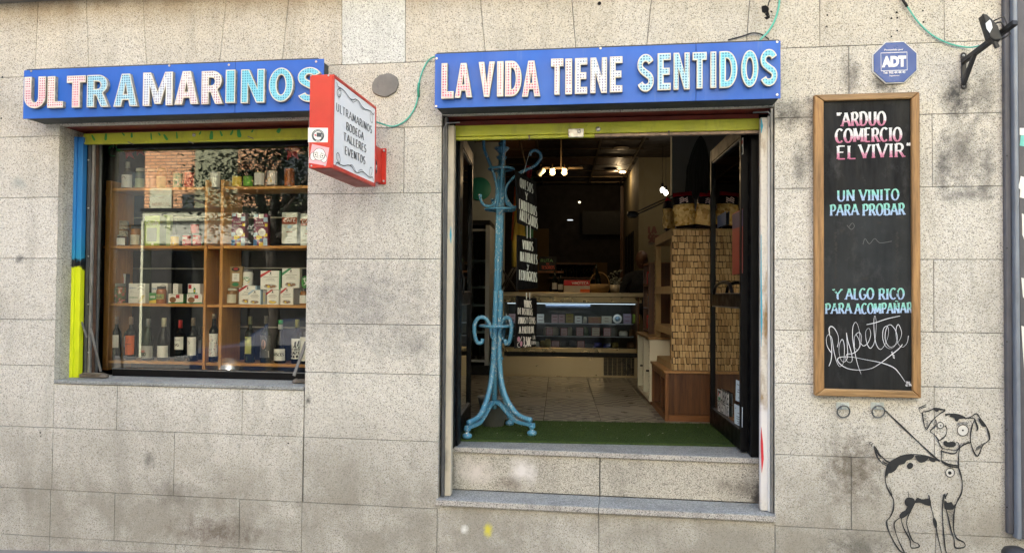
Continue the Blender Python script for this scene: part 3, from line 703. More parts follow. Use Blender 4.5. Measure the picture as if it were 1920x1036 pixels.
MB().box(-2.09, -1.97, .12, .18, 1.0125, 1.034).lathe([(.03, 0), (.03, .01), (.02, .02), (.006, .028)], (-2.085, .14, 1.0125), 12).build('foot_bracket', m_brn, g2, .005, 2)
MB().bar(P(551, 704, .14), P(574, 640, .17), .02, .008, up=(0, 1, 0)).build('diagonal_strut', m_galv, g2, .001)

# ============================================================ doorway: guides and shutter
m_creamch = paint('stained_cream_channel', (.50, .455, .36), .55, .15, 5, dirt=.55, metal=.0, bump=.15)
n = NT('spray_stained_channel'); g = n.coord('world', False); sz = n.n('SeparateXYZ'); n.l(g, sz.inputs[0])
base = n.mix(n.rng(n.noise(n.scl(g, (1, 1, .25)), 9, 6, .7), .48, .62), (.62, .59, .52), (.26, .16, .06))
base = n.mix(n.rng(n.noise(g, 60, 4, .7), .5, .8, 0, .5), base, (.12, .09, .06))
zz = n.math('ADD', sz.outputs[2], n.rng(n.noise(g, 8, 4), .3, .7, -.08, .08))
up = n.rng(zz, 1.0, .9); base = n.mix(n.math('MULTIPLY', up, n.rng(zz, .38, .55)), base, (.70, .68, .66))
n.set(base, .55); m_rightch = n.m
m_redspray = plain('red_spray', (.60, .03, .04), .6); m_bluespray = plain('turquoise_spray', (.02, .32, .48), .6)
ds = thing('door_shutter', 'raised lime green roller shutter with a steel lock plate over the open doorway', 'roller shutter', (-.1, .12, .35))
xl = P(853, 250, .13).x; xr = P(1424, 232, .13).x
zb = P(1140, 257, .13).z; zm = P(1140, 250, .13).z; zt = P(1140, 229, .13).z
MB().box(xl, xr, .125, .145, zm, zt).build('bottom_slat', m_lime, ds, .003)
b = MB(); b.box(xl, (xl+xr)/2-.05, .119, .150, zb, zm-.004); b.build('slat_lip', m_lime, ds, .003)
b = MB(); b.box((xl+xr)/2-.049, xr, .119, .150, zb, zm-.004); b.build('slat_lip', paint('bare_rusty_lip', (.30, .22, .16), .5, .5, 12, dirt=.6, metal=.4), ds, .003)
MB().box(xl, xr, .148, .19, zt-.02, 2.70).build('shutter_box', m_redold, ds)
p = P(1080, 249, .112); MB().box(p.x-.048, p.x+.048, .106, .116, p.z-.030, p.z+.026).build('lock_plate', paint('brushed_lock_plate', (.62, .60, .54), .4, .2, 20, metal=.5, dirt=.3), ds, .005, 2)
for px, py, r, m_ in ((1086, 246, .011, m_steel), (1121.5, 242, .015, m_steel), (1100, 235, .007, m_lime), (1145, 233, .007, m_lime), (1100, 249, .007, m_lime), (1145, 246, .007, m_lime)):
    p = P(px, py, .104 if py == 246 and px < 1100 else .123); b = MB(Matrix.Translation(p) @ Matrix.Rotation(R(90), 4, 'X')); b.lathe([(r, -.002), (r, .003), (r*.5, .005)], n=12); b.build('lock' if r > .01 else 'rivet', m_, ds)
for px, py in ((992, 257), (1254, 249)):
    p = P(px, py, .115); MB().bar(p+V((0, 0, .012)), p+V((.003, -.004, -.018)), .009, .007).build('latch_peg', m_brn, ds)
def chan(pxs, y, z0, z1, m_, name, bev=.002, py=600):
    a, b = P(pxs[0], py, y), P(pxs[1], py, y); return MB().box(a.x, b.x, y, y+.05, z0, z1).build(name, m_, ds, bev)
ZT = .352
chan((830, 835), .020, ZT, 2.70, m_greygun, 'guide_edge'); chan((834.5, 848), .05, ZT, 2.655, m_creamch, 'guide_rail', .003)
MB().tube([P(831.5, 760, .012), P(832.5, 240, .012), P(838, 231, .012), P(862, 229.5, .012)], .005, 6).build('cable_conduit', m_galv, ds)
chan((1426, 1440), .05, ZT, 2.655, m_rightch, 'guide_rail', .003); chan((1440.5, 1443.5), .035, ZT, 2.66, m_white, 'guide_rib', .001); chan((1445, 1450), .012, ZT, 2.70, m_galv, 'guide_edge')
MB().tube([P(1444, 238, .02), P(1445.5, 216, .012), P(1440, 210, .012), P(1412, 211, .012)], .0055, 6).build('cable_conduit', m_galv, ds)
sp = MB(); fm = lambda u, v, l: tuple(P(u, v, .0485-l))
ribbon(sp, [(1427.5, 800), (1428.5, 830), (1429.5, 860), (1428.5, 885)], [.5, 4.5, 5, .5], fm); sp.build('red_spray_mark', m_redspray, ds)
sp = MB(); ribbon(sp, [(1427.2, 440), (1427.2, 520), (1428, 600), (1427.6, 650)], [1, 2, 3.2, .5], fm); ribbon(sp, [(1427.5, 222), (1428.5, 236), (1427.5, 250)], [1, 5, 1], fm)
ribbon(sp, [(845.5, 424), (845, 440), (845.5, 456)], [.5, 3.5, 1], fm); sp.build('turquoise_spray_mark', m_bluespray, ds)
sp = MB(); fm2 = lambda u, v, l: tuple(P(u, v, .146-l)) if 0 else tuple(P(u, v, .1205-l))
# black door jambs either side
JB = thing('door_frame', 'black steel door jambs just inside the shutter guides', 'door frame', (-.1, .25, .63))
a = P(848, 500, .2).x
MB().box(-1.094, P(862, 500, .22).x, .205, .30, .6265, 2.72).box(-1.094, P(858, 500, .2).x+.0, .125, .203, .6275, 2.62).build('jamb', m_blackgloss, JB, .003)
MB().box(P(1405, 500, .26).x, .889, .206, .34, .6265, 2.72).build('jamb', m_blackgloss, JB, .003)
MB().box(-1.09, .889, .22, .30, 2.66, 2.72).build('head', m_blackgloss, JB, .003)

# ============================================================ projecting red sign
m_red = paint('sun_faded_red_paint', (.56, .032, .016), .42, .14, 4, bump=.05, dirt=.06)
m_redsh = paint('red_sheet_underside', (.30, .06, .045), .6, .2, 4)
m_face = paint('white_acrylic_face', (.86, .86, .84), .55, .02, 4)
m_ink = plain('black_ink', (.012, .012, .014), .5)
RX1 = -1.468; ya, yb_ = -.84, -.16; rz0, rz1 = 2.243, 2.728
t = (P(578, 230, ya).x-P(622, 230, ya).x); RX0 = RX1+t
rs = thing('projecting_sign', 'red box sign standing out from the wall, its white face reading ULTRAMARINOS BODEGA TALLERES EVENTOS', 'shop sign', ((RX0+RX1)/2, -.08, rz0))
bx = MB(); bx.box(RX0, RX1-.004, ya, yb_, rz0, rz1); bx.build('box', m_red, rs, .003)
fr = MB()
for (y0, y1, z0, z1) in ((ya, yb_, rz1-.016, rz1), (ya, yb_, rz0, rz0+.020), (ya, ya+.012, rz0+.0205, rz1-.0165), (yb_-.010, yb_, rz0+.0205, rz1-.0165)): fr.box(RX1-.0038, RX1+.004, y0, y1, z0, z1)
fr.build('face_frame', m_red, rs, .001)
MB().box(RX1-.0038, RX1, ya+.0125, yb_-.0105, rz0+.021, rz1-.017).build('white_face', m_face, rs)
MB().box(RX0+.01, RX1-.01, ya+.01, yb_-.01, rz0-.002, rz0-.0003).build('underside', m_redsh, rs)
def PXs(px, py):                               # pixel -> point on the sign's white face
    d = ray(px, py); return CP+d*((RX1-CP.x)/d.x)
fmap = lambda u, v, l: (RX1+.0006+l, u, v)
ink = MB()
for s_, (xa, ytop, xb, ybot) in (('ULTRAMARINOS', (630.5, 195, 696.5, 248)), ('BODEGA', (649, 230, 681, 261)), ('TALLERES', (644, 250, 685.5, 284)), ('EVENTOS', (646, 276, 683.5, 306))):
    a = PXs(xa, ytop); b = PXs(xb, ybot); h = .0415
    pz = (PXs(xa, ytop+7.4).z+PXs(xb, ybot-6.3).z)/2
    fm = (lambda a_, z_: (lambda u, v, l: (RX1+.0006+l, a_.y+u, z_+v)))(a, pz-h/2)
    write(ink, s_, fm, b.y-a.y, h, .23, .38, .12, .24)
def scroll(zc, flip):
    L_ = yb_-ya-.05; y0 = ya+.025; f = -1 if flip else 1
    mp = lambda q: [(y0+u*L_, zc+f*v) for u, v in q]
    for q, w in (([(.02, .022), (.05, .004), (.11, .006), (.20, .004), (.32, -.012), (.40, -.010), (.47, .006), (.56, .006), (.63, -.008), (.72, -.012), (.80, -.004), (.88, .0), (.95, -.008), (.98, .012)], .0045),
                 ([(.11, .004), (.05, -.012), (.035, -.032), (.06, -.048), (.10, -.042), (.12, -.02), (.11, .0)], .0045), ([(.11, -.006), (.075, -.016), (.06, -.032), (.08, -.038), (.10, -.026)], .002),
                 ([(.88, -.004), (.86, -.03), (.88, -.056), (.92, -.062), (.935, -.04), (.90, -.01)], .0035), ([(.34, -.012), (.40, -.022), (.46, -.008), (.50, .006)], .003),
                 ([(.55, .004), (.59, -.012), (.65, -.022), (.70, -.013)], .003)):
        ribbon(ink, catmull(mp(q), 5), w, fmap)
scroll(2.676, False); scroll(2.284, True)
ink.build('face_print', m_ink, rs)
# wall bracket
MB().box(RX1-.03, RX1-.006, -.157, -.003, 2.285, 2.50).build('bracket_web', m_red, rs, .002)
MB().box(RX1-.03, RX1+.02, -.012, -.002, 2.28, 2.505).build('bracket_plate', m_red, rs, .002)
for z in (2.30, 2.49):
    b = MB(Matrix.Translation((RX1+.006, -.012, z)) @ Matrix.Rotation(R(90), 4, 'X')); b.lathe([(.008, 0), (.007, .006), (.003, .008)], n=10); b.build('bolt', m_steel, rs)
b = MB(); b.add([(RX1-.0055, -.13+.026*math.cos(R(20*i)), 2.37+.045*math.sin(R(20*i))) for i in range(18)], [tuple(range(18))])
stk = b.build('round_sticker', m_ink, rs)
b = MB(); letters(b, 'HIPS', (RX1-.0052, -.152, 2.352), YA, ZA, .044, .03, XA, 0, .02); b.build('sticker_print', m_white, stk)
for px, py in ((583, 142), (616, 142), (584, 311), (609, 310)):
    p = P(px, py, ya); b = MB(Matrix.Translation(p) @ Matrix.Rotation(R(90), 4, 'X')); b.lathe([(.0055, -.001), (.005, .002), (.002, .003)], n=8); b.build('screw', m_steel, rs)
# stickers on the narrow end
def cir(b, c, r, fm, n=24, mi=0): blob(b, [(c[0]+r*math.cos(R(360*i/n)), c[1]+r*math.sin(R(360*i/n))) for i in range(n)], fm, mi, False)
fe = lambda u, v, l: tuple(P(u, v, ya-.0003-l))
fz = lambda u, v, l: fe(570+u/10.36, 230+v/10.36, l)
m_stk = plain('sticker_paper', (.80, .80, .74), .5); m_pinkp = plain('pink_sticker_paper', (.78, .42, .45), .5); m_grey = plain('slate_print', (.05, .07, .08), .5); m_rdp = plain('red_print', (.6, .04, .07), .5)
b = MB(); b.poly([fz(80, 98, 0), fz(466, 102, 0), fz(462, 382, 0), fz(76, 380, 0)]); s1 = b.build('white_sticker', m_stk, rs)
b = MB(); cir(b, (270, 252), 122, fz); cir(b, (270, 252), 84, fz, mi=1)
blob(b, [(245, 190), (345, 200), (345, 285), (338, 308), (330, 280), (245, 276)], fz, 0, False); blob(b, [(203, 222), (238, 232), (240, 262), (205, 256)], fz, 2, False)
for i in range(15):
    an = R(200-i*14-0); an2 = R(200-i*14-7)
    if i < 15: ribbon(b, [(270+104*math.cos(an)-0, 252-90*math.sin(an)), (270+108*math.cos(an), 252-113*math.sin(an))], 9, fz, 1)
for i in range(6):
    an = R(250+i*8); ribbon(b, [(270+94*math.cos(an), 252-94*math.sin(an)), (270+112*math.cos(an), 252-112*math.sin(an))], 8, fz, 1)
b.build('sticker_print', [m_grey, m_stk, m_rdp], s1)
b = MB(); b.poly([fz(156, 414, 0), fz(492, 488, 0), fz(430, 838, 0), fz(90, 778, 0)]); s2 = b.build('pink_sticker', m_pinkp, rs)
b = MB()
for c, r1 in (((178, 655), (58, 78)), ((385, 695), (60, 76))):
    blob(b, [(c[0]+(r1[0]+4)*math.cos(R(30*i)), c[1]+(r1[1]+4)*math.sin(R(30*i))) for i in range(12)], fz, 0); blob(b, [(c[0]+(r1[0]-4)*math.cos(R(30*i)), c[1]+(r1[1]-4)*math.sin(R(30*i))) for i in range(12)], fz, 1)
cir(b, (297, 615), 121, fz); cir(b, (297, 615), 112, fz, mi=1)
for c in ((224, 622), (357, 645)):
    cir(b, c, 44, fz); cir(b, c, 37, fz, mi=1); cir(b, c, 15, fz)
ribbon(b, [(236, 558), (280, 592)], 6, fz); ribbon(b, [(362, 570), (316, 600)], 6, fz); ribbon(b, catmull([(250, 668), (290, 650), (326, 664), (312, 690), (262, 686)], 4, True), 6, fz, closed=True)
b.build('sticker_print', [m_ink, m_stk], s2)

# ============================================================ alarm company plate
ad = thing('alarm_plate', 'blue octagonal alarm company plate above the chalkboard', 'sign', (P(1676, 155).x, -.004, P(1676, 155).z))
c_ = P(1676.5, 118.5); ra = .1195
octo = lambda r, y: [(c_.x+r*1.0*math.cos(R(22.5+45*i))*1.0, y, c_.z+r*1.0*math.sin(R(22.5+45*i))) for i in range(8)]
m_adt = paint('alarm_plate_blue', (.010, .060, .26), .3, .06, 4)
MB().slab(octo(ra*1.085, -.012), (0, .010, 0)).build('white_rim', m_white, ad, .002)
MB().slab(octo(ra*1.045, -.0132), (0, .001, 0)).build('black_line', m_ink, ad)
MB().slab(octo(ra*1.025, -.0142), (0, .001, 0)).build('blue_field', m_adt, ad)
b = MB(); O_ = lambda px, py: P(1640+px/12.95, 80+py/12.95, -.0146)
def prt(s_, x0, y0, x1, y1, off=0.0):
    a = O_(x0, y1); w = (O_(x1, y1)-a).length; h = (O_(x0, y0)-a).length; letters(b, s_, a, XA, ZA, w, h, -YA, 0, off)
prt('Protegido por', 235, 160, 695, 215, .02); prt('Tel: 902 44 44 40', 205, 700, 745, 765, .03); prt('Siguenos', 350, 790, 595, 830, .01)
fo = lambda u, v, l: tuple(O_(u, v)+V((0, -l, 0)))
ribbon(b, [(150, 255), (785, 232), (790, 668), (158, 688)], 18, fo, closed=True)
prt('ADT', 172, 335, 765, 605, .075)
b.build('plate_print', m_white, ad)

# ============================================================ framed chalkboard
m_oak = wood('varnished_pine_frame', (.17, .085, .026), (.42, .235, .085), 'z', .5); m_oakx = wood('varnished_pine_rail', (.18, .10, .035), (.44, .27, .115), 'x', .5)
n = NT('chalkboard_slate'); g = n.coord('world', False)
base = n.mix(n.rng(n.noise(n.scl(g, (1, 1, .18)), 34, 5, .7), .45, .75), (.015, .016, .0165), (.006, .006, .006))
sp_ = n.n('SeparateXYZ'); n.l(g, sp_.inputs[0])
wipe = n.math('MULTIPLY', n.rng(sp_.outputs[2], 1.50, 1.56), n.rng(sp_.outputs[2], 2.14, 2.08)); base = n.mix(n.math('MULTIPLY', wipe, n.rng(n.noise(g, 6, 5, .6), .3, .7, .3, 1)), base, (.030, .034, .036))
dust = n.noise(n.scl(g, (1, 1, .6)), 9, 6, .7); base = n.mix(n.rng(dust, .55, .8, 0, .3), base, (.14, .14, .14))
n.set(base, n.rng(n.noise(n.scl(g, (1, 1, .15)), 20, 4),   .3, .7, .5, .85), 0, .2); m_slate = n.m
cb = thing('chalkboard', 'tall pine framed chalkboard with pink and turquoise lettering and a chalk signature', 'chalkboard', (1.35, -.02, 1.04))
def YP(y): return lambda px, py: P(px, py, y)
f1 = YP(-.045)
ox0, ox1 = f1(1527.5, 460).x, f1(1726.5, 460).x; oz0, oz1 = f1(1627, 744).z, f1(1627, 174.5).z
ix0, ix1 = f1(1545.5, 460).x, f1(1711, 460).x; iz0, iz1 = f1(1627, 730).z, f1(1627, 187).z
for q, m_ in (([(ox0, oz0), (ix0, iz0), (ix0, iz1), (ox0, oz1)], m_oak), ([(ox1, oz0), (ox1, oz1), (ix1, iz1), (ix1, iz0)], m_oak), ([(ox0+.001, oz1), (ix0, iz1+.001), (ix1, iz1+.001), (ox1-.001, oz1)], m_oakx), ([(ox0+.001, oz0), (ox1-.001, oz0), (ix1, iz0-.001), (ix0, iz0-.001)], m_oakx)):
    MB().slab([(x, -.045, z) for x, z in q], (0, .040, 0)).build('frame_member', m_, cb, .007, 3)
MB().box(ix0-.01, ix1+.01, -.022, -.006, iz0-.01, iz1+.01).build('slate', m_slate, cb)
yc = -.0222; fc = lambda u, v, l: tuple(P(u, v, yc-l))
m_chp = gradv('pink_chalk_paint', [(0, (.40, .12, .19)), (.42, (.62, .30, .38)), (.52, (.74, .72, .72)), (1, (.80, .80, .78))], 0, 1) if 0 else None
b1s = []
def chalk(s_, x0, y0, x1, y1, stops, name, T=.2, slope=-.02, serif=.13):
    za, zb_ = P((x0+x1)/2, y1, yc).z, P((x0+x1)/2, y0, yc).z
    m_ = gradv('chalk_'+name, stops, za, zb_)
    b = MB(); fmm = lambda u, v, l: tuple(P(x0+u, y1+slope*u-v, yc-l)); write(b, s_, fmm, x1-x0, (y1-y0), T, .5, serif, .17, .02)
    o = b.build('chalk_lettering', m_, cb); return o
PK = [(0, (.50, .14, .24)), (.40, (.66, .32, .42)), (.50, (.72, .70, .70)), (1, (.80, .82, .80))]
TQ = [(0, (.36, .48, .72)), (.5, (.40, .58, .78)), (.6, (.22, .56, .52)), (1, (.30, .68, .56))]
chalk('\u201cARDUO', 1569, 212, 1660, 237, PK, 'one', slope=-.03); chalk('COMERCIO', 1567, 242, 1690, 267, PK, 'two'); chalk('EL', 1569, 274, 1604, 298, PK, 'three'); chalk('VIVIR\u201d', 1612, 271, 1708, 296, PK, 'three_b')
chalk('UN', 1570, 357, 1602, 377, TQ, 'four'); chalk('VINITO', 1612, 356, 1685, 376, TQ, 'four_b'); chalk('PARA', 1557, 384, 1609, 404, TQ, 'five'); chalk('PROBAR', 1618, 383, 1696, 404, TQ, 'five_b')
chalk('Y', 1563, 542, 1578, 561, TQ, 'six'); chalk('ALGO', 1586, 541, 1638, 561, TQ, 'six_b'); chalk('RICO', 1648, 541, 1695, 561, TQ, 'six_c')
chalk('PARA', 1548, 569, 1596, 588, TQ, 'seven'); chalk('ACOMPA\u00d1AR', 1603, 569, 1710, 588, TQ, 'seven_b')
b = MB(); fs_ = lambda u, v, l: fc(1540+u/6.906, 590+v/6.906, l)
for q, w in (([(98, 662), (125, 590), (135, 480), (125, 330), (100, 250), (65, 300), (75, 400), (125, 485)], 9), ([(108, 250), (100, 180), (125, 148), (170, 175), (215, 260), (222, 340), (208, 415)], [12]*31),
             ([(100, 258), (135, 300), (165, 480), (205, 620), (245, 668), (285, 620), (298, 500), (295, 380), (270, 315), (235, 380), (230, 480), (255, 580), (300, 606), (340, 540), (335, 380), (325, 230)], 7),
             ([(325, 230), (345, 340), (385, 470), (400, 580), (370, 615), (320, 580), (330, 510), (400, 500), (470, 455), (500, 380), (490, 200), (450, 95), (410, 150), (405, 300), (430, 460), (470, 640), (515, 765)], 8),
             ([(430, 400), (425, 300), (450, 258), (490, 330), (495, 420), (460, 450), (425, 400), (430, 280), (490, 225), (520, 290), (505, 400), (480, 440)], 6),
             ([(505, 360), (550, 400), (610, 350), (640, 250), (620, 175), (580, 200), (575, 290), (600, 390), (640, 430), (690, 340), (712, 120), (695, 10), (680, 80), (690, 280), (720, 400), (770, 445), (830, 370), (870, 240), (855, 145), (805, 180), (795, 300), (830, 400), (890, 435), (950, 400), (985, 300), (960, 200), (905, 130), (860, 135)], 7),
             ([(860, 135), (830, 220), (830, 330), (880, 410), (940, 400), (1010, 330), (1040, 230), (1000, 125), (970, 170), (970, 280), (1000, 380), (1055, 415), (1110, 360), (1128, 268)], 7),
             ([(585, 125), (700, 100), (850, 50), (1020, 12)], 9), ([(1050, 380), (1000, 440), (900, 520), (770, 620), (650, 690), (500, 712), (350, 695), (250, 640), (210, 580), (250, 545), (400, 545), (560, 575), (740, 610), (860, 645), (950, 690), (1020, 770), (1085, 865)], 10)):
    p = catmull(q, 5); w = w if not hasattr(w, '__len__') else w[0]
    ribbon(b, p, [w*(.8+.35*math.sin(i*.21)) for i in range(len(p))], fs_)
for k in range(26): x, y = 1085+random.random()*100, 860+random.random()*60; ribbon(b, [(x, y), (x+random.uniform(10, 26), y+random.uniform(-9, 9))], 6, fs_)
for k in range(6): x, y = 905+k*5, 480+k*14; ribbon(b, [(x, y), (x+random.uniform(15, 26), y+random.uniform(-3, 12))], 9, fs_)
b.build('chalk_signature', plain('white_chalk', (.66, .68, .72), .9), cb)
b = MB(); m_tar = plain('peeled_tape_residue', (.006, .006, .006), .5)
for k in range(46):
    y = 435+k*3.1; 
    for x in (1567, 1682): ribbon(b, [(x+random.uniform(-2.5, 2.5), y), (x+random.uniform(-2.5, 2.5), y+random.uniform(1, 3.6))], random.uniform(1, 5), fc)
for x, y, w in ((1575, 432, 8), (1679, 408, 15), (1613, 522, 15), (1645, 417, 7)):
    for k in range(7): ribbon(b, [(x+random.uniform(0, w*.3), y+random.uniform(-2, 2)), (x+w+random.uniform(-3, 1), y+random.uniform(-2, 2))], 1.3, fc)
b.build('tape_residue', m_tar, cb)
fb2 = MB()
for q in ([(1672, 452), (1650, 455), (1640, 447), (1630, 457), (1622, 447), (1618, 458)], [(1592, 425), (1598, 418), (1602, 424), (1596, 430), (1588, 422)]): ribbon(fb2, catmull(q, 4), .8, fc)
fb2.build('faint_chalk', plain('faint_chalk_line', (.13, .135, .135), .9), cb)

m_zinc = paint('bright_zinc_plate', (.50, .56, .56), .35, .25, 20, metal=.1); m_ringd = paint('dull_ring_steel', (.13, .135, .13), .35, .3, 20, metal=.5)
# ============================================================ rings and the painted dog
for px, label in ((1580, 'steel tie ring on the wall under the left half of the chalkboard'), (1645, 'steel tie ring on the wall from which the painted dog lead starts')):
    c = P(px, 760, -.003); rg = thing('wall_ring', label, 'ring', (c.x, -.003, c.z-.05), 'tie rings under the chalkboard')
    MB().slab([(c.x-.036, -.004, c.z-.022), (c.x+.036, -.004, c.z-.022), (c.x+.036, -.004, c.z+.020), (c.x-.036, -.004, c.z+.020)], (0, .003, 0)).box(c.x-.010, c.x+.010, -.020, -.0042, c.z-.016, c.z+.016)  .build('ring_plate', m_zinc, rg, .002)
    MB().tube([(c.x+.034*math.cos(R(20*i)), -.020-.008*math.sin(R(20*i)), c.z-.030+.034*math.sin(R(20*i))) for i in range(18)], .0045, 8, closed=True).build('ring', m_ringd, rg)
dg = MB(); fd = lambda u, v, l: tuple(P(1540+u/3.5, 740+v/3.5, -.0042-l))
D = [
 ([(412, 95), (470, 150), (560, 235), (640, 310), (720, 385), (778, 435)], 7),
 ([(665, 110), (700, 105), (745, 90), (812, 98), (780, 120), (745, 150), (715, 185), (690, 225), (672, 180), (662, 112)], 5),
 ([(735, 88), (770, 92), (810, 96)], 9), ([(750, 160), (755, 190), (735, 215), (715, 238), (745, 262), (770, 298)], 5), ([(812, 200), (824, 225), (815, 265), (780, 295), (765, 300)], 5),
 ([(812, 130), (850, 124), (890, 128), (945, 150)], 8), ([(945, 155), (985, 140), (1018, 122), (1045, 155), (1085, 210), (1105, 285), (1060, 330), (1025, 400), (990, 345), (978, 270), (990, 200), (1005, 155), (960, 150)], 5.5),
 ([(1085, 210), (1105, 285)], 7), ([(1005, 155), (1025, 215), (1018, 235)], 7), ([(980, 310), (940, 322), (905, 350)], 6),
 ([(765, 300), (790, 345), (800, 350), (880, 360), (905, 345), (900, 315), (885, 310)], 5), ([(795, 352), (798, 368), (870, 384), (895, 360)], 5),
 ([(788, 360), (788, 425)], 5), ([(908, 345), (900, 400), (900, 470)], 6), ([(785, 428), (830, 452), (898, 462)], 7), ([(790, 440), (840, 466), (898, 472)], 5),
 ([(778, 435), (720, 410), (650, 392), (590, 390), (520, 402), (460, 435), (430, 480), (420, 545), (430, 600), (455, 650), (475, 690), (472, 750), (450, 800), (430, 825), (435, 870), (460, 930), (500, 1000), (530, 1030), (560, 1034)], 6),
 ([(898, 470), (915, 520), (925, 580), (920, 640), (890, 700), (875, 750), (868, 820), (870, 890), (890, 940), (935, 965), (940, 995), (880, 1000), (872, 950), (850, 880), (832, 800), (815, 730)], 6),
 ([(345, 335), (365, 400), (400, 445), (435, 465)], 5), ([(345, 335), (355, 345), (385, 390), (425, 430), (450, 440)], 6), ([(312, 330), (318, 312), (330, 305)], 3), ([(325, 345), (330, 325), (342, 312)], 3),
 ([(645, 108), (652, 88), (690, 75)], 3), ([(640, 92), (648, 80), (692, 62)], 3),
 ([(615, 705), (580, 770), (560, 830), (575, 900), (600, 955), (635, 975), (640, 995), (590, 1000), (582, 950), (545, 880), (525, 820), (530, 790)], 5),
 ([(520, 800), (480, 835), (485, 890), (510, 960), (545, 1030)], 5), ([(705, 655), (722, 740), (745, 830), (765, 930), (790, 1036)], 5), ([(805, 650), (795, 740), (798, 850), (808, 960), (820, 1030), (850, 1036)], 6),
 ([(570, 630), (574, 668)], 3), ([(445, 600), (465, 655)], 3), ([(830, 640), (815, 670)], 4), ([(810, 645), (815, 680)], 5), ([(845, 458), (845, 485)], 4)]
for q, w in D:
    p = catmull(q, 5); ribbon(dg, p, [w*1.65*(.85+.25*math.sin(i*.5+q[0][0])) for i in range(len(p))], fd)
for q in ([(430, 545), (425, 480), (450, 435), (520, 400), (590, 390), (610, 398), (590, 420), (560, 430), (545, 450), (510, 460), (490, 490), (460, 510), (440, 515)],
          [(618, 396), (700, 405), (690, 430), (660, 442), (640, 438), (625, 420)], [(705, 410), (750, 425), (740, 440), (715, 432)], [(562, 460), (580, 442), (602, 452), (598, 475), (578, 485), (565, 475)],
          [(548, 690), (570, 670), (608, 680), (612, 710), (585, 735), (552, 720)], [(612, 705), (630, 672), (660, 682), (712, 680), (718, 722), (690, 722), (650, 706)],
          [(575, 720), (600, 728), (560, 790), (525, 808), (512, 790), (530, 765), (550, 755)], [(738, 800), (758, 830), (758, 870), (745, 868), (732, 825)],
          [(808, 690), (830, 705), (855, 700), (868, 722), (890, 705), (870, 745), (830, 752), (808, 740)], [(850, 128), (900, 130), (940, 150), (905, 158), (895, 172), (880, 168), (872, 150), (845, 142)],
          [(805, 302), (822, 300), (830, 308), (860, 305), (880, 312), (882, 330), (860, 342), (830, 340), (808, 330), (800, 316)], [(738, 90), (775, 92), (760, 110), (742, 100)], [(1030, 150), (1060, 170), (1080, 205), (1060, 205), (1040, 180)],
          [(355, 355), (390, 400), (385, 405), (360, 375)], [(400, 430), (420, 440), (435, 455), (410, 445)], [(835, 500), (850, 500), (855, 515), (842, 522), (832, 512)]): blob(dg, q, fd)
for k in range(8): ribbon(dg, [(668+k*3, 130+k*11), (688+k*2.4, 128+k*11)], 3, fd); ribbon(dg, [(912+k*9, 318-k*3), (915+k*9, 338-k*4)], 3, fd); ribbon(dg, [(1010+k*7, 360-k*5+10), (1022+k*7, 338-k*4)], 3, fd); ribbon(dg, [(826+k*2, 765+k*9), (870, 748+k*10)], 2.5, fd); ribbon(dg, [(792, 368+k*6), (803, 364+k*6)], 2.5, fd)
def ell(c, rx, ry): return [(c[0]+rx*math.cos(R(20*i)), c[1]+ry*math.sin(R(20*i))) for i in range(18)]
for c, r in (((781, 198), 21), ((929, 231), 37), ((845, 508), 29)): ribbon(dg, ell(c, r, r), 5, fd, closed=True)
ribbon(dg, arc(925, 215, 42, 30, 200, 330, 10), 3.5, fd); ribbon(dg, arc(928, 205, 46, 28, 205, 320, 10), 3, fd)
cir(dg, (783, 200), 5, fd); cir(dg, (929, 231), 6, fd)
dog = dg.build('dog_mural', plain('black_wall_paint', (.016, .017, .018), .75)); tag(dog, 'black line drawing of a spotted dog on a lead painted on the granite wall', 'mural')
wm_ = MB(); fd0 = lambda u, v, l: tuple(P(1540+u/3.5, 740+v/3.5, -.0036))
for c, r in (((781, 198), 19), ((929, 231), 34), ((845, 508), 27)): wm_.poly([fd0(x, y, 0) for x, y in ell(c, r, r)])
wm_.build('white_fill', plain('white_wall_paint', (.62, .61, .56), .8), dog)
m_bud = plain('brown_mark', (.18, .06, .03), .8)

# ============================================================ floodlight on its arm, cables
m_blk = paint('black_bracket_steel', (.018, .018, .018), .5, .3, 10)
fl = thing('floodlight', 'small black floodlight clamped on a slanting wall bracket near the right edge', 'lamp', (P(1808, 165).x, -.01, P(1808, 165).z))
MB().slab([tuple(P(x, y, -.004)) for x, y in ((1801, 101), (1804, 99), (1808, 99), (1811, 102), (1812, 166), (1809, 168), (1805, 168), (1802, 165))], (0, -.008, 0)).build('wall_plate', m_blk, fl, .002)
A0 = P(1806, 116, -.02); B0 = P(1904, 42, -.40)
MB().bar(A0, B0, .028, .028).build('arm', m_blk, fl, .003)
MB().bar(P(1806, 160, -.02), P(1829, 98, -.12), .022, .02).build('brace', m_blk, fl, .003)
for py in (104.5, 161.5):
    p = P(1806.5, py, -.012); b = MB(Matrix.Translation(p) @ Matrix.Rotation(R(90), 4, 'X')); b.lathe([(.008, 0), (.006, .005), (.002, .006)], n=8); b.build('bolt', m_steel, fl)
yl = -.33
hd = MB(); q = [P(x, y, yl) for x, y in ((1839, 28), (1847, 29), (1862, 43), (1868, 50), (1876, 73), (1872, 78), (1860, 78), (1853, 72))]
hd.slab([tuple(p) for p in q], (0, -.02, 0)); hd.slab([tuple(p+V((.006, .05, 0))) for p in q], (0, -.048, 0)); hd.build('lamp_housing', m_blk, fl, .006, 2)
q = [P(x, y, yl-.0225) for x, y in ((1848, 44), (1856, 37), (1859, 42), (1861, 52), (1856, 62), (1850, 54))]; MB().slab([tuple(p) for p in q], (0, .002, 0)).build('lamp_glass', plain('bright_lamp_reflector', (.62, .70, .74), .2), fl)
MB().tube([P(x, y, yl-.01) for x, y in ((1862, 40), (1882, 31), (1892, 55), (1894, 64), (1878, 74))], .004, 6).build('yoke', m_blk, fl)
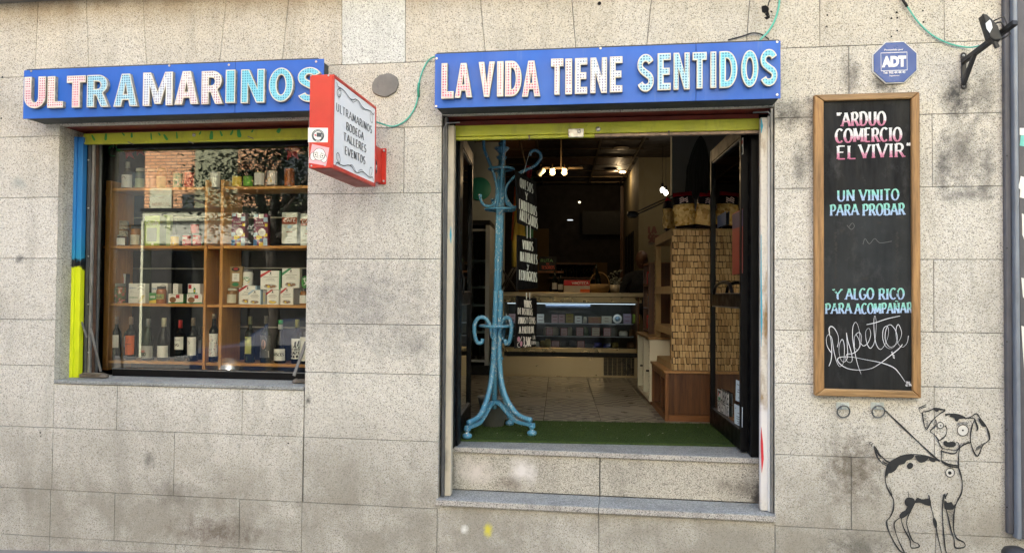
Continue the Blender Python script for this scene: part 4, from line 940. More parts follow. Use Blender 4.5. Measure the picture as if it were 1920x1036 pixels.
MB().bar(P(1862, 72, yl), P(1870, 90, yl), .02, .02).build('clamp', m_blk, fl, .002)
MB().tube([P(*p) for p in catmull([(1866, 44, -.34), (1876, 42, -.36), (1882, 50, -.36), (1880, 58, -.34)], 5)], .004, 6).build('lead', m_blk, fl)
m_teal = paint('turquoise_cable_sheath', (.10, .48, .36), .4, .2, 5)
def cable(name, pts, r, m_, label):
    b = MB(); b.tube([P(*p) for p in catmull(pts, 6)], r, 8); return tag(b.build(name, m_), label, 'cable')
cb1 = cable('cable', [(1690, -6, -.02), (1702, 14, -.018), (1722, 42, -.015), (1748, 66, -.012), (1780, 82, -.012), (1815, 89, -.02), (1838, 86, -.10)], .0045, m_teal, 'turquoise cable sagging along the top right wall to the floodlight')
MB().tube([P(*p) for p in [(1688, -10, -.02), (1694, 2, -.02), (1701, 13, -.018)]], .008, 8).build('cable_sleeve', m_blk, cb1)
cable('cable', [(1462, -8, -.012), (1460, 14, -.012), (1452, 40, -.012), (1440, 60, -.013), (1428, 72, -.10), (1424, 78, -.1)], .0055, m_teal, 'turquoise cable dropping behind the right end of the LA VIDA sign')
cable('cable', [(1365, 75, -.008), (1392, 68, -.010), (1412, 62, -.012), (1428, 65, -.013), (1442, 74, -.015)], .004, m_blk, 'thin black cable arching over the top edge of the LA VIDA sign')
cable('cable', [(1440, 12, .0), (1442, 4, -.01), (1446, -4, -.012), (1450, -12, -.01)], .0035, m_blk, 'short black wire coming out of the hole at the top of the wall')
c4 = cable('cable', [(815, 106, -.03), (803, 114, -.012), (792, 134, -.012), (785, 160, -.012), (784, 180, -.012), (776, 206, -.012), (758, 228, -.012), (735, 237, -.015), (706, 229, -.10)], .0048, m_teal, 'turquoise cable looping down from the LA VIDA sign to the red projecting sign')
MB().tube([P(*p) for p in ((785.5, 156, -.012), (784, 168, -.013), (785, 182, -.012))], .008, 8).build('tape_joint', paint('green_tape', (.05, .36, .24), .5), c4)

# ============================================================ metal cladding at the right edge
m_clad = paint('blue_grey_cladding', (.20, .225, .26), .42, .16, 4, dirt=.25, metal=.1); m_cladd = paint('dark_grey_cladding', (.085, .085, .098), .5, .2, 4, dirt=.3)
zb = P(1900, 1000, -.03).z
cl = thing('metal_corner_post', 'grey folded metal post with torn stickers at the right edge of the wall', 'post', (2.2, -.03, zb))
X = lambda px, y=-.03: P(px, 500, y).x
MB().box(X(1885.5), X(1896.5), -.035, -.003, zb, 3.6).build('edge_strip', m_cladd, cl, .003)
MB().box(X(1897), X(1911, -.06), -.07, -.003, zb-.02, 3.6).build('front_fold', m_clad, cl, .008, 2)
MB().box(X(1911.5, -.05), 2.9, -.05, -.003, zb-.02, 3.6).build('side_panel', m_cladd, cl, .003)
b = MB(); fk = lambda u, v, l: tuple(P(u, v, -.0515-l))
for q, mi in (([(1912, 240), (1921, 240), (1921, 254), (1912, 253)], 0), ([(1914, 254), (1921, 254), (1921, 275), (1912, 273)], 1), ([(1914, 330), (1921, 332), (1921, 372), (1912, 370), (1913, 355), (1909, 352)], 0), ([(1916, 400), (1921, 402), (1921, 450), (1917, 440)], 0), ([(1915, 520), (1921, 522), (1921, 560), (1918, 556)], 0), ([(1915, 610), (1921, 612), (1921, 700), (1918, 660)], 0)):
    blob(b, q, fk, mi, False)
b.build('torn_sticker', [m_stk, plain('teal_sticker', (.15, .55, .48), .5)], cl)
for py in (292, 465, 640, 805, 950):
    p = P(1888, py, -.036); b = MB(Matrix.Translation(p) @ Matrix.Rotation(R(90), 4, 'X')); b.lathe([(.005, 0), (.004, .003)], n=8); b.build('rivet', m_ink, cl)
bo = P(1904, 1028, -.35)
b = MB(); b.lathe([(.05, -.9), (.05, -.06), (.062, -.05), (.062, -.02), (.05, 0), (.02, .012), (0, .014)], bo, 20); tag(b.build('bollard', m_blk), 'black round topped bollard at the bottom right corner', 'bollard')
# ============================================================ shelving and goods in the display window
m_pine = wood('oiled_pine_board', (.46, .20, .045), (.64, .33, .09), 'z', .5); m_pinex = wood('oiled_pine_shelf', (.46, .20, .045), (.66, .34, .09), 'x', .5); m_pinei = wood('pine_inner_side', (.30, .12, .025), (.42, .20, .05), 'z', .5)
YF = .44; YBk = .70                           # front and back of the shelving
wx = lambda px, py=560, y=YF: P(px, py, y).x
wz = lambda px, py, y=YF: P(px, py, y).z
bk = thing('display_shelving', 'pine bookcase with four shelves standing behind the display window', 'shelving', (-2.8, YF, 1.0))
LX0, LX1 = wx(195), wx(205); AX0, AX1 = wx(381.5), wx(386.5); BX0, BX1 = wx(411), wx(417)
zs = [wz(300, 351.5), wz(300, 460.5), wz(300, 569), wz(300, 677)]      # top faces of the four shelves
zs = [round(z, 3) for z in zs]; print('shelf z', zs)
zt = wz(208, 339)
for a, b_, zz in ((LX0, LX1, zt), (AX0, AX1, wz(382, 337)), (BX0, BX1, wz(414, 337))):
    MB().box(a, b_, YF-.004, YBk, 1.03, zz).build('upright', m_pine, bk, .002)
for k, z in enumerate(zs):
    th = .020
    MB().box(LX1+.001, AX0-.001, YF, YBk, z-th, z).build('shelf', m_pinex, bk, .002)
    if k: MB().box(AX1+.001, BX0-.001, YF+.006, YBk, z-th-.002, z-.002).build('shelf', m_pinex, bk, .002)
    MB().box(BX1+.001, -1.88, YF, YBk, z-th, z).build('shelf', m_pinex, bk, .002)
MB().box(LX0-.03, LX0-.001, YF-.001, YBk, zs[1]-.016, zs[1]-.002).build('ledge', m_pinex, bk, .001); MB().box(LX0-.022, LX0-.002, YF+.02, YF+.05, wz(195, 366), wz(195, 356)).build('ledge', m_pinex, bk, .001)
MB().box(-1.88, -1.85, YF, YBk, 1.03, zt).build('upright', m_pinei, bk)
# dark room behind the display, rails
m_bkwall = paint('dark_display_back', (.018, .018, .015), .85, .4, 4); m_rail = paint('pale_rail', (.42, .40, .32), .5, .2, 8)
dr = thing('display_room', 'dark plastered niche behind the window shelving', 'wall', (-2.8, 1.3, .9))
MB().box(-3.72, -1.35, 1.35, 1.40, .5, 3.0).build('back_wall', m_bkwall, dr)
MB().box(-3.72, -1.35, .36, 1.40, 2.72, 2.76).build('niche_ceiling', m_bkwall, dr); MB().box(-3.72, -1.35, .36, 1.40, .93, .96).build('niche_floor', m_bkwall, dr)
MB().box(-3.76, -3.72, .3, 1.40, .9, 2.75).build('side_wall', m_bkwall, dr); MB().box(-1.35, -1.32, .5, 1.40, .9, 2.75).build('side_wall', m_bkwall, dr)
rl = thing('pale_rail', 'pale horizontal rails crossing behind the window shelves', 'rail', (-2.8, .76, 1.0))
for (xa, xb, y, h) in ((228, 386, 408, .010), (435, 580, 408, .010), (228, 386, 503, .009), (435, 580, 502, .009), (433, 580, 612, .010)):
    a, b_ = P(xa, y, .76), P(xb, y, .76); MB().box(a.x, b_.x, .76, .77, a.z-h/2, a.z+h/2).build('rail', m_rail, rl)
# woven card shingles down the left side
m_card = paint('corrugated_card_shingle', (.36, .235, .10), .85, .14, 9, bump=.2, bs=120); m_card2 = paint('corrugated_card_shingle_pale', (.43, .295, .135), .85, .14, 9, bump=.2, bs=120); m_cardd = plain('gap_shade_card', (.05, .03, .015), .9)  # near-black board imitates shadow lines between the shingle rows
ws = thing('card_shingle_panel', 'narrow panel of overlapping cardboard shingles at the left of the window display', 'panel', (-3.55, .6, 1.0))
xw = P(186, 500, YG+.06).x
xq0, xq1 = P(182, 500, .69).x, P(198, 500, .69).x
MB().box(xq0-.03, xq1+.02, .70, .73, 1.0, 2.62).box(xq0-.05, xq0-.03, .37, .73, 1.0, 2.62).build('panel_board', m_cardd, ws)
rr = random.Random(5); shin = []
for kk in range(3):
    b = MB(); b.slab([(-.0165, 0, 0), (.0165, 0, 0), (.015, 0, .055), (-.015, 0, .055)], (0, .003, 0)); me = None
    o = b.build('shingle', m_card if kk < 2 else m_card2, ws); o.data.transform(Matrix.Translation(-V((0, 0, 0)))); shin.append(o)
proto_sh = shin[0].data; pw = wm(ws); bpy.data.objects.remove(shin[1]); bpy.data.objects.remove(shin[2]); sh0 = shin[0]
# mesh in local frame of its own
bz = MB(); bz.slab([(-.0165, 0, 0), (.0165, 0, 0), (.0155, 0, .055), (-.0155, 0, .055)], (0, .003, 0))
def raw_mesh(name, b, m):
    me = bpy.data.meshes.new(name); me.from_pydata([tuple(v) for v in b.v], [], b.f); me.materials.append(m); me.update(); return me
SHM = [raw_mesh('shingle', bz, m_card), raw_mesh('shingle', bz, m_card2)]
bpy.data.objects.remove(sh0)
def place_piece(name, me, parent, M_world):
    o = bpy.data.objects.new(name, me); COL.objects.link(o); o.parent = parent; o.matrix_basis = wm(parent).inverted() @ M_world; WM[o.name] = M_world; return o
z = 1.01; row = 0
while z < 2.60:
    x = xq0-.01+(.014 if row % 2 else 0)
    for c in range(4):
        if x < xq1+.02: place_piece('shingle', rr.choice(SHM), ws, Matrix.Translation((x+.016, .690-rr.uniform(0, .004), z)) @ Matrix.Rotation(R(rr.uniform(-3, 3)), 4, 'Y') @ Matrix.Rotation(R(-7), 4, 'X'))
        x += .0345
    z += .0455; row += 1

# ---- goods
LM = {}
def pm(name, col, rough=.45):
    k = 'print_'+name; return plain(k, col, rough)
c_white, c_cream, c_black = (.84, .84, .80), (.66, .62, .48), (.012, .012, .012)
m_bott = paint('dark_bottle_glass', (.003, .005, .003), .12, .2, 3, spec=.25, bump=0); m_bottg = paint('green_bottle_glass', (.012, .02, .012), .12, .2, 3, spec=.3, bump=0); m_bottc = paint('smoky_bottle_glass', (.07, .08, .075), .12, .2, 3, bump=0)
m_jarc = paint('clear_jar_glass', (.16, .15, .11), .1, .3, 5, bump=0)
def band(par, c, r, z0, z1, half, m_, name='label', a0=-90):
    b = MB(); n_ = 10; b.lathe([(r+.0008, z0), (r+.0008, z1)], c, n_, a0=a0-half, a1=a0+half, smooth=True); return b.build(name, m_, par)
def lines(b, fm, w, h, rows, seed=0, t=.0022):
    q = random.Random(seed)
    for i in range(rows):
        v = h*(1-(i+.7)/(rows+.4)); l = w*q.uniform(.45, .9); ribbon(b, [(-l/2, v), (l/2, v)], t, fm)
def bottle(px, top, bot, y, label, kind='bordeaux', r=.037, cap=(.3, .2, .12), caplen=.055, lab=None, capm=None, tilt=0, gm=None):
    c = P(px, bot, y); zb_ = wz_at(bot, px, y); H = P(px, top, y).z-zb_
    t = thing('wine_bottle', label, 'bottle', (c.x, y, zb_), 'wine bottles in the display window')
    if kind == 'bordeaux': pr = [(r*.92, 0), (r, .006), (r, .60*H), (r*.94, .655*H), (r*.62, .705*H), (r*.42, .735*H), (r*.36, .78*H), (r*.35, .985*H), (r*.38, .99*H), (r*.36, H)]
    else: pr = [(r*.92, 0), (r, .006), (r, .40*H), (r*.93, .50*H), (r*.72, .62*H), (r*.50, .70*H), (r*.38, .78*H), (r*.35, .985*H), (r*.37, H)]
    MB().lathe(pr, (c.x, y, zb_), 20).build('glass_body', gm or m_bott, t)
    MB().lathe([(r*.40, H-caplen), (r*.39, H-.004), (r*.36, H+.0015), (0, H+.002)], (c.x, y, zb_), 14).build('capsule', capm or plain('capsule_%s' % label[:22].replace(' ', '_'), cap, .4), t)
    if lab:
        f0, f1, m_, half, fn = lab
        L = band(t, (c.x, y, zb_), r, f0*H, f1*H, half, m_)
        if fn:
            b = MB(); fn(b, cylmap((c.x, y, zb_+f0*H), r+.001), 2*R(half)*r, (f1-f0)*H)
            if b.v: b.build('label_print', [m_ink, pm('red', (.5, .03, .03)), pm('green', (.03, .25, .10)), pm('grey', (.25, .25, .25)), pm('blue', (.05, .18, .42))], L)
    return t
SHZ = {0: zs[0], 1: zs[1], 2: zs[2], 3: zs[3]}
def wz_at(bot, px, y): return min(zs, key=lambda z: abs(z-P(px, bot, y).z)+ .0)+.0005
YB = .52
def f_img(b, fm, w, h): ribbon(b, [(-w*.3, h*.62), (-w*.2, h*.78)], .006, fm); ribbon(b, [(-w*.28, h*.6), (-w*.12, h*.72)], .005, fm)
def f_orange(b, fm, w, h):
    write(b, 'ZARRO', lambda u, v, l: fm(u-w*.25, v+h*.52, l), w*.5, .008, .25, .6); lines(b, fm, w*.5, h*.35, 2, 3, .001)
    ribbon(b, catmull([(-w*.3, h*.8), (-w*.1, h*.92), (0, h*.7), (w*.1, h*.86)], 4), .0012, fm)
def f_grey(b, fm, w, h):
    write(b, 'ROJO', lambda u, v, l: fm(u-w*.32, v+h*.48, l), w*.34, .014, .3, .8, mi=1); write(b, 'DIJO', lambda u, v, l: fm(u-w*.28, v+h*.2, l), w*.36, .022, .3, .8); ribbon(b, [(-w*.42, 0), (-w*.3, h*.6)], .010, fm)
    lines(b, lambda u, v, l: fm(u+w*.2, v+h*.3, l), w*.3, h*.4, 4, 5, .0012)
def f_rows(b, fm, w, h): lines(b, fm, w*.6, h*.6, 3, 9, .0013); ribbon(b, [(-w*.2, h*.5), (w*.2, h*.5)], .003, fm, 3)
def f_ovg(b, fm, w, h):
    write(b, 'RRAI', lambda u, v, l: fm(u-w*.36, v+h*.68, l), w*.6, .013, .2, .7, mi=3); write(b, 'OVG', lambda u, v, l: fm(u-w*.4, v+h*.28, l), w*.55, .017, .25, .8)
def f_five(b, fm, w, h): write(b, '5', lambda u, v, l: fm(u-w*.17, v+h*.62, l), .012, .022, .14, .6); lines(b, fm, w*.5, h*.5, 2, 2, .0012)
def f_pattern(b, fm, w, h):
    q = random.Random(4)
    for i in range(46):
        x, y = q.uniform(-w*.45, w*.42), q.uniform(.02, .97)*h; ribbon(b, catmull([(x, y), (x+q.uniform(-.006, .006), y+.005), (x+q.uniform(-.006, .008), y+.008)], 3), q.uniform(.001, .0025), fm, q.choice([0, 1, 3, 0]))
def f_face(b, fm, w, h):
    blob(b, [(-w*.5, 0), (w*.5, 0), (w*.48, h*.30), (w*.2, h*.36), (-w*.22, h*.36), (-w*.5, h*.26)], fm, 5, False)
    blob(b, [(w*.21*math.cos(R(20*i)), h*.60+h*.21*math.sin(R(20*i))) for i in range(18)], fm, 6, False)
    blob(b, [(-w*.3, h*.74), (w*.3, h*.74), (w*.3, h*.88), (w*.1, h*.99), (-w*.2, h*.97), (-w*.32, h*.86)], fm, 3, False); ribbon(b, [(-w*.42, h*.74), (w*.34, h*.78)], .006, fm, 0)
    for s in (-1, 1): ribbon(b, [(s*w*.09-.002, h*.63), (s*w*.09+.002, h*.63)], .0025, fm)
    ribbon(b, [(-.004, h*.49), (.004, h*.49)], .0018, fm, 1); ribbon(b, [(0, h*.54), (0, h*.62)], .0012, fm, 1)
def f_gosces(b, fm, w, h): write(b, 'GOSCES', lambda u, v, l: fm(u-w*.42, v+h*.42, l), w*.84, .018, .24, .7, mi=0); ribbon(b, [(-w*.4, h*.52), (-w*.2, h*.52)], .012, fm, 2)
def f_rabbit(b, fm, w, h):
    for q in ([(-.35, .08), (-.2, .06), (-.18, .16), (-.34, .2)], [(-.14, .06), (.02, .05), (0, .16), (-.12, .17)], [(.1, .06), (.26, .08), (.2, .2), (.08, .15)], [(-.4, .26), (-.22, .22), (-.2, .38), (-.38, .4)], [(-.16, .2), (.04, .2), (.02, .34), (-.14, .36)],
              [(.06, .22), (.28, .24), (.26, .36), (.08, .36)], [(-.3, .43), (-.1, .4), (-.08, .5), (-.24, .52)], [(-.04, .38), (.14, .4), (.16, .52), (0, .52)], [(.18, .42), (.34, .46), (.4, .58), (.24, .6)], [(-.04, .58), (.08, .56), (.1, .86), (-.02, .82)], [(.14, .62), (.24, .62), (.32, .9), (.22, .88)], [(-.1, .54), (.1, .54), (.12, .6), (-.08, .62)]):
        blob(b, [(x*w, y*h) for x, y in q], fm, 0, False)
mW = pm('white', c_white); mG = pm('lightgrey', (.42, .42, .40)); mO = pm('orange', (.75, .13, .01)); mY = pm('olive_label', (.42, .42, .10))
B_ = lambda *a, **k: bottle(*a, **k)
hb_ = lambda z0, z1, t0, b0: ((b0-z1)/(b0-t0), (b0-z0)/(b0-t0))
B_(216.6, 593, 675, YB, 'dark wine bottle with tan capsule and plain white label, leftmost on the bottom shelf', cap=(.36, .24, .16), lab=(*hb_(665, 775, 508, 878), mW, 62, f_img))
B_(232, 600, 675, YB+.12, 'wine bottle half hidden behind the leftmost white labelled bottle', cap=(.05, .04, .04), lab=(.3, .58, mG, 60, None))
B_(244.5, 594, 675.5, YB, 'dark wine bottle with bright orange label on the bottom shelf', cap=c_black, lab=(*hb_(668, 835, 510, 880), mO, 72, f_orange))
B_(277, 597, 675.5, YB, 'broad shouldered bottle with a grey label low on its body', 'burgundy', .043, (.22, .22, .21), .06, lab=(*hb_(757, 862, 525, 882), mG, 78, f_grey), gm=m_bottg)
B_(306.5, 596, 676, YB, 'burgundy bottle with cream capsule, neck medallion and white label', 'burgundy', .043, (.68, .64, .44), .062, lab=(*hb_(755, 855, 518, 884), mW, 72, f_rows))
p = P(303.5, 630, YB); b = MB(); q0 = cylmap((P(306.5, 676, YB).x, YB, 0), .0265); b = MB(); z0 = P(306.5, 630, YB).z; b.add([q0(.016*math.cos(R(24*i))-.004, z0+.011*math.sin(R(24*i)), .0) for i in range(15)], [tuple(range(15))]); b.build('neck_medallion', mW, bpy.data.objects['wine_bottle.004'])
B_(337, 600, 676, YB, 'wine bottle with red capsule and short white label reading OVG', cap=(.60, .05, .05), lab=(*hb_(680, 788, 540, 885), mW, 66, f_ovg))
B_(361, 596, 676, YB, 'wine bottle with cork coloured capsule and tall white label with a five', cap=(.25, .19, .13), lab=(*hb_(680, 835, 520, 886), mW, 64, f_five))
B_(375, 612, 676, YB+.13, 'dark bottle standing behind the bottle with the five, beside the upright', cap=c_black, lab=(.2, .6, mG, 40, None))
B_(400, 588, 677.5, YB, 'wine bottle with cork stopper and speckled label between the two uprights', cap=(.45, .20, .07), caplen=.035, lab=(*hb_(655, 850, 487, 895), mW, 74, f_pattern))
B_(468, 593, 680, YB, 'olive green bottle with a narrow yellow label, first in the right bay', cap=(.14, .15, .07), lab=(*hb_(683, 830, 510, 905), mY, 42, None), gm=m_bottg, r=.036)
_b = B_(498, 592, 680.5, YB, 'grey tinted bottle whose label shows a portrait in a flat cap', cap=(.13, .12, .10), lab=(*hb_(670, 860, 505, 905), pm('sky_grey', (.10, .10, .09)), 74, None), gm=m_bottg, r=.038)
L = [c for c in _b.children if c.name.startswith('label')][0]; c0 = wm(_b).translation; Hh = P(498, 592, YB).z-c0.z; a_, b2_ = hb_(670, 860, 505, 905)
b = MB(); f_face(b, cylmap(c0+V((0, 0, a_*Hh)), .039), 2*R(74)*.038*.8, (b2_-a_)*Hh); b.build('label_print', [m_ink, pm('dull_red', (.25, .08, .06)), mW, pm('grey', (.25, .25, .25)), mW, pm('shirt', (.52, .49, .46)), pm('skin', (.50, .30, .22))], L)
B_(525, 600, 682, YB, 'burgundy bottle with green and white capsule and GOSCES label', 'burgundy', .042, (.66, .66, .62), .062, lab=(*hb_(785, 885, 540, 908), mW, 74, f_gosces))
B_(556.5, 599, 682, YB, 'bottle with olive capsule and white label with a black rabbit', cap=(.32, .30, .03), lab=(*hb_(695, 870, 537, 910), mW, 78, f_rabbit), r=.039)
B_(572, 622, 682, YB-.02, 'blue and white labelled bottle cut off by the right edge of the window', cap=(.1, .1, .12), lab=(.1, .85, mW, 70, lambda b, fm, w, h: ribbon(b, [(-w*.4, h*.2), (-w*.4, h*.9)], .008, fm, 4)), r=.036)
c0 = wm(bpy.data.objects['wine_bottle.011']).translation; H0 = P(525, 600, YB).z-c0.z
MB().lathe([(.0172, H0-.028), (.0170, H0+.001), (0, H0+.003)], c0, 14).build('capsule_top', pm('grass_green', (.04, .34, .10)), bpy.data.objects['wine_bottle.011'])

def carton(px0, px1, py0, py1, y, label, face, side=None, fn=None, dep=.05, rot=0, base=None, name='food_box', cat='box', grp='grocery packets in the display window', tiltx=0):
    a = P(px0, py1, y); c = P(px1, py1, y); zb_ = (min(zs, key=lambda z: abs(z-a.z)) if base is None else base)+.0005; zt_ = P((px0+px1)/2, py0, y).z
    w = c.x-a.x; h = zt_-zb_; cx = (a.x+c.x)/2
    M_ = Matrix.Translation((cx, y, zb_)) @ Matrix.Rotation(R(rot), 4, 'Z') @ Matrix.Rotation(R(tiltx), 4, 'X')
    t = thing(name, label, cat, (0, 0, 0), grp, M_)
    b = MB(M_); b.box(-w/2, w/2, 0, dep, 0, h); bo_ = b.build('carton', side or face, t, .0015)
    b = MB(M_); b.box(-w/2+.001, w/2-.001, -.0006, -.0001, .001, h-.001); fp = b.build('front_panel', face, t)
    if fn:
        b = MB(); fn(b, lambda u, v, l: tuple(M_ @ V((u, -.0008-l, v))), w, h); b.build('panel_print', PR, fp)
    return t, zb_+h
PR = [m_ink, pm('red', (.5, .03, .03)), pm('green', (.05, .33, .08)), pm('yellow', (.75, .55, .04)), pm('blue', (.05, .18, .42)), pm('brown', (.25, .12, .05)), pm('lightgrey', (.42, .42, .40)), pm('white', c_white), pm('pale_blue', (.35, .50, .65))]
def dish(b, fm, cx, cy, rx, ry, col=5, k=3):
    blob(b, [(cx+rx*1.35*math.cos(R(30*i)), cy+ry*.9*math.sin(R(30*i))) for i in range(12)], fm, 6)
    q = random.Random(int(cx*1e4)+k)
    for i in range(7): x, y = cx+q.uniform(-.8, .8)*rx, cy+q.uniform(-.4, .5)*ry; blob(b, [(x+rx*.3*math.cos(R(60*j)), y+ry*.42*math.sin(R(60*j))) for j in range(6)], fm, col if i % 4 else 3)
def f_meal(corner, side, food=5):
    def f(b, fm, w, h):
        blob(b, [(-w/2, h*.62), (-w/2, h*.78), (-w*.12, h), (w*.06, h)] if 1 else [], fm, corner, False)
        if side is not None: blob(b, [(w*.42, 0), (w*.5, 0), (w*.5, h), (w*.42, h)], fm, side, False)
        blob(b, [(0, h*.8), (.006, h*.86), (.002, h*.93), (-.005, h*.88)], fm, 0); ribbon(b, [(-.012, h*.765), (.012, h*.765)], .002, fm)
        lines(b, lambda u, v, l: fm(u, v+h*.42, l), w*.8, h*.3, 3, int(w*1000), .0022); dish(b, fm, 0, h*.17, w*.24, h*.13, food)
    return f
GY = .52
zsh = zs[2]
t, zz = carton(256, 258.5, 0, 0, 0, '', mW) if 0 else (None, 0)
def f_fish(b, fm, w, h):
    write(b, 'BONITO', lambda u, v, l: fm(u-w*.44, v+h*.45, l), w*.4, h*.13, .2, .6, mi=4); lines(b, lambda u, v, l: fm(u-w*.3, v, l), w*.3, h*.35, 2, 1, .0012); ribbon(b, catmull([(w*.05, h*.75), (w*.25, h*.85), (w*.42, h*.7)], 4), .006, fm, 6); ribbon(b, catmull([(w*.05, h*.35), (w*.25, h*.5), (w*.42, h*.3)], 4), .006, fm, 6)
def f_fish2(b, fm, w, h): write(b, 'ESPARRAGOS', lambda u, v, l: fm(u-w*.44, v+h*.5, l), w*.5, h*.12, .2, .6, mi=2); [ribbon(b, [(w*.1+k*.006, h*.1), (w*.3+k*.006, h*.8)], .005, fm, 3 if k % 2 else 6) for k in range(4)]
t, zt_ = carton(240.5, 272.5, 549, 567, GY, 'white flat food box with pale asparagus, below the fish box left on the third shelf', mW, fn=f_fish2)
carton(241, 272, 531, 548.7, GY, 'white box with grey fish drawings, upper one of the left pair on the third shelf', mW, fn=f_fish, base=zt_)
carton(284, 314, 530.5, 549, GY+.08, 'white box with fish drawing standing behind the orange jar', mW, fn=f_fish, base=zsh+.062)
carton(284, 314, 549.5, 568, GY+.08, 'white box under the fish box behind the orange jar', mW, fn=None)
carton(279.5, 293, 548.5, 568, GY, 'small green and yellow box left of the orange jar', pm('green_front', (.06, .30, .07)), pm('green_side', (.05, .20, .05)), fn=lambda b, fm, w, h: (blob(b, [(-w*.48, 0.002), (w*.48, 0.002), (w*.48, h*.35), (-w*.48, h*.25)], fm, 3, False), write(b, 'VERDE', lambda u, v, l: fm(u-w*.35, v+h*.5, l), w*.7, h*.2, .2, .7, mi=7)))
def f_bread(b, fm, w, h): blob(b, [(-w*.2+w*.22*math.cos(R(30*i)), h*.4+h*.3*math.sin(R(30*i))) for i in range(12)], fm, 5); blob(b, [(w*.0, h*.55), (w*.25, h*.55), (w*.25, h*.92), (w*.0, h*.92)], fm, 1, False); blob(b, [(-w*.49, .001), (w*.49, .001), (w*.49, h*.16), (-w*.49, h*.10)], fm, 2, False); write(b, 'BONICO', lambda u, v, l: fm(u-w*.42, v+h*.8, l), w*.38, h*.1, .2, .6)
def f_pine(b, fm, w, h): blob(b, [(-w*.45, h*.5), (-w*.2, h*.5), (-w*.2, h*.9), (-w*.45, h*.9)], fm, 1, False); blob(b, [(-w*.02, h*.12), (w*.12, h*.12), (w*.14, h*.5), (w*.05, h*.62), (-w*.04, h*.5)], fm, 2); blob(b, [(0, h*.2), (w*.1, h*.2), (w*.1, h*.4), (0, h*.4)], fm, 3); blob(b, [(-w*.49, .001), (w*.3, .001), (w*.3, h*.1), (-w*.49, h*.1)], fm, 2, False); lines(b, lambda u, v, l: fm(u-w*.02, v+h*.6, l), w*.3, h*.3, 2, 4, .0012)
t, zt_ = carton(315.5, 343.5, 550.5, 568.5, GY, 'small white box with a round loaf picture and red square on the third shelf', mW, pm('green_side', (.05, .20, .05)), fn=f_bread)
carton(324, 334, 531.5, 550, GY, 'narrow white packet standing on the loaf box', mW, fn=lambda b, fm, w, h: lines(b, fm, w*.7, h, 4, 8, .0016), base=zt_)
t, zt_ = carton(350, 379, 551, 568.5, GY, 'white box with red patch and green base, lower right of the left bay', mW, fn=f_bread)
carton(352, 375, 531.5, 550.5, GY, 'white box with red square and green pineapple on top of the right hand stack', mW, fn=f_pine, base=zt_)
t = carton(221, 235, 513, 551, GY+.07, 'white box with red emblem behind the jar of pickled peppers', mW, plain('print_dark_side', (.04, .04, .04)), base=zsh, fn=lambda b, fm, w, h: (blob(b, [(-w*.25, h*.62), (w*.25, h*.62), (w*.25, h*.9), (-w*.25, h*.9)], fm, 1, False), write(b, 'T', lambda u, v, l: fm(u-w*.12, v+h*.68, l), w*.24, h*.16, .3, .8, mi=7)))
def jar(px, top, bot, y, r, label, body, lid, lab=None, H=None, cloth=None, fn=None, liq=.75, base=None, name='glass_jar'):
    c = P(px, bot, y); zb_ = (min(zs, key=lambda z: abs(z-c.z)) if base is None else base)+.0005; H = P(px, top, y).z-zb_
    t = thing(name, label, 'jar', (c.x, y, zb_), 'jars in the display window')
    MB().lathe([(r*.9, 0), (r, .006), (r, H*.74), (r*.93, H*.80), (r*.82, H*.84), (r*.82, H*.86)], (c.x, y, zb_), 18).build('jar_body', body, t)
    MB().lathe([(r*.86, H*.85), (r*.88, H*.86), (r*.88, H*.99), (r*.8, H), (0, H)], (c.x, y, zb_), 18).build('lid', lid, t)
    if cloth:
        pr = MB(); n_ = 24; pts = []
        pr.lathe([(r*.94, H*.80), (r*.98, H*.86), (r*.9, H*.99), (r*.8, H*1.01), (0, H*1.01)], (c.x, y, zb_), 20)
        pr.lathe([(r*1.06, H*.66), (r*.99, H*.78)], (c.x, y, zb_), 20); pr.build('cloth_cover', cloth, t)
    if lab:
        f0, f1, m_, half = lab; L = band(t, (c.x, y, zb_), r, f0*H, f1*H, half, m_)
        b = MB(); (fn or (lambda b, fm, w, h: lines(b, fm, w*.5, h, 3, int(px), .0016)))(b, cylmap((c.x, y, zb_+f0*H), r+.001), 2*R(half)*r, (f1-f0)*H); b.build('label_print', PR, L)
    return t
m_patt = NT('patterned_cloth_lid'); c = m_patt.coord(); v = m_patt.vor(c, 130, 'DISTANCE_TO_EDGE', 'Distance'); m_patt.set(m_patt.mix(m_patt.rng(v, .05, .13), (.06, .05, .03), (.62, .56, .40)), .8); m_patt = m_patt.m
m_pepper = NT('pickled_peppers'); c = m_pepper.coord(); v = m_pepper.noise(c, 38, 4); m_pepper.set(m_pepper.ramp(v, [(.35, (.06, .08, .02)), (.5, (.12, .13, .04)), (.56, (.40, .04, .02)), (.66, (.6, .5, .36))]), .15); m_pepper = m_pepper.m
m_orj = paint('orange_preserve', (.42, .14, .04), .2, .35, 12, bump=0); m_honey = paint('amber_preserve', (.30, .13, .03), .2, .3, 12, bump=0); m_dolid = plain('dark_jar_lid', (.06, .06, .05), .4)
jar(225, 531, 566.5, GY-.01, .040, 'jar of pickled red and green peppers, leftmost on the third shelf', m_pepper, plain('clear_lid', (.25, .24, .2), .3))
jar(302.5, 536.5, 568, GY, .035, 'orange preserve jar with black lid and green fruit label', m_orj, m_dolid, (.25, .55, mY, 60), fn=lambda b, fm, w, h: (write(b, 'RIOJA', lambda u, v, l: fm(u-w*.3, v+h*.2, l), w*.6, h*.35, .2, .7), blob(b, [(-w*.2, h*.6), (w*.2, h*.6), (w*.25, h*.9), (-.1*w, h*.95)], fm, 2)))
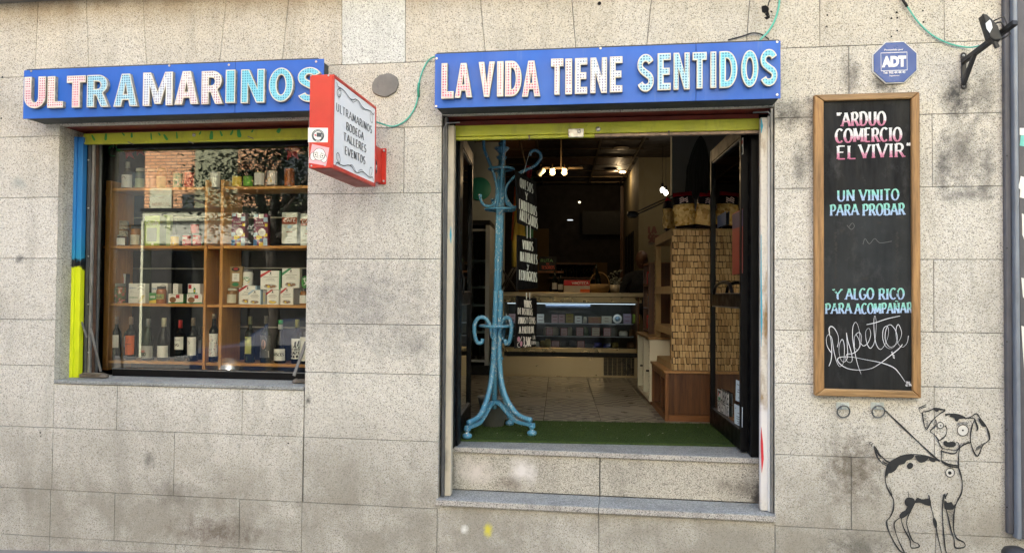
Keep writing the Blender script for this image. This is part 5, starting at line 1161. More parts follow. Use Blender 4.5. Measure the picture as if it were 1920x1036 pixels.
# third shelf, right bay
kr = plain('kraft_pouch_paper', (.36, .24, .11), .7)
def f_kraft(b, fm, w, h): blob(b, [(-w*.25, h*.3), (w*.28, h*.3), (w*.28, h*.68), (-w*.25, h*.68)], fm, 7, False); blob(b, [(.0+w*.3*math.cos(R(30*i)), h*.86+h*.1*math.sin(R(30*i))) for i in range(12)], fm, 0); blob(b, [(w*.18*math.cos(R(30*i)), h*.88+h*.05*math.sin(R(30*i))) for i in range(12)], fm, 1); blob(b, [(w*.25*math.cos(R(30*i)), h*.16+h*.09*math.sin(R(30*i))) for i in range(12)], fm, 2); lines(b, lambda u, v, l: fm(u, v+h*.35, l), w*.4, h*.28, 4, 4, .0018)
jt = jar(435.5, 540, 569.5, GY, .036, 'small jar with white lid and cream label under the kraft pouch', m_honey, plain('white_lid', (.62, .6, .5), .5), (.08, .62, pm('cream', c_cream), 72)); ztj = zsh+P(435.5, 540, GY).z-zsh+.003
carton(429, 454, 499, 539, GY+.02, 'kraft paper pouch with round food picture, top left of the right bay', kr, kr, fn=f_kraft, dep=.03, base=ztj, name='food_pouch', cat='pouch')
carton(446, 482, 535, 571, GY+.02, 'white meal box with red corner and pale blue side, lower left of the right bay', mW, pm('pale_blue', (.35, .50, .65)), f_meal(1, 8), rot=-6)
t = jar(465, 505, 535, GY+.06, .036, 'tall white tin with olives and lemon on its label above the meal boxes', mW, m_galv, (.03, .82, mW, 80), base=P(465, 535.3, GY+.06).z, fn=lambda b, fm, w, h: (blob(b, [(-w*.25, h*.2), (w*.2, h*.2), (w*.25, h*.4), (-w*.2, h*.45)], fm, 3), write(b, 'ADOBO', lambda u, v, l: fm(u-w*.22, v+h*.5, l), w*.44, h*.13, .2, .6, mi=2), ribbon(b, catmull([(-w*.3, h*.3), (-w*.1, h*.5), (w*.1, h*.3), (w*.3, h*.5)], 4), .004, fm, 2))); t['category'] = 'tin'; t.name = 'food_tin'
carton(465, 489.5, 543, 571.5, GY-.035, 'small white and blue box with a plate of chickpeas at the front', mW, pm('pale_blue', (.35, .50, .65)), f_meal(8, 8, 5))
carton(489, 501, 543, 571.5, GY-.01, 'narrow grey side of a box next to the chickpea box', mG, mG, lambda b, fm, w, h: ribbon(b, [(0, h*.2), (0, h*.8)], .005, fm, 3))
carton(488, 526, 507, 542, GY+.03, 'large white meal box with red corner and green side at the top', mW, pm('green_side', (.12, .42, .12)), f_meal(1, 2), base=P(500, 542.5, GY+.03).z)
carton(498.5, 523, 543, 571.5, GY-.01, 'white meal box with red corner and pale food beneath the large box', mW, mW, f_meal(1, None, 3))
carton(529, 561, 503, 539, GY+.03, 'large white meal box with green corner, top right of the right bay', mW, mW, f_meal(2, None), base=P(545, 539.5, GY+.03).z, rot=4)
carton(525.5, 549.5, 539.5, 572.5, GY-.01, 'white meal box with red corner and brown mushrooms, lower right of the bay', mW, mW, f_meal(1, None))
carton(550, 567, 540, 572.5, GY, 'plain dark grey box beside the mushroom box', pm('dark_grey', (.10, .10, .10)), pm('dark_grey', (.10, .10, .10)))
jar(571, 541, 573, GY, .034, 'dark jar with white label at the far right of the third shelf', m_honey, m_dolid, (.1, .6, mW, 75))
b = thing('food_packet', 'round ended green packet with a white figure at the right edge of the bay', 'packet', P(571, 542, GY+.02), 'grocery packets in the display window')
c0 = P(572, 528.5, GY+.02); bb = MB(); bb.slab([(c0.x+.030*math.cos(R(20*i)), c0.y, c0.z+(.045*math.sin(R(20*i)))) for i in range(18)], (0, .02, 0)); bo_ = bb.build('packet_body', pm('leaf_green', (.05, .26, .05)), b, .002)
bb = MB(); fq = lambda u, v, l: (c0.x+u, c0.y-.0006-l, c0.z+v); ribbon(bb, catmull([(-.015, .02), (0, .028), (-.005, .005), (.01, -.005), (-.01, -.025)], 4), .006, fq, 7); bb.build('packet_print', PR, bo_)

# second shelf
z1_ = zs[1]
jar(230, 414.5, 459, GY+.05, .041, 'tall jam jar with a patterned cloth cover, back left of the second shelf', m_honey, m_patt, (.05, .62, m_patt, 85), cloth=m_patt)
jar(229.5, 440, 460, GY-.03, .037, 'low dark jam jar with white label in front of the cloth covered jar', paint('dark_jam', (.06, .02, .01), .2, .3, 9), m_patt, (.08, .7, mW, 60))
jar(254.5, 423, 459.5, GY+.02, .037, 'dark lidded jar with cream label right of the tall jam jar', m_honey, m_dolid, (.08, .55, pm('cream', c_cream), 75), cloth=None)
def f_oliv(b, fm, w, h):
    blob(b, [(-w*.32, h*.16), (w*.3, h*.16), (w*.3, h*.60), (-w*.32, h*.60)], fm, 0, False); blob(b, [(-w*.30, h*.175), (w*.28, h*.175), (w*.28, h*.585), (-w*.30, h*.585)], fm, 9, False)
    letters(b, 'Olivalle', fm(-w*.44, h*.70, 0), XA, ZA, w*.86, h*.13, -YA, 0, .01, mi=7); lines(b, lambda u, v, l: fm(u, v+h*.24, l), w*.4, h*.3, 4, 3, .0015); blob(b, [(-w*.02, h*.04), (w*.12, h*.04), (w*.12, h*.10), (-w*.02, h*.10)], fm, 7, False)
PR.append(pm('olive_grey', (.11, .15, .09)))
carton(270.5, 299, 404, 458.5, GY, 'tall light green olive oil can reading Olivalle on the second shelf', pm('olive_green', (.30, .42, .06)), pm('olive_side', (.12, .20, .05)), f_oliv, dep=.09, name='olive_oil_can', cat='can')
carton(305.5, 319, 403, 453, GY+.08, 'pale green upright pack standing behind the olive oil can', pm('pale_green', (.34, .42, .16)), None, dep=.03)
def tin(px, top, bot, y, r, label, col, fn=None, base=None):
    c = P(px, bot, y); zb_ = (min(zs, key=lambda z: abs(z-c.z)) if base is None else base)+.0005; H = P(px, top, y).z-zb_
    t = thing('food_tin', label, 'tin', (c.x, y, zb_), 'tins in the display window')
    MB().lathe([(r*.97, 0), (r, .003), (r, H-.003), (r*.97, H)], (c.x, y, zb_), 20).build('can_body', m_galv, t)
    MB().lathe([(r*1.01, .002), (r*1.03, .006), (r*1.01, .008)], (c.x, y, zb_), 20).lathe([(r*1.01, H-.007), (r*1.03, H-.003), (r*1.0, H)], (c.x, y, zb_), 20).build('can_rim', m_steel, t)
    L = band(t, (c.x, y, zb_), r, .008, H-.008, 88, col)
    b = MB(); (fn or (lambda b, fm, w, h: (blob(b, [(-w*.2, h*.1), (w*.08, h*.1), (w*.08, h*.3), (-w*.2, h*.3)], fm, 7), lines(b, lambda u, v, l: fm(u, v+h*.3, l), w*.5, h*.5, 2, int(px), .004))))(b, cylmap((c.x, y, zb_+.008), r+.001), R(170)*r, H-.016); b.build('label_print', PR, L)
    return zb_+H
cy, cr = pm('mustard', (.75, .48, .02)), pm('tomato_red', (.50, .02, .02))
tin(328, 441.5, 459.5, GY, .030, 'small yellow tin on the second shelf', cy)
fr_ = lambda b, fm, w, h: (write(b, 'TOMATE', lambda u, v, l: fm(u-w*.3, v+h*.62, l), w*.5, h*.2, .2, .7, mi=7), blob(b, [(-w*.2, h*.12), (w*.02, h*.12), (w*.02, h*.34), (-w*.2, h*.34)], fm, 7), ribbon(b, [(-w*.3, h*.5), (w*.3, h*.5)], .006, fm, 3))
zt_ = tin(350.5, 439.5, 459.3, GY, .030, 'red tin, lower left of the stack of three by the upright', cr, fr_)
tin(370, 439, 459.3, GY, .031, 'red tin, lower right of the stack of three by the upright', cr, fr_)
tin(365.5, 419, 438.5, GY, .030, 'red and white tin balanced on top of the stack of three', cr, lambda b, fm, w, h: (blob(b, [(-w*.1, h*.3), (w*.1, h*.25), (w*.15, h*.7), (-w*.08, h*.75)], fm, 1), blob(b, [(-w*.35, .002), (-w*.15, .002), (-w*.15, h*.3), (-w*.35, h*.3)], fm, 2), ribbon(b, [(-w*.4, h*.85), (w*.4, h*.85)], .006, fm, 7)), base=zt_)
def f_purple(b, fm, w, h):
    q = random.Random(8)
    for (x, y, ww, hh, c_) in ((-.5, .0, .25, .2, 4), (-.1, 0, .3, .12, 3), (.2, 0, .3, .25, 8), (-.5, .3, .3, .12, 8), (-.3, .2, .4, .14, 3), (.15, .3, .35, .1, 3), (-.5, .9, .3, .1, 8), (-.1, .86, .3, .14, 7), (.2, .75, .3, .15, 8), (.3, .6, .2, .1, 3), (-.05, .16, .2, .08, 4)):
        blob(b, [(x*w, y*h+.001), (min(.495, x+ww)*w, y*h+.001), (min(.495, x+ww)*w, (y+hh)*h*.995), (x*w, (y+hh)*h*.995)], fm, c_, False)
    blob(b, [(.1*w+w*.27*math.cos(R(30*i)), h*.43+h*.12*math.sin(R(30*i))) for i in range(12)], fm, 7); lines(b, lambda u, v, l: fm(u+.1*w, v+h*.36, l), w*.3, h*.12, 2, 2, .002); write(b, 'PAN', lambda u, v, l: fm(u-w*.35, v+h*.70, l), w*.5, h*.06, .2, .6, mi=7); write(b, 'SIN GLUTEN', lambda u, v, l: fm(u-w*.35, v+h*.62, l), w*.6, h*.035, .2, .6, mi=7)
pu = pm('plum', (.17, .02, .07))
carton(433.5, 459.5, 399.5, 459, GY, 'plum and yellow patterned snack bag, left of the pair in the right bay', pu, pu, f_purple, dep=.045, name='snack_bag', cat='bag', rot=-3)
carton(475.5, 501, 401, 459.5, GY, 'plum and yellow patterned snack bag, right of the pair in the right bay', pu, pu, f_purple, dep=.045, name='snack_bag', cat='bag', rot=3)
def f_cafe(b, fm, w, h):
    blob(b, [(-w*.49, h*.62), (w*.49, h*.62), (w*.49, h*.84), (-w*.49, h*.84)], fm, 10, False); write(b, 'CAF\u00c9', lambda u, v, l: fm(u-w*.38, v+h*.70, l), w*.76, h*.09, .2, .6, .03, mi=7); blob(b, [(w*.14*math.cos(R(30*i)), h*.54+h*.06*math.sin(R(30*i))) for i in range(12)], fm, 8); ribbon(b, [(-w*.2, h*.38), (w*.2, h*.38)], .006, fm, 10); lines(b, fm, w*.4, h*.3, 3, 2, .0015)
PR.append(pm('rust', (.26, .05, .015))); fo_ = paint('silver_coffee_foil', (.50, .54, .50), .35, .1, 6, metal=.3)
carton(528, 557, 398, 450, GY, 'silver coffee bag reading CAF\u00c9 leaning back on the second shelf', fo_, fo_, f_cafe, dep=.05, name='coffee_bag', cat='bag', tiltx=0, base=zs[1]+.018)
carton(563, 592, 400, 455, GY, 'second silver coffee bag, cut off by the right edge of the window', fo_, fo_, f_cafe, dep=.05, name='coffee_bag', cat='bag')
# top shelf
z0_ = zs[0]
t = bottle(239, 304, 350.5, GY, 'sauce bottle with a pointed white nozzle and white label on the top shelf', 'burgundy', .040, (.6, .6, .5), .05, lab=(.06, .52, mW, 80, lambda b, fm, w, h: (lines(b, fm, w*.5, h, 3, 3, .002), ribbon(b, catmull([(-w*.2, h*.7), (0, h*.85), (w*.1, h*.65)], 4), .003, fm, 0), ribbon(b, [(-w*.2, h*.3), (w*.2, h*.3)], .004, fm, 1))), gm=m_jarc); t['group'] = 'jars in the display window'; t.name = 'sauce_bottle'
m_jg = paint('greenish_jar', (.10, .11, .05), .12, .3, 5, bump=0)
jar(263, 316, 350.5, GY, .036, 'greenish jar with pale green label on the top shelf, second from left', m_jg, plain('white_lid', (.62, .6, .5), .5), (.06, .5, pm('green_white', (.45, .50, .30)), 80))
jar(284, 317, 350.5, GY, .036, 'jar with pink and white label, third on the top shelf', paint('rose_jar', (.28, .12, .08), .15, .3), plain('cream_lid', (.5, .42, .3), .5), (.05, .52, pm('pinkish', (.60, .42, .36)), 85))
jar(303, 315, 350.5, GY, .036, 'jar with gold lid and cream and yellow label, fourth on the top shelf', m_honey, plain('gold_lid', (.45, .28, .06), .3), (.05, .58, pm('cream_yellow', (.62, .52, .26)), 85))
tin(333.5, 322.5, 350.7, GY, .033, 'mint green tin on the top shelf', pm('mint', (.12, .42, .28)), lambda b, fm, w, h: (blob(b, [(-w*.2, h*.2), (w*.25, h*.15), (w*.1, h*.5)], fm, 7), lines(b, lambda u, v, l: fm(u, v+h*.5, l), w*.5, h*.4, 3, 5, .002)))
tin(355, 322, 350.7, GY, .034, 'tomato red tin on the top shelf left of the uprights', cr, lambda b, fm, w, h: [ribbon(b, [(-w*.3, h*(.12+.1*k)), (w*.3, h*(.12+.1*k))], .002, fm, 7) for k in range(8)])
tin(404, 322, 350.7, GY, .035, 'white tin with pale print standing above the two uprights', mW)
yg = lambda nm, col: (.08, .62, pm(nm, col), 85)
jar(444.5, 318.5, 349, GY, .034, 'dark jar with a yellow label on the top shelf of the right bay', m_bottg, m_dolid, yg('lemon', (.72, .52, .03)))
jar(465.5, 318.5, 349, GY, .034, 'dark jar with a bright green label on the top shelf', m_bottg, m_dolid, yg('lime', (.14, .46, .03)))
jar(486.5, 323, 349, GY, .036, 'jar with a white label over a dark base right of the green one', m_jg, plain('olive_lid', (.3, .3, .15), .4), (.16, .92, mW, 85))
jar(510.5, 320.5, 349, GY, .036, 'jar with white label showing a yellow and blue picture', m_bottc, plain('white_lid', (.62, .6, .5), .5), (.14, .95, mW, 85), fn=lambda b, fm, w, h: (blob(b, [(-w*.3, h*.02), (w*.3, h*.02), (w*.3, h*.35), (-w*.3, h*.25)], fm, 8), blob(b, [(-w*.2, h*.25), (w*.1, h*.2), (w*.05, h*.5), (-w*.15, h*.5)], fm, 3), ribbon(b, [(-w*.1, h*.7), (-w*.05, h*.9)], .003, fm, 0)))
tin(543, 315, 349.5, GY, .036, 'tall orange and rust coloured tin at the right of the top shelf', paint('marbled_orange', (.48, .13, .02), .3, .6, 30), lambda b, fm, w, h: [ribbon(b, [(-w*.25, h*(.2+.2*k)), (w*.25, h*(.2+.2*k))], .004, fm, 3) for k in range(3)])
carton(208, 220, 325, 341, GY+.14, 'small pale box deep behind the sauce bottle on the top shelf', mG, mG, lambda b, fm, w, h: lines(b, fm, w*.7, h, 3, 8, .002), base=zs[0]); carton(212, 232, 310, 350, GY+.2, 'grey carton standing at the back left of the top shelf', pm('dim_grey', (.12, .11, .10)), None, base=zs[0])
# paper stars hanging from the top
def star(px, py, y, r, col, label, n=5, ring=False):
    c = P(px, py, y); b = MB(); t = thing('paper_ornament', label, 'ornament', (c.x, y, c.z-r), 'paper ornaments hanging in the window')
    if ring: b.tube([(c.x+r*math.cos(R(15*i)), y, c.z+r*math.sin(R(15*i))) for i in range(0, 20)], .012, 5, flat=.3); b.add([(c.x+r*1.0, y, c.z+.02), (c.x+r*1.7, y, c.z+r*.5), (c.x+r*1.5, y, c.z-r*.3)], [(0, 1, 2)])
    else:
        q = [(c.x+(r if i % 2 else r*.45)*math.sin(R(180/n*i)), y+(0.006 if i % 2 else -.012), c.z-(r if i % 2 else r*.45)*math.cos(R(180/n*i))) for i in range(2*n)]
        b.add([(c.x, y-.02, c.z)]+q, [(0, 1+i, 1+(i+1) % (2*n)) for i in range(2*n)]); b.add([(c.x, y+.01, c.z)]+[(x, yy+.004, zz) for x, yy, zz in q], [(0, 1+i, 1+(i+1) % (2*n)) for i in range(2*n)])
    b.build('paper_shape', col, t); MB().tube([(c.x, y, c.z+r*.5), (c.x, y, 2.7)], .0015, 4).build('thread', mG, t)
m_pr, m_pg = plain('red_crepe_paper', (.40, .02, .03), .7), plain('green_crepe_paper', (.02, .20, .07), .7)
star(212, 283, .40, .036, m_pg, 'green paper ring ornament hanging at the top left of the window', ring=True); star(243, 286, .41, .055, m_pr, 'red paper star hanging beside the green ornament at top left'); star(263, 281, .42, .05, m_pr, 'second red paper star from the left at the top of the window'); star(549, 283, .40, .075, m_pr, 'large red paper star hanging at the top right of the window')
# ============================================================ the shop room (its own frame FR: a right, b into the shop, z up from its floor)
CH = 2.95
def ib(a0, a1, b0, b1, z0, z1): return MB(FR).box(a0, a1, b0, b1, z0, z1)
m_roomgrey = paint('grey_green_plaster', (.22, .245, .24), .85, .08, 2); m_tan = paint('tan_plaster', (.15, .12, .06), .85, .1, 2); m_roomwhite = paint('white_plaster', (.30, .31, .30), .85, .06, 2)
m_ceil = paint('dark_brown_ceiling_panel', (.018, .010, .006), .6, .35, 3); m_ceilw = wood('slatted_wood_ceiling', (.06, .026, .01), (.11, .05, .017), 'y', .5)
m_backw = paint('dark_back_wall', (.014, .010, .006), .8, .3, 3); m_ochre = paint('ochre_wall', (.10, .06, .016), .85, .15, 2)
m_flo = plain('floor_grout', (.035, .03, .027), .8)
fl_ = ib(-1.9, 3.0, .30, 9.2, -.06, -.006).build('floor', m_flo); struct(fl_)
# printed cement tiles
def tile_mat(name, kind):
    n = NT(name); g = n.coord('obj', False); s3 = n.n('SeparateXYZ'); n.l(g, s3.inputs[0]); k = 1/.445
    u = n.math('MULTIPLY', s3.outputs[0], k*2); v = n.math('MULTIPLY', s3.outputs[1], k*2)
    fu = n.math('ABSOLUTE', n.math('SUBTRACT', n.math('FRACT', u), .5)); fv = n.math('ABSOLUTE', n.math('SUBTRACT', n.math('FRACT', v), .5))
    if kind == 0:
        d = n.math('ADD', fu, fv); s = n.math('SINE', n.math('MULTIPLY', d, 14)); m_ = n.rng(s, -.1, .1)
    elif kind == 1:
        d = n.math('POWER', n.math('ADD', n.math('MULTIPLY', fu, fu), n.math('MULTIPLY', fv, fv)), .5); s = n.math('SINE', n.math('MULTIPLY', d, 18)); m_ = n.rng(s, -.1, .1)
    elif kind == 2:
        s = n.math('MULTIPLY', n.math('SINE', n.math('MULTIPLY', u, 9.425)), n.math('SINE', n.math('MULTIPLY', v, 9.425))); m_ = n.rng(s, -.06, .06)
    elif kind == 3:
        s = n.math('SINE', n.math('MULTIPLY', n.math('MAXIMUM', fu, fv), 20)); m_ = n.rng(s, -.1, .1)
    else:
        s = n.math('SINE', n.math('MULTIPLY', n.math('ADD', u, v), 6)); m_ = n.math('MULTIPLY', n.rng(s, .2, .4), .35)
    w = n.noise(g, 5, 3, .5)
    f = n.math('MULTIPLY', m_, n.rng(w, .3, .6, .75, .95))
    n.set(n.mix(f, (.27, .245, .20), (.050, .042, .036)), n.rng(w, .3, .7, .26, .36), 0, .35); return n.m
TM = [tile_mat('cement_tile_%s' % k, i) for i, k in enumerate(('diamond', 'rings', 'checks', 'squares', 'plain'))]
tms = []
for m_ in TM:
    b = MB(); b.box(.003, .442, .003, .442, -.006, .002); me = raw_mesh('floor_tile', b, m_); tms.append(me)
rt = random.Random(11)
for i in range(-3, 4):
    for j in range(-1, 12):
        M_ = FR @ Matrix.Translation((-.375+.445*i, .99+.445*j, 0)) @ Matrix.Translation((.2225, .2225, 0)) @ Matrix.Rotation(R(90*rt.randrange(4)), 4, 'Z') @ Matrix.Translation((-.2225, -.2225, 0))
        place_piece('floor_tile', tms[rt.choice([0, 1, 2, 3, 4, 4, 2, 0])], fl_, M_)
room = thing('shop_room', 'dim inner walls and dark ceiling of the shop seen through the door', 'room', (0, 4, 0), None, FR)
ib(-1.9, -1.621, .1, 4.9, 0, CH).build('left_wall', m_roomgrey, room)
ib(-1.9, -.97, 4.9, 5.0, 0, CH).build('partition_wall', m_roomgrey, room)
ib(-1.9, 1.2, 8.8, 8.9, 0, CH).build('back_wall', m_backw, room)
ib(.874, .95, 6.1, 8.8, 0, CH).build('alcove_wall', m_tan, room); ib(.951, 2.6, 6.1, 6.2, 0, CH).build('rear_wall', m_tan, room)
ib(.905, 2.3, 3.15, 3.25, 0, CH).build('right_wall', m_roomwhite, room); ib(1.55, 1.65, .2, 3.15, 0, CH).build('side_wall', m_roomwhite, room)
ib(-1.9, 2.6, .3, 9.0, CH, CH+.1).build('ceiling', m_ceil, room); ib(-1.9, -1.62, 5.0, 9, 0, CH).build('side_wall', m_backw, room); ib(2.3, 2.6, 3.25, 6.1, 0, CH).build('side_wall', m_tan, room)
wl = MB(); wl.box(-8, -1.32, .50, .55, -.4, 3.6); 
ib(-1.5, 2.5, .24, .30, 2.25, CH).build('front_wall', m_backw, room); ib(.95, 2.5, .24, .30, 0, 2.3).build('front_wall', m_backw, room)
# ceiling bays: battens, wooden slats, downlights
m_bat = paint('thin_metal_batten', (.10, .07, .035), .4, .2, 5, metal=.6)
for a in (-1.35, -.56, .26, .80): ib(a-.012, a+.012, .4, 8.8, CH-.02, CH-.001).build('ceiling_batten', m_bat, room)
for k in range(1, 15): ib(-1.6, .86, .6*k-.008, .6*k+.008, CH-.017, CH-.002).build('ceiling_batten', m_bat, room)
for k in range(5):
    for (a0, a1) in ((-1.33, -.58),):
        ib(a0, a1, 3.05+.6*k, 3.55+.6*k, CH-.014, CH-.002).build('slatted_panel', m_ceilw, room)
ib(.28, .79, 6.05, 6.58, CH-.014, CH-.002).build('slatted_panel', m_ceilw, room); ib(-.54, .24, 6.05, 6.58, CH-.014, CH-.002).build('slatted_panel', m_ceilw, room)
for px, py in ((1165, 277), (1147, 319)):
    q = IZ(px, py, CH-.018); MB(FR).lathe([(.09, 0), (.10, .006), (.10, .014)], (q.x, q.y, CH-.032), 24).build('downlight', plain('dim_downlight', (.28, .22, .15), .5), room)
# wall lettering and almond drawing
m_draw = plain('dark_drawn_line', (.05, .055, .05), .8)
al = MB(); c0 = IB(1309, 255, 3.145); fa = lambda u, v, l: tuple(FR @ V((IB(u, v, 3.146).x, 3.146-l, IB(u, v, 3.146).z)))
f3 = lambda u, v, l: fa(1130+u/3.2375, 240+v/3.2375, l)
blob(al, [(595, 48), (570, 80), (540, 150), (520, 230), (508, 320), (503, 400), (560, 430), (620, 430), (652, 400), (655, 320), (648, 230), (636, 140), (618, 80)], f3, 1)
rq = random.Random(2)
for k in range(20):
    x = 520+k*6.6; p = [(595+(x-585)*.25, 62+rq.uniform(0, 20)), (595+(x-585)*.7+rq.uniform(-6, 6), 150), (x+rq.uniform(-8, 8), 240), (x+rq.uniform(-8, 8), 330), (x+rq.uniform(-5, 5), 410)]; ribbon(al, catmull(p, 5), rq.uniform(2, 6), f3, 0)
ribbon(al, catmull([(595, 48), (570, 80), (540, 150), (520, 230), (508, 320), (503, 400)], 5), 5, f3, 0); ribbon(al, catmull([(595, 48), (618, 80), (636, 140), (648, 230), (655, 320), (652, 400)], 5), 5, f3, 0)
al.build('wall_drawing', [m_draw, plain('grey_wash', (.09, .095, .09), .8)], room)
lo = MB(); fl2 = lambda u, v, l: tuple(FR @ V((IB(u, v, 6.09).x, 6.09-l, IB(u, v, 6.09).z)))
for s_, x, y, w, h in (('LA', 1216, 437, 14, 12.5), ('SEN', 1216, 453, 19, 12.5)): write(lo, s_, (lambda x, y: (lambda u, v, l: fl2(x+u, y-v, l)))(x, y), w, h, .38, .8)
write(lo, 'DES', lambda u, v, l: fl2(1216+u, 458-v, l), 13, 3.2, .3, .8, mi=1); lo.build('wall_lettering', [plain('brown_wall_paint', (.10, .035, .02), .8), m_ink], room)
b = MB(FR); pf = thing('wall_picture', 'small framed picture strips on the narrow lit wall of the alcove', 'picture', (.87, 7.5, 1.0), None, FR)
for k in range(3): MB(FR).box(.862, .8735, 6.8+.5*k, 7.15+.5*k, .98, 1.95).build('picture_frame', m_dark, pf)
# ---- spots, pendants
def spot(px, py, lit, label, ax=-.1):
    q = IB(px, py, 4.0); t = thing('track_spot', label, 'spotlight', (q.x, 4.0, q.z), 'spots on the ceiling track', FR)
    M_ = FR @ Matrix.Translation(q) @ Matrix.Rotation(R(ax), 4, 'Z') @ Matrix.Rotation(R(60), 4, 'X')
    MB(M_).lathe([(.022, .06), (.030, .05), (.036, -.03), (.034, -.04), (.030, -.034)], (0, 0, 0), 16).build('spot_housing', paint('pale_spot_housing', (.42, .38, .28), .4, .1), t)
    if lit: MB(M_).lathe([(.031, -.032), (0, -.036)], (0, 0, 0), 16).build('lit_lens', emit('warm_lens', (1, .68, .34), 5), t)
    MB(FR).tube([q+V((0, 0, .03)), q+V((0, .0, .09))], .006, 6).build('spot_stem', m_bat, t)
    if lit:
        l = bpy.data.lights.new('spot_glow', 'POINT'); l.energy = 1.6; l.color = (1, .70, .38); l.shadow_soft_size = .03; o = bpy.data.objects.new('spot_glow', l); COL.objects.link(o); o.parent = t; o.matrix_basis = Matrix.Translation((0, -.09, -.05))
spot(1014, 322.8, False, 'unlit pale spotlight at the left end of the ceiling track', 50); spot(1035.5, 321, True, 'lit warm spotlight in the middle of the ceiling track'); spot(1058.6, 321, True, 'lit warm spotlight right of the hanging rod')
q = IB(1052, 315, 4.0); tr = thing('light_track', 'thin spotlight track hung on a rod from the shop ceiling', 'light track', (q.x, 4, q.z), None, FR)
ib(IB(1010, 315, 4).x, IB(1093, 315, 4).x, 3.99, 4.01, q.z-.012, q.z+.008).build('track_bar', m_bat, tr); ib(q.x-.008, q.x+.008, 3.99, 4.005, q.z+.008, CH-.02).build('hanging_rod', m_bat, tr)
for px, py, lab in ((1242, 356, 'left one of two bare bulbs hanging close together on black cords'), (1248.5, 361, 'right one of two bare bulbs hanging close together on black cords')):
    q = IB(px, py, 5.2); t = thing('pendant_bulb', lab, 'lamp', (q.x, 5.2, q.z), 'bare pendant bulbs', FR)
    MB(FR).lathe([(0, -.034), (.016, -.030), (.026, -.014), (.026, .0), (.018, .02), (.012, .03)], q, 14).build('bulb', emit('cold_white_bulb', (1, .93, .78), 5), t)
    MB(FR).lathe([(.014, .03), (.018, .034), (.018, .085), (.006, .09)], q, 12).build('lamp_holder', m_blk, t); MB(FR).tube([q+V((0, 0, .09)), V((q.x, 5.2, CH))], .003, 5).build('cord', m_blk, t)
    l = bpy.data.lights.new('bulb_glow', 'POINT'); l.energy = .25; l.color = (1, .88, .7); l.shadow_soft_size = .03; o = bpy.data.objects.new('bulb_glow', l); COL.objects.link(o); o.parent = t; o.matrix_basis = Matrix.Translation((0, 0, -.06))
q = IA(1184, 330, .86)
q = V((.80, 7.3, CH-.02)); t = thing('wall_glow_lamp', 'added lamp giving the narrow tan wall at the back its glow', 'lamp', (q.x, q.y, q.z), None, FR)  # lamp added to make the tan wall glow
MB(FR).lathe([(.05, 0), (.05, .012)], q+V((-.06, 0, 0)), 16).build('glow_ring', emit('warm_lens', (1, .68, .34), 5), t); l = bpy.data.lights.new('wall_glow', 'POINT'); l.energy = .9; l.color = (1, .72, .4); l.shadow_soft_size = .04; o = bpy.data.objects.new('wall_glow', l); COL.objects.link(o); o.parent = t; o.matrix_basis = Matrix.Translation((-.12, 0, -.1))
# lamp arm
t = thing('desk_lamp', 'black double arm lamp reaching left from the top of the shingled cabinet', 'lamp', (.56, 2.1, 1.5), None, FR)
q0, q1 = IB(1263, 371, 1.9), IB(1196, 401, 1.9); MB(FR).tube([q0, q1], .006, 6).tube([q0+V((0, 0, .024)), q1+V((0, 0, .024))], .006, 6).build('double_arm', m_blk, t)
q2 = IB(1186, 402, 1.9); MB(FR).lathe([(.02, -.03), (.034, -.01), (.03, .02), (.012, .03)], q2, 12, sx=1.5).build('lamp_head', m_blk, t); MB(FR).tube([q0, V((q0.x+.01, 1.9, 1.49))], .008, 6).build('lamp_post', m_blk, t)

# ---- artificial turf mat
m_turf = NT('artificial_turf'); c = m_turf.coord('world', False); v_ = m_turf.noise(c, 190, 3, .7); w_ = m_turf.noise(c, 5, 4)
m_turf.set(m_turf.mix(m_turf.rng(v_, .35, .65), m_turf.mix(w_, (.016, .034, .007), (.026, .050, .011)), (.065, .105, .028)), .85, 0, .2); m_turf.bump(v_, .8, .01); m_turf = m_turf.m
q = [IZ(868, 823), IZ(1362, 843), V((.905, .23, 0)), V((.905, 1.01, 0)), V((-1.18, 1.03, 0)), V((-1.0, .30, 0))]
mt = MB(FR); a_l = FI @ V((-1.06, .42, 0)); mt.box(-1.08, .90, .24, 1.03, -.004, .010); mat = mt.build('turf_mat', m_turf); tag(mat, 'green artificial turf doormat covering the floor behind the threshold', 'doormat')
bl = MB(FR); rb_ = random.Random(9)
for k in range(9000):
    a, b_ = rb_.uniform(-1.06, .88), rb_.uniform(.26, 1.02); h = rb_.uniform(.006, .016); an = rb_.uniform(0, 3.14); dx, dy = .0022*math.cos(an), .0022*math.sin(an); lx, ly = rb_.uniform(-.006, .006), rb_.uniform(-.006, .006)
    bl.add([(a-dx, b_-dy, .0095), (a+dx, b_+dy, .0095), (a+lx, b_+ly, .0095+h)], [(0, 1, 2)])
blo = bl.build('turf_blades', m_turf, mat); blo['kind'] = 'stuff'
lt = MB(FR)
for k in range(26):
    a, b_ = rb_.uniform(-.9, .8), rb_.uniform(.28, .95); an = rb_.uniform(0, 6.3); L_ = rb_.uniform(.003, .012); lt.slab([(a, b_, .021), (a+L_*math.cos(an), b_+L_*math.sin(an), .021), (a+L_*math.cos(an+.6), b_+L_*math.sin(an+.6), .022)], (0, 0, .001))
l_ = lt.build('mat_litter', plain('dry_scrap', (.5, .46, .36), .8)); l_['kind'] = 'stuff'; tag(l_, 'tiny pale scraps lying on the green turf mat', 'litter')

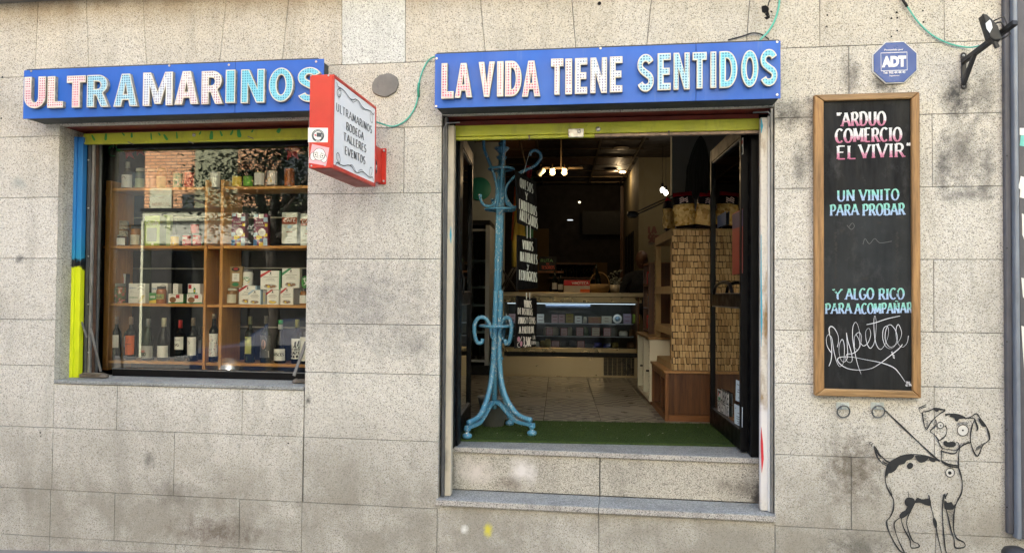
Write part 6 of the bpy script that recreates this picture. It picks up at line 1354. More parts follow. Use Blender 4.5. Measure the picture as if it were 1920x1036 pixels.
# ---- door leaves
m_glassd = glass('door_glass', (.90, .93, .91), 1.6, .03)
def leaf(p0, p1, label, handle):
    """door leaf from hinge p0 to free edge p1 (room coordinates)"""
    p0, p1 = V(p0), V(p1); d = (p1-p0); w = d.length; an = math.atan2(d.y, d.x)
    M_ = FR @ Matrix.Translation(p0) @ Matrix.Rotation(an, 4, 'Z'); H = 2.06
    t = thing('door_leaf', label, 'door', (0, 0, 0), 'open leaves of the shop door', M_)
    B = lambda *a: MB(M_).box(*a)
    B(0, .036, -.022, .022, .012, H).build('stile', m_blackgloss, t, .002); B(w-.034, w, -.022, .022, .012, H).build('stile', m_blackgloss, t, .002)
    B(.037, w-.035, -.020, .020, .012, .135).build('bottom_rail', m_blackgloss, t, .002); B(.037, w-.035, -.020, .020, H-.09, H).build('top_rail', m_blackgloss, t, .002); B(.037, w-.035, -.018, .018, .90, .985).build('lock_rail', m_blackgloss, t, .002)
    B(.037, w-.035, -.004, .004, .136, .899).build('glass_pane', m_glassd, t); B(.037, w-.035, -.004, .004, .986, H-.091).build('glass_pane', m_glassd, t)
    for z in (.136, .895, .986, H-.095): B(.037, w-.035, -.0135, .0135, z-.004, z+.004).build('glazing_bead', m_galv, t)
    for z in (.25, 1.0, 1.9): B(-.012, .03, -.03, -.0225, z, z+.09).build('hinge', m_galv, t, .002)
    return t, M_, w
lf, ML, wl_ = leaf((-.935, .175, .0), (-.955, 1.05, .0), 'left black framed glass door leaf folded inward beside the coat rack', 1)
rf, MR, wr_ = leaf((.890, .035, .0), (.893, 1.00, .0), 'right black framed glass door leaf with LIBRE PALESTINE sticker, folded inward', 1)
# things on the right leaf: its street face looks to -a. plane a ~ .86
def onleaf(px, py, a=.8745): return IA(px, py, a)
def pl(par, pts, m_, name, a=.8745, th=.0006):
    q = [FR @ onleaf(x, y, a) for x, y in pts]; b = MB(); b.slab([tuple(v) for v in q], tuple((FR.to_3x3() @ V((th, 0, 0))))); return b.build(name, m_, par)
s1 = pl(rf, [(1345.5, 728), (1366.5, 738), (1366.5, 758.5), (1345.5, 749)], m_stk, 'libre_sticker'); s2 = pl(rf, [(1345.5, 750), (1366.5, 760), (1366.5, 781.5), (1345.8, 769)], m_stk, 'palestine_sticker')
def inplane(px0, py0, px1, py1, a=.8742):
    A, B_2 = onleaf(px0, py0, a), onleaf(px1, py1, a); return A, B_2
def leaftext(s_, x0, yb0, x1, h, par, m_, off=.03):
    A = onleaf(x0, yb0, .8738); B2 = IA(x1, yb0, .8738); bb_ = MB(); H_ = h
    letters(bb_, s_, FR @ A, -(FR.to_3x3() @ V((0, 1, 0))), ZA, abs(B2.y-A.y), H_, -(FR.to_3x3() @ V((1, 0, 0))), 0, off); bb_.build('sticker_print', m_, par)
A = onleaf(1351, 749.5, .8738)
leaftext('LIBRE', 1351.5, 750.5, 1365.8, .085, s1, m_ink, .012); leaftext('PALESTINE', 1346.3, 768, 1365.9, .072, s2, m_ink, .006)
for (x0, y0, x1, y1, m_) in ((1346.6, 731, 1350.6, 735.6, m_ink), (1346.6, 736.6, 1350.6, 742, m_white), (1346.6, 742.5, 1350.6, 748.5, pm('green', (.05, .33, .08)))):
    pl(s1, [(x0, y0), (x1, y0+1.9), (x1, y1+1.9), (x0, y1)], m_, 'flag_stripe', .8738)
pl(s1, [(1346.4, 732), (1348.4, 738), (1346.4, 743)], pm('red', (.5, .03, .03)), 'flag_triangle', .8734)
nt_ = plain('pale_blue_notice', (.55, .64, .66), .6)
n1 = pl(rf, [(1380, 711), (1389.5, 715), (1388.8, 754), (1379, 749.5)], nt_, 'notice'); n2 = pl(rf, [(1376.5, 756), (1392.5, 763), (1392, 800.5), (1377, 793)], nt_, 'notice')
for par, ls in ((n1, [(1381.5, 719, 4), (1383, 729, 3), (1382, 733, 5), (1384, 744, 2)]), (n2, [(1378, 763, 2), (1388, 768, 3), (1383, 773, 4), (1381, 779, 8), (1381, 783, 8), (1382, 788, 8), (1383, 792, 7)])):
    for x, y, w in ls: pl(par, [(x, y), (x+w, y+w*.45), (x+w, y+w*.45+1.1), (x, y+1.1)], m_ink, 'notice_line', .8738)
s5 = pl(rf, [(1386.5, 262), (1393.5, 257.5), (1393.5, 288.5), (1386.5, 294)], m_stk, 'membership_sticker'); pl(s5, [(1387.5, 268), (1392.8, 262), (1392.8, 268), (1388, 276)], pm('red', (.5, .03, .03)), 'sticker_print', .8738)
pl(s5, [(1387.5, 278), (1392.5, 274.5), (1392.5, 286), (1387.5, 289)], m_grey, 'sticker_print', .8738)
pl(rf, [(1373, 401), (1392.5, 391), (1392.5, 512), (1373, 515)], pm('poster_red', (.28, .05, .03)), 'poster', .8752); pl(rf, [(1373.2, 403), (1392.4, 393), (1392.4, 424), (1373.2, 429)], pm('poster_violet', (.06, .04, .09)), 'poster', .8748)
pl(rf, [(1345, 405), (1361, 396), (1361, 421), (1345, 427)], pm('poster_blue', (.02, .06, .16)), 'poster', .8752)
bb_ = MB(FR); q = [IA(x, y, .864) for x, y in ((1344, 550), (1347, 538), (1355, 531), (1366, 529), (1374, 534), (1378, 547))]; bb_.tube([V((.864-.02, v.y, v.z)) for v in [V(p) for p in catmull(q, 4)]], .012, 8); bb_.build('pull_handle', m_blackgloss, rf)
bb_ = MB(FR); q = [IA(x, y, .864) for x, y in ((1331, 548), (1336, 536), (1344, 532))]
MB(FR).tube([V((-.94, .45, .93)), V((-.925, .45, .99)), V((-.92, .45, 1.07)), V((-.94, .45, 1.12))], .010, 8).build('pull_handle', m_blackgloss, lf)

# ---- corner cupboard and shingled tower
m_mah = wood('varnished_brown_board', (.050, .018, .005), (.13, .050, .013), 'z', .4); m_mahl = wood('varnished_edge_board', (.12, .045, .012), (.21, .085, .024), 'z', .4); m_mahx = wood('varnished_rail_board', (.12, .045, .012), (.20, .08, .022), 'x', .4)
cbn = thing('corner_cabinet', 'low varnished brown wooden cabinet with an open left side below the shingled tower', 'cabinet', (.9, 1.5, 0), None, FR)
A0, A1, B0c, B1c, HC = .562, 1.35, 1.155, 1.99, .392
ib(A0+.028, A1, B0c+.004, B0c+.022, .052, HC-.022).build('front_panel', m_mah, cbn, .001); ib(A0+.028, A1, B0c-.001, B0c+.026, .0, .05).build('plinth_rail', m_mahx, cbn, .001)
ib(A0, A0+.027, B0c-.002, B0c+.03, 0, HC-.022).build('corner_post', m_mahl, cbn, .002); ib(A0, A0+.02, B1c-.03, B1c, 0, HC-.022).build('corner_post', m_mahl, cbn, .002)
ib(A0+.001, A0+.02, B0c+.031, B1c-.031, .0, .045).build('side_rail', m_mahl, cbn, .001); ib(A0+.001, A0+.02, B0c+.031, B1c-.031, HC-.07, HC-.022).build('side_rail', m_mahl, cbn, .001)
ib(A0+.02, A1, B0c+.4, B0c+.42, .045, HC-.03).build('divider', m_mah, cbn); ib(A0+.02, A1, B0c+.023, B1c, .02, .04).build('cabinet_floor', m_mah, cbn); ib(.95, .97, B0c+.03, B1c, .04, HC-.03).build('cabinet_back', m_mah, cbn); ib(A0+.021, A1, B1c-.02, B1c, .04, HC-.03).build('cabinet_back', m_mah, cbn)
ib(A0-.012, A1, B0c-.014, B1c+.01, HC-.021, HC-.002).build('cabinet_top', wood('worn_top_board', (.26, .13, .04), (.40, .22, .08), 'y', .55), cbn, .003)
tw = thing('shingled_tower', 'tall shelf tower clad in rows of tan cardboard shingles with crisp bags on top', 'shelf tower', (.9, 1.5, HC), None, FR)
TA0, TZ1 = .612, 1.497; TB0, TB1 = 1.172, 2.20
m_ti = wood('tan_inner_board', (.22, .11, .035), (.32, .17, .06), 'z', .6)
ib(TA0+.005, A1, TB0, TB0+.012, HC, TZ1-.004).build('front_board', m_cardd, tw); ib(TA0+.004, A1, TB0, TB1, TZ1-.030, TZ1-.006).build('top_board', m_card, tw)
for z0, z1 in ((TZ1-.075, TZ1-.032), (.985, 1.045), (.66, .715), (HC, HC+.045)): ib(TA0+.004, A1-.2, TB0+.013, TB1, z0, z1).build('tower_shelf', m_card, tw)
ib(TA0+.05, A1, TB0+.40, TB0+.42, HC+.045, TZ1-.08).build('inner_board', m_ti, tw); ib(TA0+.30, TA0+.32, TB0+.02, TB1, HC+.045, TZ1-.08).build('inner_back', m_ti, tw); ib(TA0+.004, TA0+.05, TB1-.05, TB1, HC+.045, TZ1-.08).build('rear_post', m_card, tw)
# front board fully outside glass: shingle rows (cells share meshes)
zr = HC+.004; row = 0; rs_ = random.Random(21); cells = 0
H_r = .0495
shm3 = []
for k in range(4):
    w = .0245; b = MB(); b.slab([(-w/2, 0, 0), (w/2, 0, 0), (w/2-.001, -.004, H_r+.006), (-w/2+.001, -.004, H_r+.006)] if 0 else [(-w/2+.0017, -.012, 0), (w/2-.0017, -.012, 0), (w/2-.0014, -.0005, H_r-.0045), (-w/2+.0014, -.0005, H_r-.0045)], (0, .0015, 0)); shm3.append(raw_mesh('shingle', b, [m_card, m_card2, m_card2, paint('card_shingle_brown', (.28, .175, .07), .85, .14, 9, bump=.2)][k]))
extra = MB(FR)
NR = int((TZ1-HC)/H_r)
for r_ in range(NR):
    zr = HC+.004+r_*H_r; fine = r_ in (9, 10, 17, 18)
    a = TA0-.002+(.012 if r_ % 2 else 0)
    while a < 1.17:
        ws_ = rs_.uniform(.72, 1.28)
        if cells < 299 and a < .93:
            place_piece('shingle', rs_.choice(shm3), tw, FR @ Matrix.Translation((a+.0124*ws_, TB0-.0015-rs_.uniform(0, .003), zr)) @ Matrix.Rotation(R(rs_.uniform(-4, 4)), 4, 'Y') @ Matrix.Rotation(R(rs_.uniform(-9, 9)), 4, 'Z') @ Matrix.Diagonal((ws_, 1, rs_.uniform(.88, 1.06), 1))); cells += 1
        else:
            dz = rs_.uniform(-.002, .002); extra.slab([(a+.0012, TB0-.017, zr+dz), (a+.0234, TB0-.017, zr+dz), (a+.0232, TB0-.002, zr+.045), (a+.0014, TB0-.002, zr+.045)], (0, .0015, 0))
        a += .0248*(ws_ if a < .93 else 1)
# side edges towards the room and the shelf lips
for (z0, z1) in ((TZ1-.078, TZ1-.004), (.985, 1.045), (.66, .715), (HC+.001, HC+.045)):
    b_ = TB0+.012
    while b_ < TB1-.02: extra.slab([(TA0-.004, b_, z0), (TA0-.004, b_+.034, z0), (TA0+.002, b_+.034, z1), (TA0+.002, b_, z1)], (.0015, 0, 0)); b_ += .036
for z in [HC+.05+k*.05 for k in range(21)]:
    for b0_ in (TB0+.008, TB1-.045): extra.slab([(TA0-.003, b0_, z), (TA0-.003, b0_+.035, z), (TA0+.002, b0_+.035, z+.052), (TA0+.002, b0_, z+.052)], (.0015, 0, 0))
ex = extra.build('edge_shingles', m_card, tw); ex['kind'] = 'stuff'
# contents of tower
def crisp(a, b_, z, w, h, label, rot, col=(.55, .36, .08), top=(.45, .02, .04), base=(.02, .01, .01)):
    M_ = FR @ Matrix.Translation((a, b_, z)) @ Matrix.Rotation(R(rot), 4, 'Z') @ Matrix.Rotation(R(rot*1.4 if abs(rot) < 20 else 4), 4, 'Y'); t = thing('crisp_bag', label, 'bag', (0, 0, 0), 'bags of crisps on the tower', M_)
    k = int(a*1000+b_*100) % 97; q = random.Random(k); nz, na = 9, 16; vs = []
    for i in range(nz+1):
        f = i/nz; r = math.sin(math.pi*min(1, max(0, (f*.92+.04))))**.62
        for j in range(na):
            an = 2*math.pi*j/na; d = (.055 if 0 < i < nz else .004)*r*(1+q.uniform(-.34, .30)); ww = w/2*(.80+.24*r)*(1+q.uniform(-.07, .07)); vs.append((ww*math.cos(an), d*math.sin(an), h*f))
    fs = [(i*na+j, i*na+(j+1) % na, (i+1)*na+(j+1) % na, (i+1)*na+j) for i in range(nz) for j in range(na)]+[list(range(na))[::-1], [nz*na+j for j in range(na)]]
    b = MB(M_); b.add(vs, fs, 0, True); o = b.build('bag_film', [m_crisp, m_bagred, m_bagblk], t)
    for f in o.data.polygons:
        z_ = f.center.z/h
        f.material_index = 1 if z_ > .88 else (2 if z_ < .1 or (z_ > .72) else 0)
    b = MB(M_); fmm = lambda u, v, l: (u, -.058-l, v); write(b, 'LIO', fmm, w*.5, h*.1, .3, .8) if 0 else None
    p = MB(M_); [ribbon(p, catmull([(-w*.2, h*(.70+.05*i)), (-w*.05, h*(.74+.05*i)), (w*.05, h*(.69+.05*i)), (w*.2, h*(.73+.05*i))], 4), .008, lambda u, v, l: (u, -.052-l, v)) for i in range(3)]; p.build('bag_lettering', pm('pinkish', (.60, .42, .36)), t)
n = NT('crisps_in_clear_film'); c = n.coord(); v_ = n.vor(c, 42); s3 = n.n('SeparateColor'); n.l(v_, s3.inputs[0]); n.set(n.mix(s3.outputs[0], (.42, .22, .03), (.85, .60, .20)), .10, 0, .8); n.bump(n.noise(c, 30, 4, .7), 1.0, .02); m_crisp = n.m
m_bagred = paint('red_bag_film', (.36, .01, .02), .15, .2, 20, bump=.6, bs=30); m_bagblk = paint('black_bag_film', (.012, .008, .010), .12, .3, 20, bump=.6, bs=30)
for i, (px0, px1, top, b_, rot) in enumerate(((1237, 1264, 371, 1.65, 60), (1240, 1252, 385, 1.95, 80), (1269, 1303, 360, 1.27, -4), (1304, 1334, 362, 1.27, 6), (1327, 1352, 358, 1.36, 2), (1348, 1375, 360, 1.30, 3))):
    if i == 1: continue
    c_2 = IB((px0+px1)/2, 420, b_); w = (IB(px1, 420, b_)-IB(px0, 420, b_)).length; h = IB((px0+px1)/2, top, b_).z-TZ1+.006
    crisp(max(c_2.x, TA0+.10 if i else .66), b_, TZ1-.005, max(.16, w), h, ['crisp bag at the rear left corner on top of the tower', '', 'red topped crisp bag in front, first from the left above the shingles', 'red topped crisp bag in front, second from the left above the shingles', 'crisp bag wedged behind the second one near the door glass', 'crisp bag seen through the door leaf glass'][i], rot)
def pack(a, b_, z, w, d, h, m_, label, cat, name):
    t = thing(name, label, cat, (a, b_, z), None, FR); MB(FR).box(a-w/2, a+w/2, b_-d/2, b_+d/2, z+.001, z+h).build('pack_body', m_, t, .004); return t
pack(TA0+.16, TB0+.52, .715, .1, .08, .24, cr, 'red carton in the lower opening of the shingled tower', 'carton', 'carton'); t_ = bpy.data.objects['carton']
MB(FR).box(TA0+.105, TA0+.1095, TB0+.50, TB0+.54, .77, .81).build('carton_badge', mW, t_)
crisp(TA0+.14, TB0+.58, 1.046, .16, .22, 'golden snack bag lying in the upper opening of the tower', 70)
# ---- white shelf units
m_mel = paint('cream_melamine', (.62, .59, .46), .5, .05, 4)
for k, (b0_, b1_) in enumerate(((2.02, 2.50), (2.52, 3.02))):
    t = thing('white_cabinet', ['cream melamine open cabinet nearer the door, beside the brown cabinet', 'cream melamine open cabinet farther in, next to the display counter'][k], 'cabinet', (.8, b0_, 0), 'cream open cabinets', FR)
    a0, a1, h = .545, .95, .575
    ib(a0, a1, b0_, b0_+.018, .03, h).build('side_board', m_mel, t, .001); ib(a0, a1, b1_-.018, b1_, .03, h).build('side_board', m_mel, t, .001); ib(a0, a1, b0_+.019, b1_-.019, .03, .055).build('bottom_board', m_mel, t); ib(a1-.02, a1, b0_+.019, b1_-.019, .056, h-.001).build('back_board', m_mel, t)
    ib(a0+.01, a1, b0_, b1_, 0, .029).build('plinth', m_mahl, t); ib(a0-.012, a1+.02, b0_-(.0 if k else .008), b1_, h+.001, h+.024).build('cabinet_top', wood('worn_top_board2', (.22, .12, .04), (.34, .2, .08), 'y', .55), t, .002)
    ib(a0, a0+.12, b0_+.24, b0_+.27, .27, .285).build('cabinet_handle', m_dark, t)
    hb = MB(FR)
    for z in [.08+.04*i for i in range(12)]: hb.box(a0+.05, a0+.055, b1_-.0195, b1_-.0182, z, z+.006)
    hb.build('pin_holes', m_dark, t)['kind'] = 'stuff'
# shelf edge column behind tower (narrow shelves with card cladding and red packs)
t = thing('narrow_shelf', 'narrow card clad shelf with small red packs behind the shingled tower', 'shelving', (.75, 2.6, .6), None, FR)
ib(.60, .90, 2.55, 2.57, .60, 1.28).build('shelf_side', m_mah, t); ib(.60, .90, 3.0, 3.02, .60, 1.28).build('shelf_side', m_mah, t); ib(.88, .90, 2.571, 2.999, .60, 1.28).build('shelf_back', m_mah, t)
for z in (.62, .84, 1.06, 1.27): ib(.60, .90, 2.571, 2.879 if 0 else 2.999, z, z+.018).build('shelf', m_mahl, t)
for k, (z, m_) in enumerate(((.639, cr), (.859, pm('brown', (.25, .12, .05))), (1.079, cr))):
    for j in range(4): pack(.66, 2.63+.09*j, z, .07, .07, .11+.02*(j % 2), m_ if j % 2 else pm('dark_grey', (.10, .10, .10)), 'small pack in the narrow shelf behind the tower, %s row, %s' % (['lowest', 'middle', 'topmost'][k], ['nearest the door', 'second from the door', 'third from the door', 'farthest from the door'][j]), 'pack', 'small_pack')['group'] = 'small packs in the narrow shelf'

# ---- refrigerated display counter
m_inox = paint('brushed_steel', (.42, .335, .20), .36, .06, 2, metal=.95, bump=.04); m_brass = paint('warm_steel_trim', (.36, .28, .15), .3, .1, 3, metal=.85)
CB = 4.18; CA0, CA1 = -.93, .665
dc = thing('display_counter', 'refrigerated glass fronted deli counter in stainless steel at the back of the shop', 'display counter', (-.1, CB+.4, 0), None, FR)
def cz_(py, b=CB): return IB(1000, py, b).z
ib(CA0, CA1+.09, CB-.01, CB+.95, cz_(555), cz_(547.5)).build('counter_top', m_inox, dc, .003); ib(CA0+.01, CA1+.05, CB+.03, CB+.05, cz_(566), cz_(556)).build('header_band', m_brass, dc)
ib(CA0, CA0+.02, CB+.02, CB+.9, .2, cz_(556)).build('end_panel', m_inox, dc); ib(CA1, CA1+.02, CB+.02, CB+.9, .2, cz_(556)).build('end_panel', m_mahl, dc)
ib(CA0, CA1, CB, CB+.06, cz_(659), cz_(651)).build('lower_trim', m_brass, dc, .002); ib(CA0, CA1, CB+.03, CB+.05, cz_(667), cz_(659.5)).build('recess_band', m_dark, dc)
ib(CA0, CA1, CB-.005, CB+.02, cz_(704), cz_(668)).build('front_panel', m_inox, dc, .002); ib(CA0, CA1, CB-.004, CB+.1, 0, cz_(706.5)).build('kick_plate', m_dark, dc); ib(CA0, CA1, CB-.008, CB+.03, cz_(706), cz_(704.3)).build('panel_lip', m_inox, dc)
ib(CA0+.02, CA1, CB+.85, CB+.87, cz_(659), cz_(556)).build('counter_back', paint('dim_steel_back', (.12, .12, .11), .4, .2, 3, metal=.5), dc); ib(CA0+.02, CA1, CB+.06, CB+.85, cz_(655), cz_(652)).build('well_floor', m_dark, dc)
for k, py in enumerate((605, 628.5)): ib(CA0+.03, CA1-.03, CB+.22-.06*k, CB+.62, cz_(py, CB+.2)-.006, cz_(py, CB+.2)).build('glass_shelf', paint('shelf_glass', (.22, .24, .25), .15, .1), dc); ib(CA0+.03, CA1-.03, CB+.214-.06*k, CB+.219-.06*k, cz_(py, CB+.2)-.010, cz_(py, CB+.2)+.002).build('shelf_edge', paint('shelf_strip', (.34, .36, .40), .3, .05), dc)
ib(CA0+.02, CA1, CB+.01, CB+.016, cz_(651), cz_(566)).build('front_glass', glass('counter_glass', (.9, .93, .93), .3, .0), dc)
zl = cz_(568.5, CB+.08)
ib(CA0+.05, CA1-.02, CB+.075, CB+.09, zl-.004, zl+.004).build('light_strip', emit('cold_strip', (.80, .93, 1.0), .18), dc)
l = bpy.data.lights.new('strip_glow', 'AREA'); l.shape = 'RECTANGLE'; l.size = 1.5; l.size_y = .02; l.energy = .12; l.color = (.80, .92, 1); o = bpy.data.objects.new('strip_glow', l); COL.objects.link(o); o.parent = dc; o.matrix_basis = Matrix.Translation((-.03, -.30, zl-.012)) @ Matrix.Rotation(R(28), 4, 'X')
q0, q1 = IB(1023, 570, CB+.1), IB(1107, 577, CB+.1); ib(q0.x, q1.x, CB+.1, CB+.105, q1.z, q0.z).build('blue_strip_card', pm('hazy_blue', (.12, .15, .22)), dc)
# vent grille on the right of the panel
g0, g1 = IB(1132, 670, CB-.006), IB(1189, 704, CB-.006)
ib(g0.x, g1.x, CB-.0075, CB-.0055, g1.z, g0.z).build('vent_plate', m_dark, dc)
vb = MB(FR)
for i in range(26):
    for j in range(13):
        a = g0.x+(g1.x-g0.x)*(i+.5)/26; z = g1.z+(g0.z-g1.z)*(j+.5)/13; s = .0038; k = 1 if (i//4) % 2 else -1
        if i % 4 == 3: vb.box(a-.0035, a+.0035, CB-.010, CB-.0078, z-.006, z+.006)
        else: vb.slab([(a-s, CB-.0095, z-s*k-.0016), (a+s, CB-.0095, z+s*k-.0016), (a+s, CB-.0095, z+s*k+.0016), (a-s, CB-.0095, z-s*k+.0016)], (0, .0015, 0))
vo = vb.build('vent_louvres', m_brass, dc); vo['kind'] = 'stuff'
# goods in the counter (each a small thing)
def cheese(px0, px1, top, bot, b, kind, label, m_):
    a0, a1 = IB(px0, bot, b), IB(px1, bot, b); z1 = IB(px0, top, b).z
    zsf = min((cz_(605, CB+.2), cz_(628.5, CB+.2), cz_(652)), key=lambda v: abs(v-a0.z))+.001
    z1 = max(z1, zsf+.02)
    t = thing({'tag': 'price_card', 'cheese': 'cheese_piece', 'pack': 'deli_pack', 'disc': 'cheese_box'}[kind], label, {'tag': 'price card', 'cheese': 'cheese', 'pack': 'packet', 'disc': 'cheese box'}[kind], ((a0.x+a1.x)/2, b, zsf), 'deli goods in the counter', FR); w = a1.x-a0.x; cx = (a0.x+a1.x)/2
    if kind == 'tag':
        ib(a0.x, a1.x, b-.012, b-.009, zsf, z1).build('card', pm('red_border', (.22, .04, .04)), t); ib(a0.x+.006, a1.x-.006, b-.0132, b-.0125, zsf+.006, z1-.006).build('card_paper', m_, t)
        bb = MB(); fm = lambda u, v, l: tuple(FR @ V((cx+u, b-.0135-l, zsf+.008+v))); lines(bb, fm, w*.8, z1-zsf-.016, 4, int(px0), .004); bb.build('card_print', pm('dull_red', (.35, .05, .05)), t)
    elif kind == 'cheese':
        h = z1-zsf; MB(FR).lathe([(w*.46, 0), (w*.5, h*.25), (w*.47, h*.75), (w*.36, h), (0, h)], (cx, b+.05, zsf), 14, sy=.6).build('cheese_body', m_, t)
    elif kind == 'disc':
        M_ = FR @ Matrix.Translation((cx, b, (zsf+z1)/2)) @ Matrix.Rotation(R(82), 4, 'X'); MB(M_).lathe([(w/2, 0), (w/2, .02), (w*.45, .024), (0, .024)], (0, 0, 0), 20).build('disc_box', m_, t); MB(M_).lathe([(w*.3, .0246), (0, .0248)], (0, 0, 0), 16).build('disc_print', pm('pale_blue', (.35, .50, .65)), t)
    else:
        ib(a0.x, a1.x, b, b+.06, zsf, z1).build('pack_body', m_, t, .003); bb = MB(); fm = lambda u, v, l: tuple(FR @ V((cx+u, b-.0005-l, zsf+v))); lines(bb, fm, w*.8, (z1-zsf), 2, int(px0), .006); bb.build('pack_print', pm('maroon_print', (.18, .03, .05)), t)
b1, b2_, b3 = CB+.26, CB+.20, CB+.16
mP, mGd, mWh, mIv = pm('pink_pack', (.50, .34, .36)), pm('gold_pack', (.36, .28, .08)), mW, pm('ivory', (.50, .46, .36))
for a in ((938, 950, 587, 604, 'pack', 'white and blue pack on the top counter shelf behind the rack', mWh), (953, 968, 588, 604, 'pack', 'pink pack on the top counter shelf beside the chalk boards', mP), (1007, 1020, 588.5, 604, 'pack', 'white printed pack right of the hanging chalk boards', mWh),
          (1034, 1046, 589, 604, 'pack', 'pink and dark pack, left of a pair on the top counter shelf', mP), (1047, 1059, 589, 604, 'pack', 'pink and dark pack, right of a pair on the top counter shelf', mP), (1061, 1075, 588, 604, 'pack', 'gold pack on the top counter shelf', mGd), (1078, 1091, 592, 604, 'pack', 'small white leaning box on the top counter shelf', mWh),
          (1093, 1101, 594, 604, 'cheese', 'small round pale cheese beside the white box', mIv), (1103, 1127, 594, 604.5, 'pack', 'long brown packet in the middle of the top counter shelf', pm('brown', (.25, .12, .05))), (1128, 1147, 592.5, 604.5, 'pack', 'low white and brown pack on the top counter shelf', mIv), (1149, 1166, 589, 605, 'disc', 'round white cheese box with a blue print', mWh),
          (1169, 1184, 588, 605, 'pack', 'mauve carton right of the round cheese box', pm('mauve', (.30, .24, .32))), (1186, 1192, 589, 605, 'cheese', 'narrow yellow pot near the right end of the counter', pm('olive_green', (.30, .42, .06))), (1193, 1201, 589, 605, 'cheese', 'yellow pot at the right end of the top counter shelf', pm('mustard', (.75, .48, .02)))): cheese(a[0], a[1], a[2], a[3], b1, a[4], a[5], a[6])
for a in ((1018, 1048, 612, 627, 'cheese', 'wrapped pale cheese behind a price card, left on the middle shelf', mIv), (1024, 1037, 613, 628, 'tag', 'red edged price card, leftmost on the middle counter shelf', mP), (1051, 1064, 614, 628, 'tag', 'red edged price card, second on the middle counter shelf', mP), (1064, 1073, 613, 628, 'cheese', 'pale cheese beside the second price card', mIv),
          (1080, 1094, 613, 628, 'tag', 'red edged price card, third on the middle counter shelf', mP), (1094, 1104, 613, 628, 'cheese', 'olive coloured cheese right of the third price card', pm('olive_grey', (.11, .15, .09))), (1109, 1125, 613, 628, 'tag', 'cream price card in the middle of the middle shelf', mIv), (1131, 1145, 614, 628, 'tag', 'pink price card on the right of the middle shelf', mP),
          (1146, 1158, 612, 628, 'cheese', 'mottled cheese right of the pink price card', mG), (1161, 1178, 620, 629, 'cheese', 'crumpled white packet on the middle shelf', mWh), (1180, 1191, 618, 629, 'cheese', 'dim brown cheese at the right end of the middle shelf', pm('brown', (.25, .12, .05)))): cheese(a[0], a[1], a[2], a[3], b2_+(.08 if a[4] == 'cheese' else 0), a[4], a[5], a[6])
for a in ((1003, 1011, 640, 650, 'cheese', 'white ball at the left of the counter well', mWh), (1012, 1022, 638, 650, 'cheese', 'dull yellow sausage, left of the heap in the well', mGd), (1021, 1033, 635, 650, 'cheese', 'dull yellow sausage, right of the heap in the well', mGd), (1034, 1049, 638, 650.5, 'tag', 'pink price card at the left of the counter well', mP),
          (1051, 1066, 640, 650, 'cheese', 'dark wrapped sausage left of the second card in the well', pm('dark_grey', (.10, .10, .10))), (1067, 1080, 638, 650, 'cheese', 'dark shiny sausage next to the second card in the well', pm('dark_grey', (.10, .10, .10))), (1082, 1096, 638, 650.5, 'tag', 'pink price card in the middle of the counter well', mP),
          (1113, 1130, 642, 651, 'cheese', 'blue net bag in the counter well', pm('ultramarine', (.02, .03, .30))), (1131, 1146, 644, 651, 'cheese', 'second blue net bag in the counter well', pm('ultramarine', (.02, .03, .30))), (1148, 1160, 642, 651, 'cheese', 'dull golden cheese right of the blue nets', mGd), (1176, 1190, 641, 651, 'cheese', 'brown sausage at the right of the counter well', pm('brown', (.25, .12, .05)))): cheese(a[0], a[1], a[2], a[3], b3+(.06 if a[4] == 'cheese' else 0), a[4], a[5], a[6])
# ---- on and behind the counter
ZC = cz_(547.5)+.001
q0, q1 = IB(1057, 547, CB+.3), IB(1106, 525, CB+.3)
t = thing('carton', 'red and white cardboard carton on the counter top', 'carton', ((q0.x+q1.x)/2, CB+.3, ZC), None, FR); H_ = q1.z-ZC
ib(q0.x, q1.x, CB+.3, CB+.5, ZC, ZC+H_).build('carton_body', mIv, t, .003); ib(q0.x+.001, q1.x-.001, CB+.2985, CB+.2995, ZC+H_*.55, ZC+H_-.001).build('red_band', cr, t); ib(q0.x+.2, q1.x-.001, CB+.2985, CB+.2995, ZC+.002, ZC+H_*.28).build('orange_band', mO, t)
bb = MB(); fm = lambda u, v, l: tuple(FR @ V((q0.x+u, CB+.298-l, ZC+v))); write(bb, 'VINOTECA', lambda u, v, l: fm(u+.1, v+H_*.66, l), .2, H_*.2, .2, .7); bb.build('carton_print', mW, t)
def dbottle(px, b, h, label, m_=None):
    q = IB(px, 547, b); t = thing('dark_bottle', label, 'bottle', (q.x, b, ZC), 'dark bottles on the counter', FR); r = .034
    MB(FR).lathe([(r*.9, 0), (r, .01), (r, h*.58), (r*.8, h*.68), (r*.38, h*.76), (r*.36, h)], (q.x, b, ZC), 14).build('glass_body', m_bott, t); MB(FR).lathe([(r+.001, h*.15), (r+.001, h*.45)], (q.x, b, ZC), 10, a0=-150, a1=-30).build('label', m_ or mG, t)
dbottle(1040, CB+.35, .26, 'dark bottle on the counter left of the red carton, first'); dbottle(1051, CB+.33, .22, 'shorter dark bottle touching the red carton')
q = IB(1124, 547, CB+.35); t = thing('bottle_basket', 'woven basket with a bottle and tools on the counter', 'basket', (q.x, CB+.35, ZC), None, FR)
MB(FR).lathe([(.10, 0), (.125, .05), (.13, .10), (.12, .105)], (q.x, CB+.35, ZC), 16).build('basket_body', m_card, t); MB(FR).tube([V((q.x+.12*math.cos(R(15*i)), CB+.35, ZC+.1+.15*math.sin(R(15*i)))) for i in range(13)], .006, 6).build('basket_handle', m_card, t)
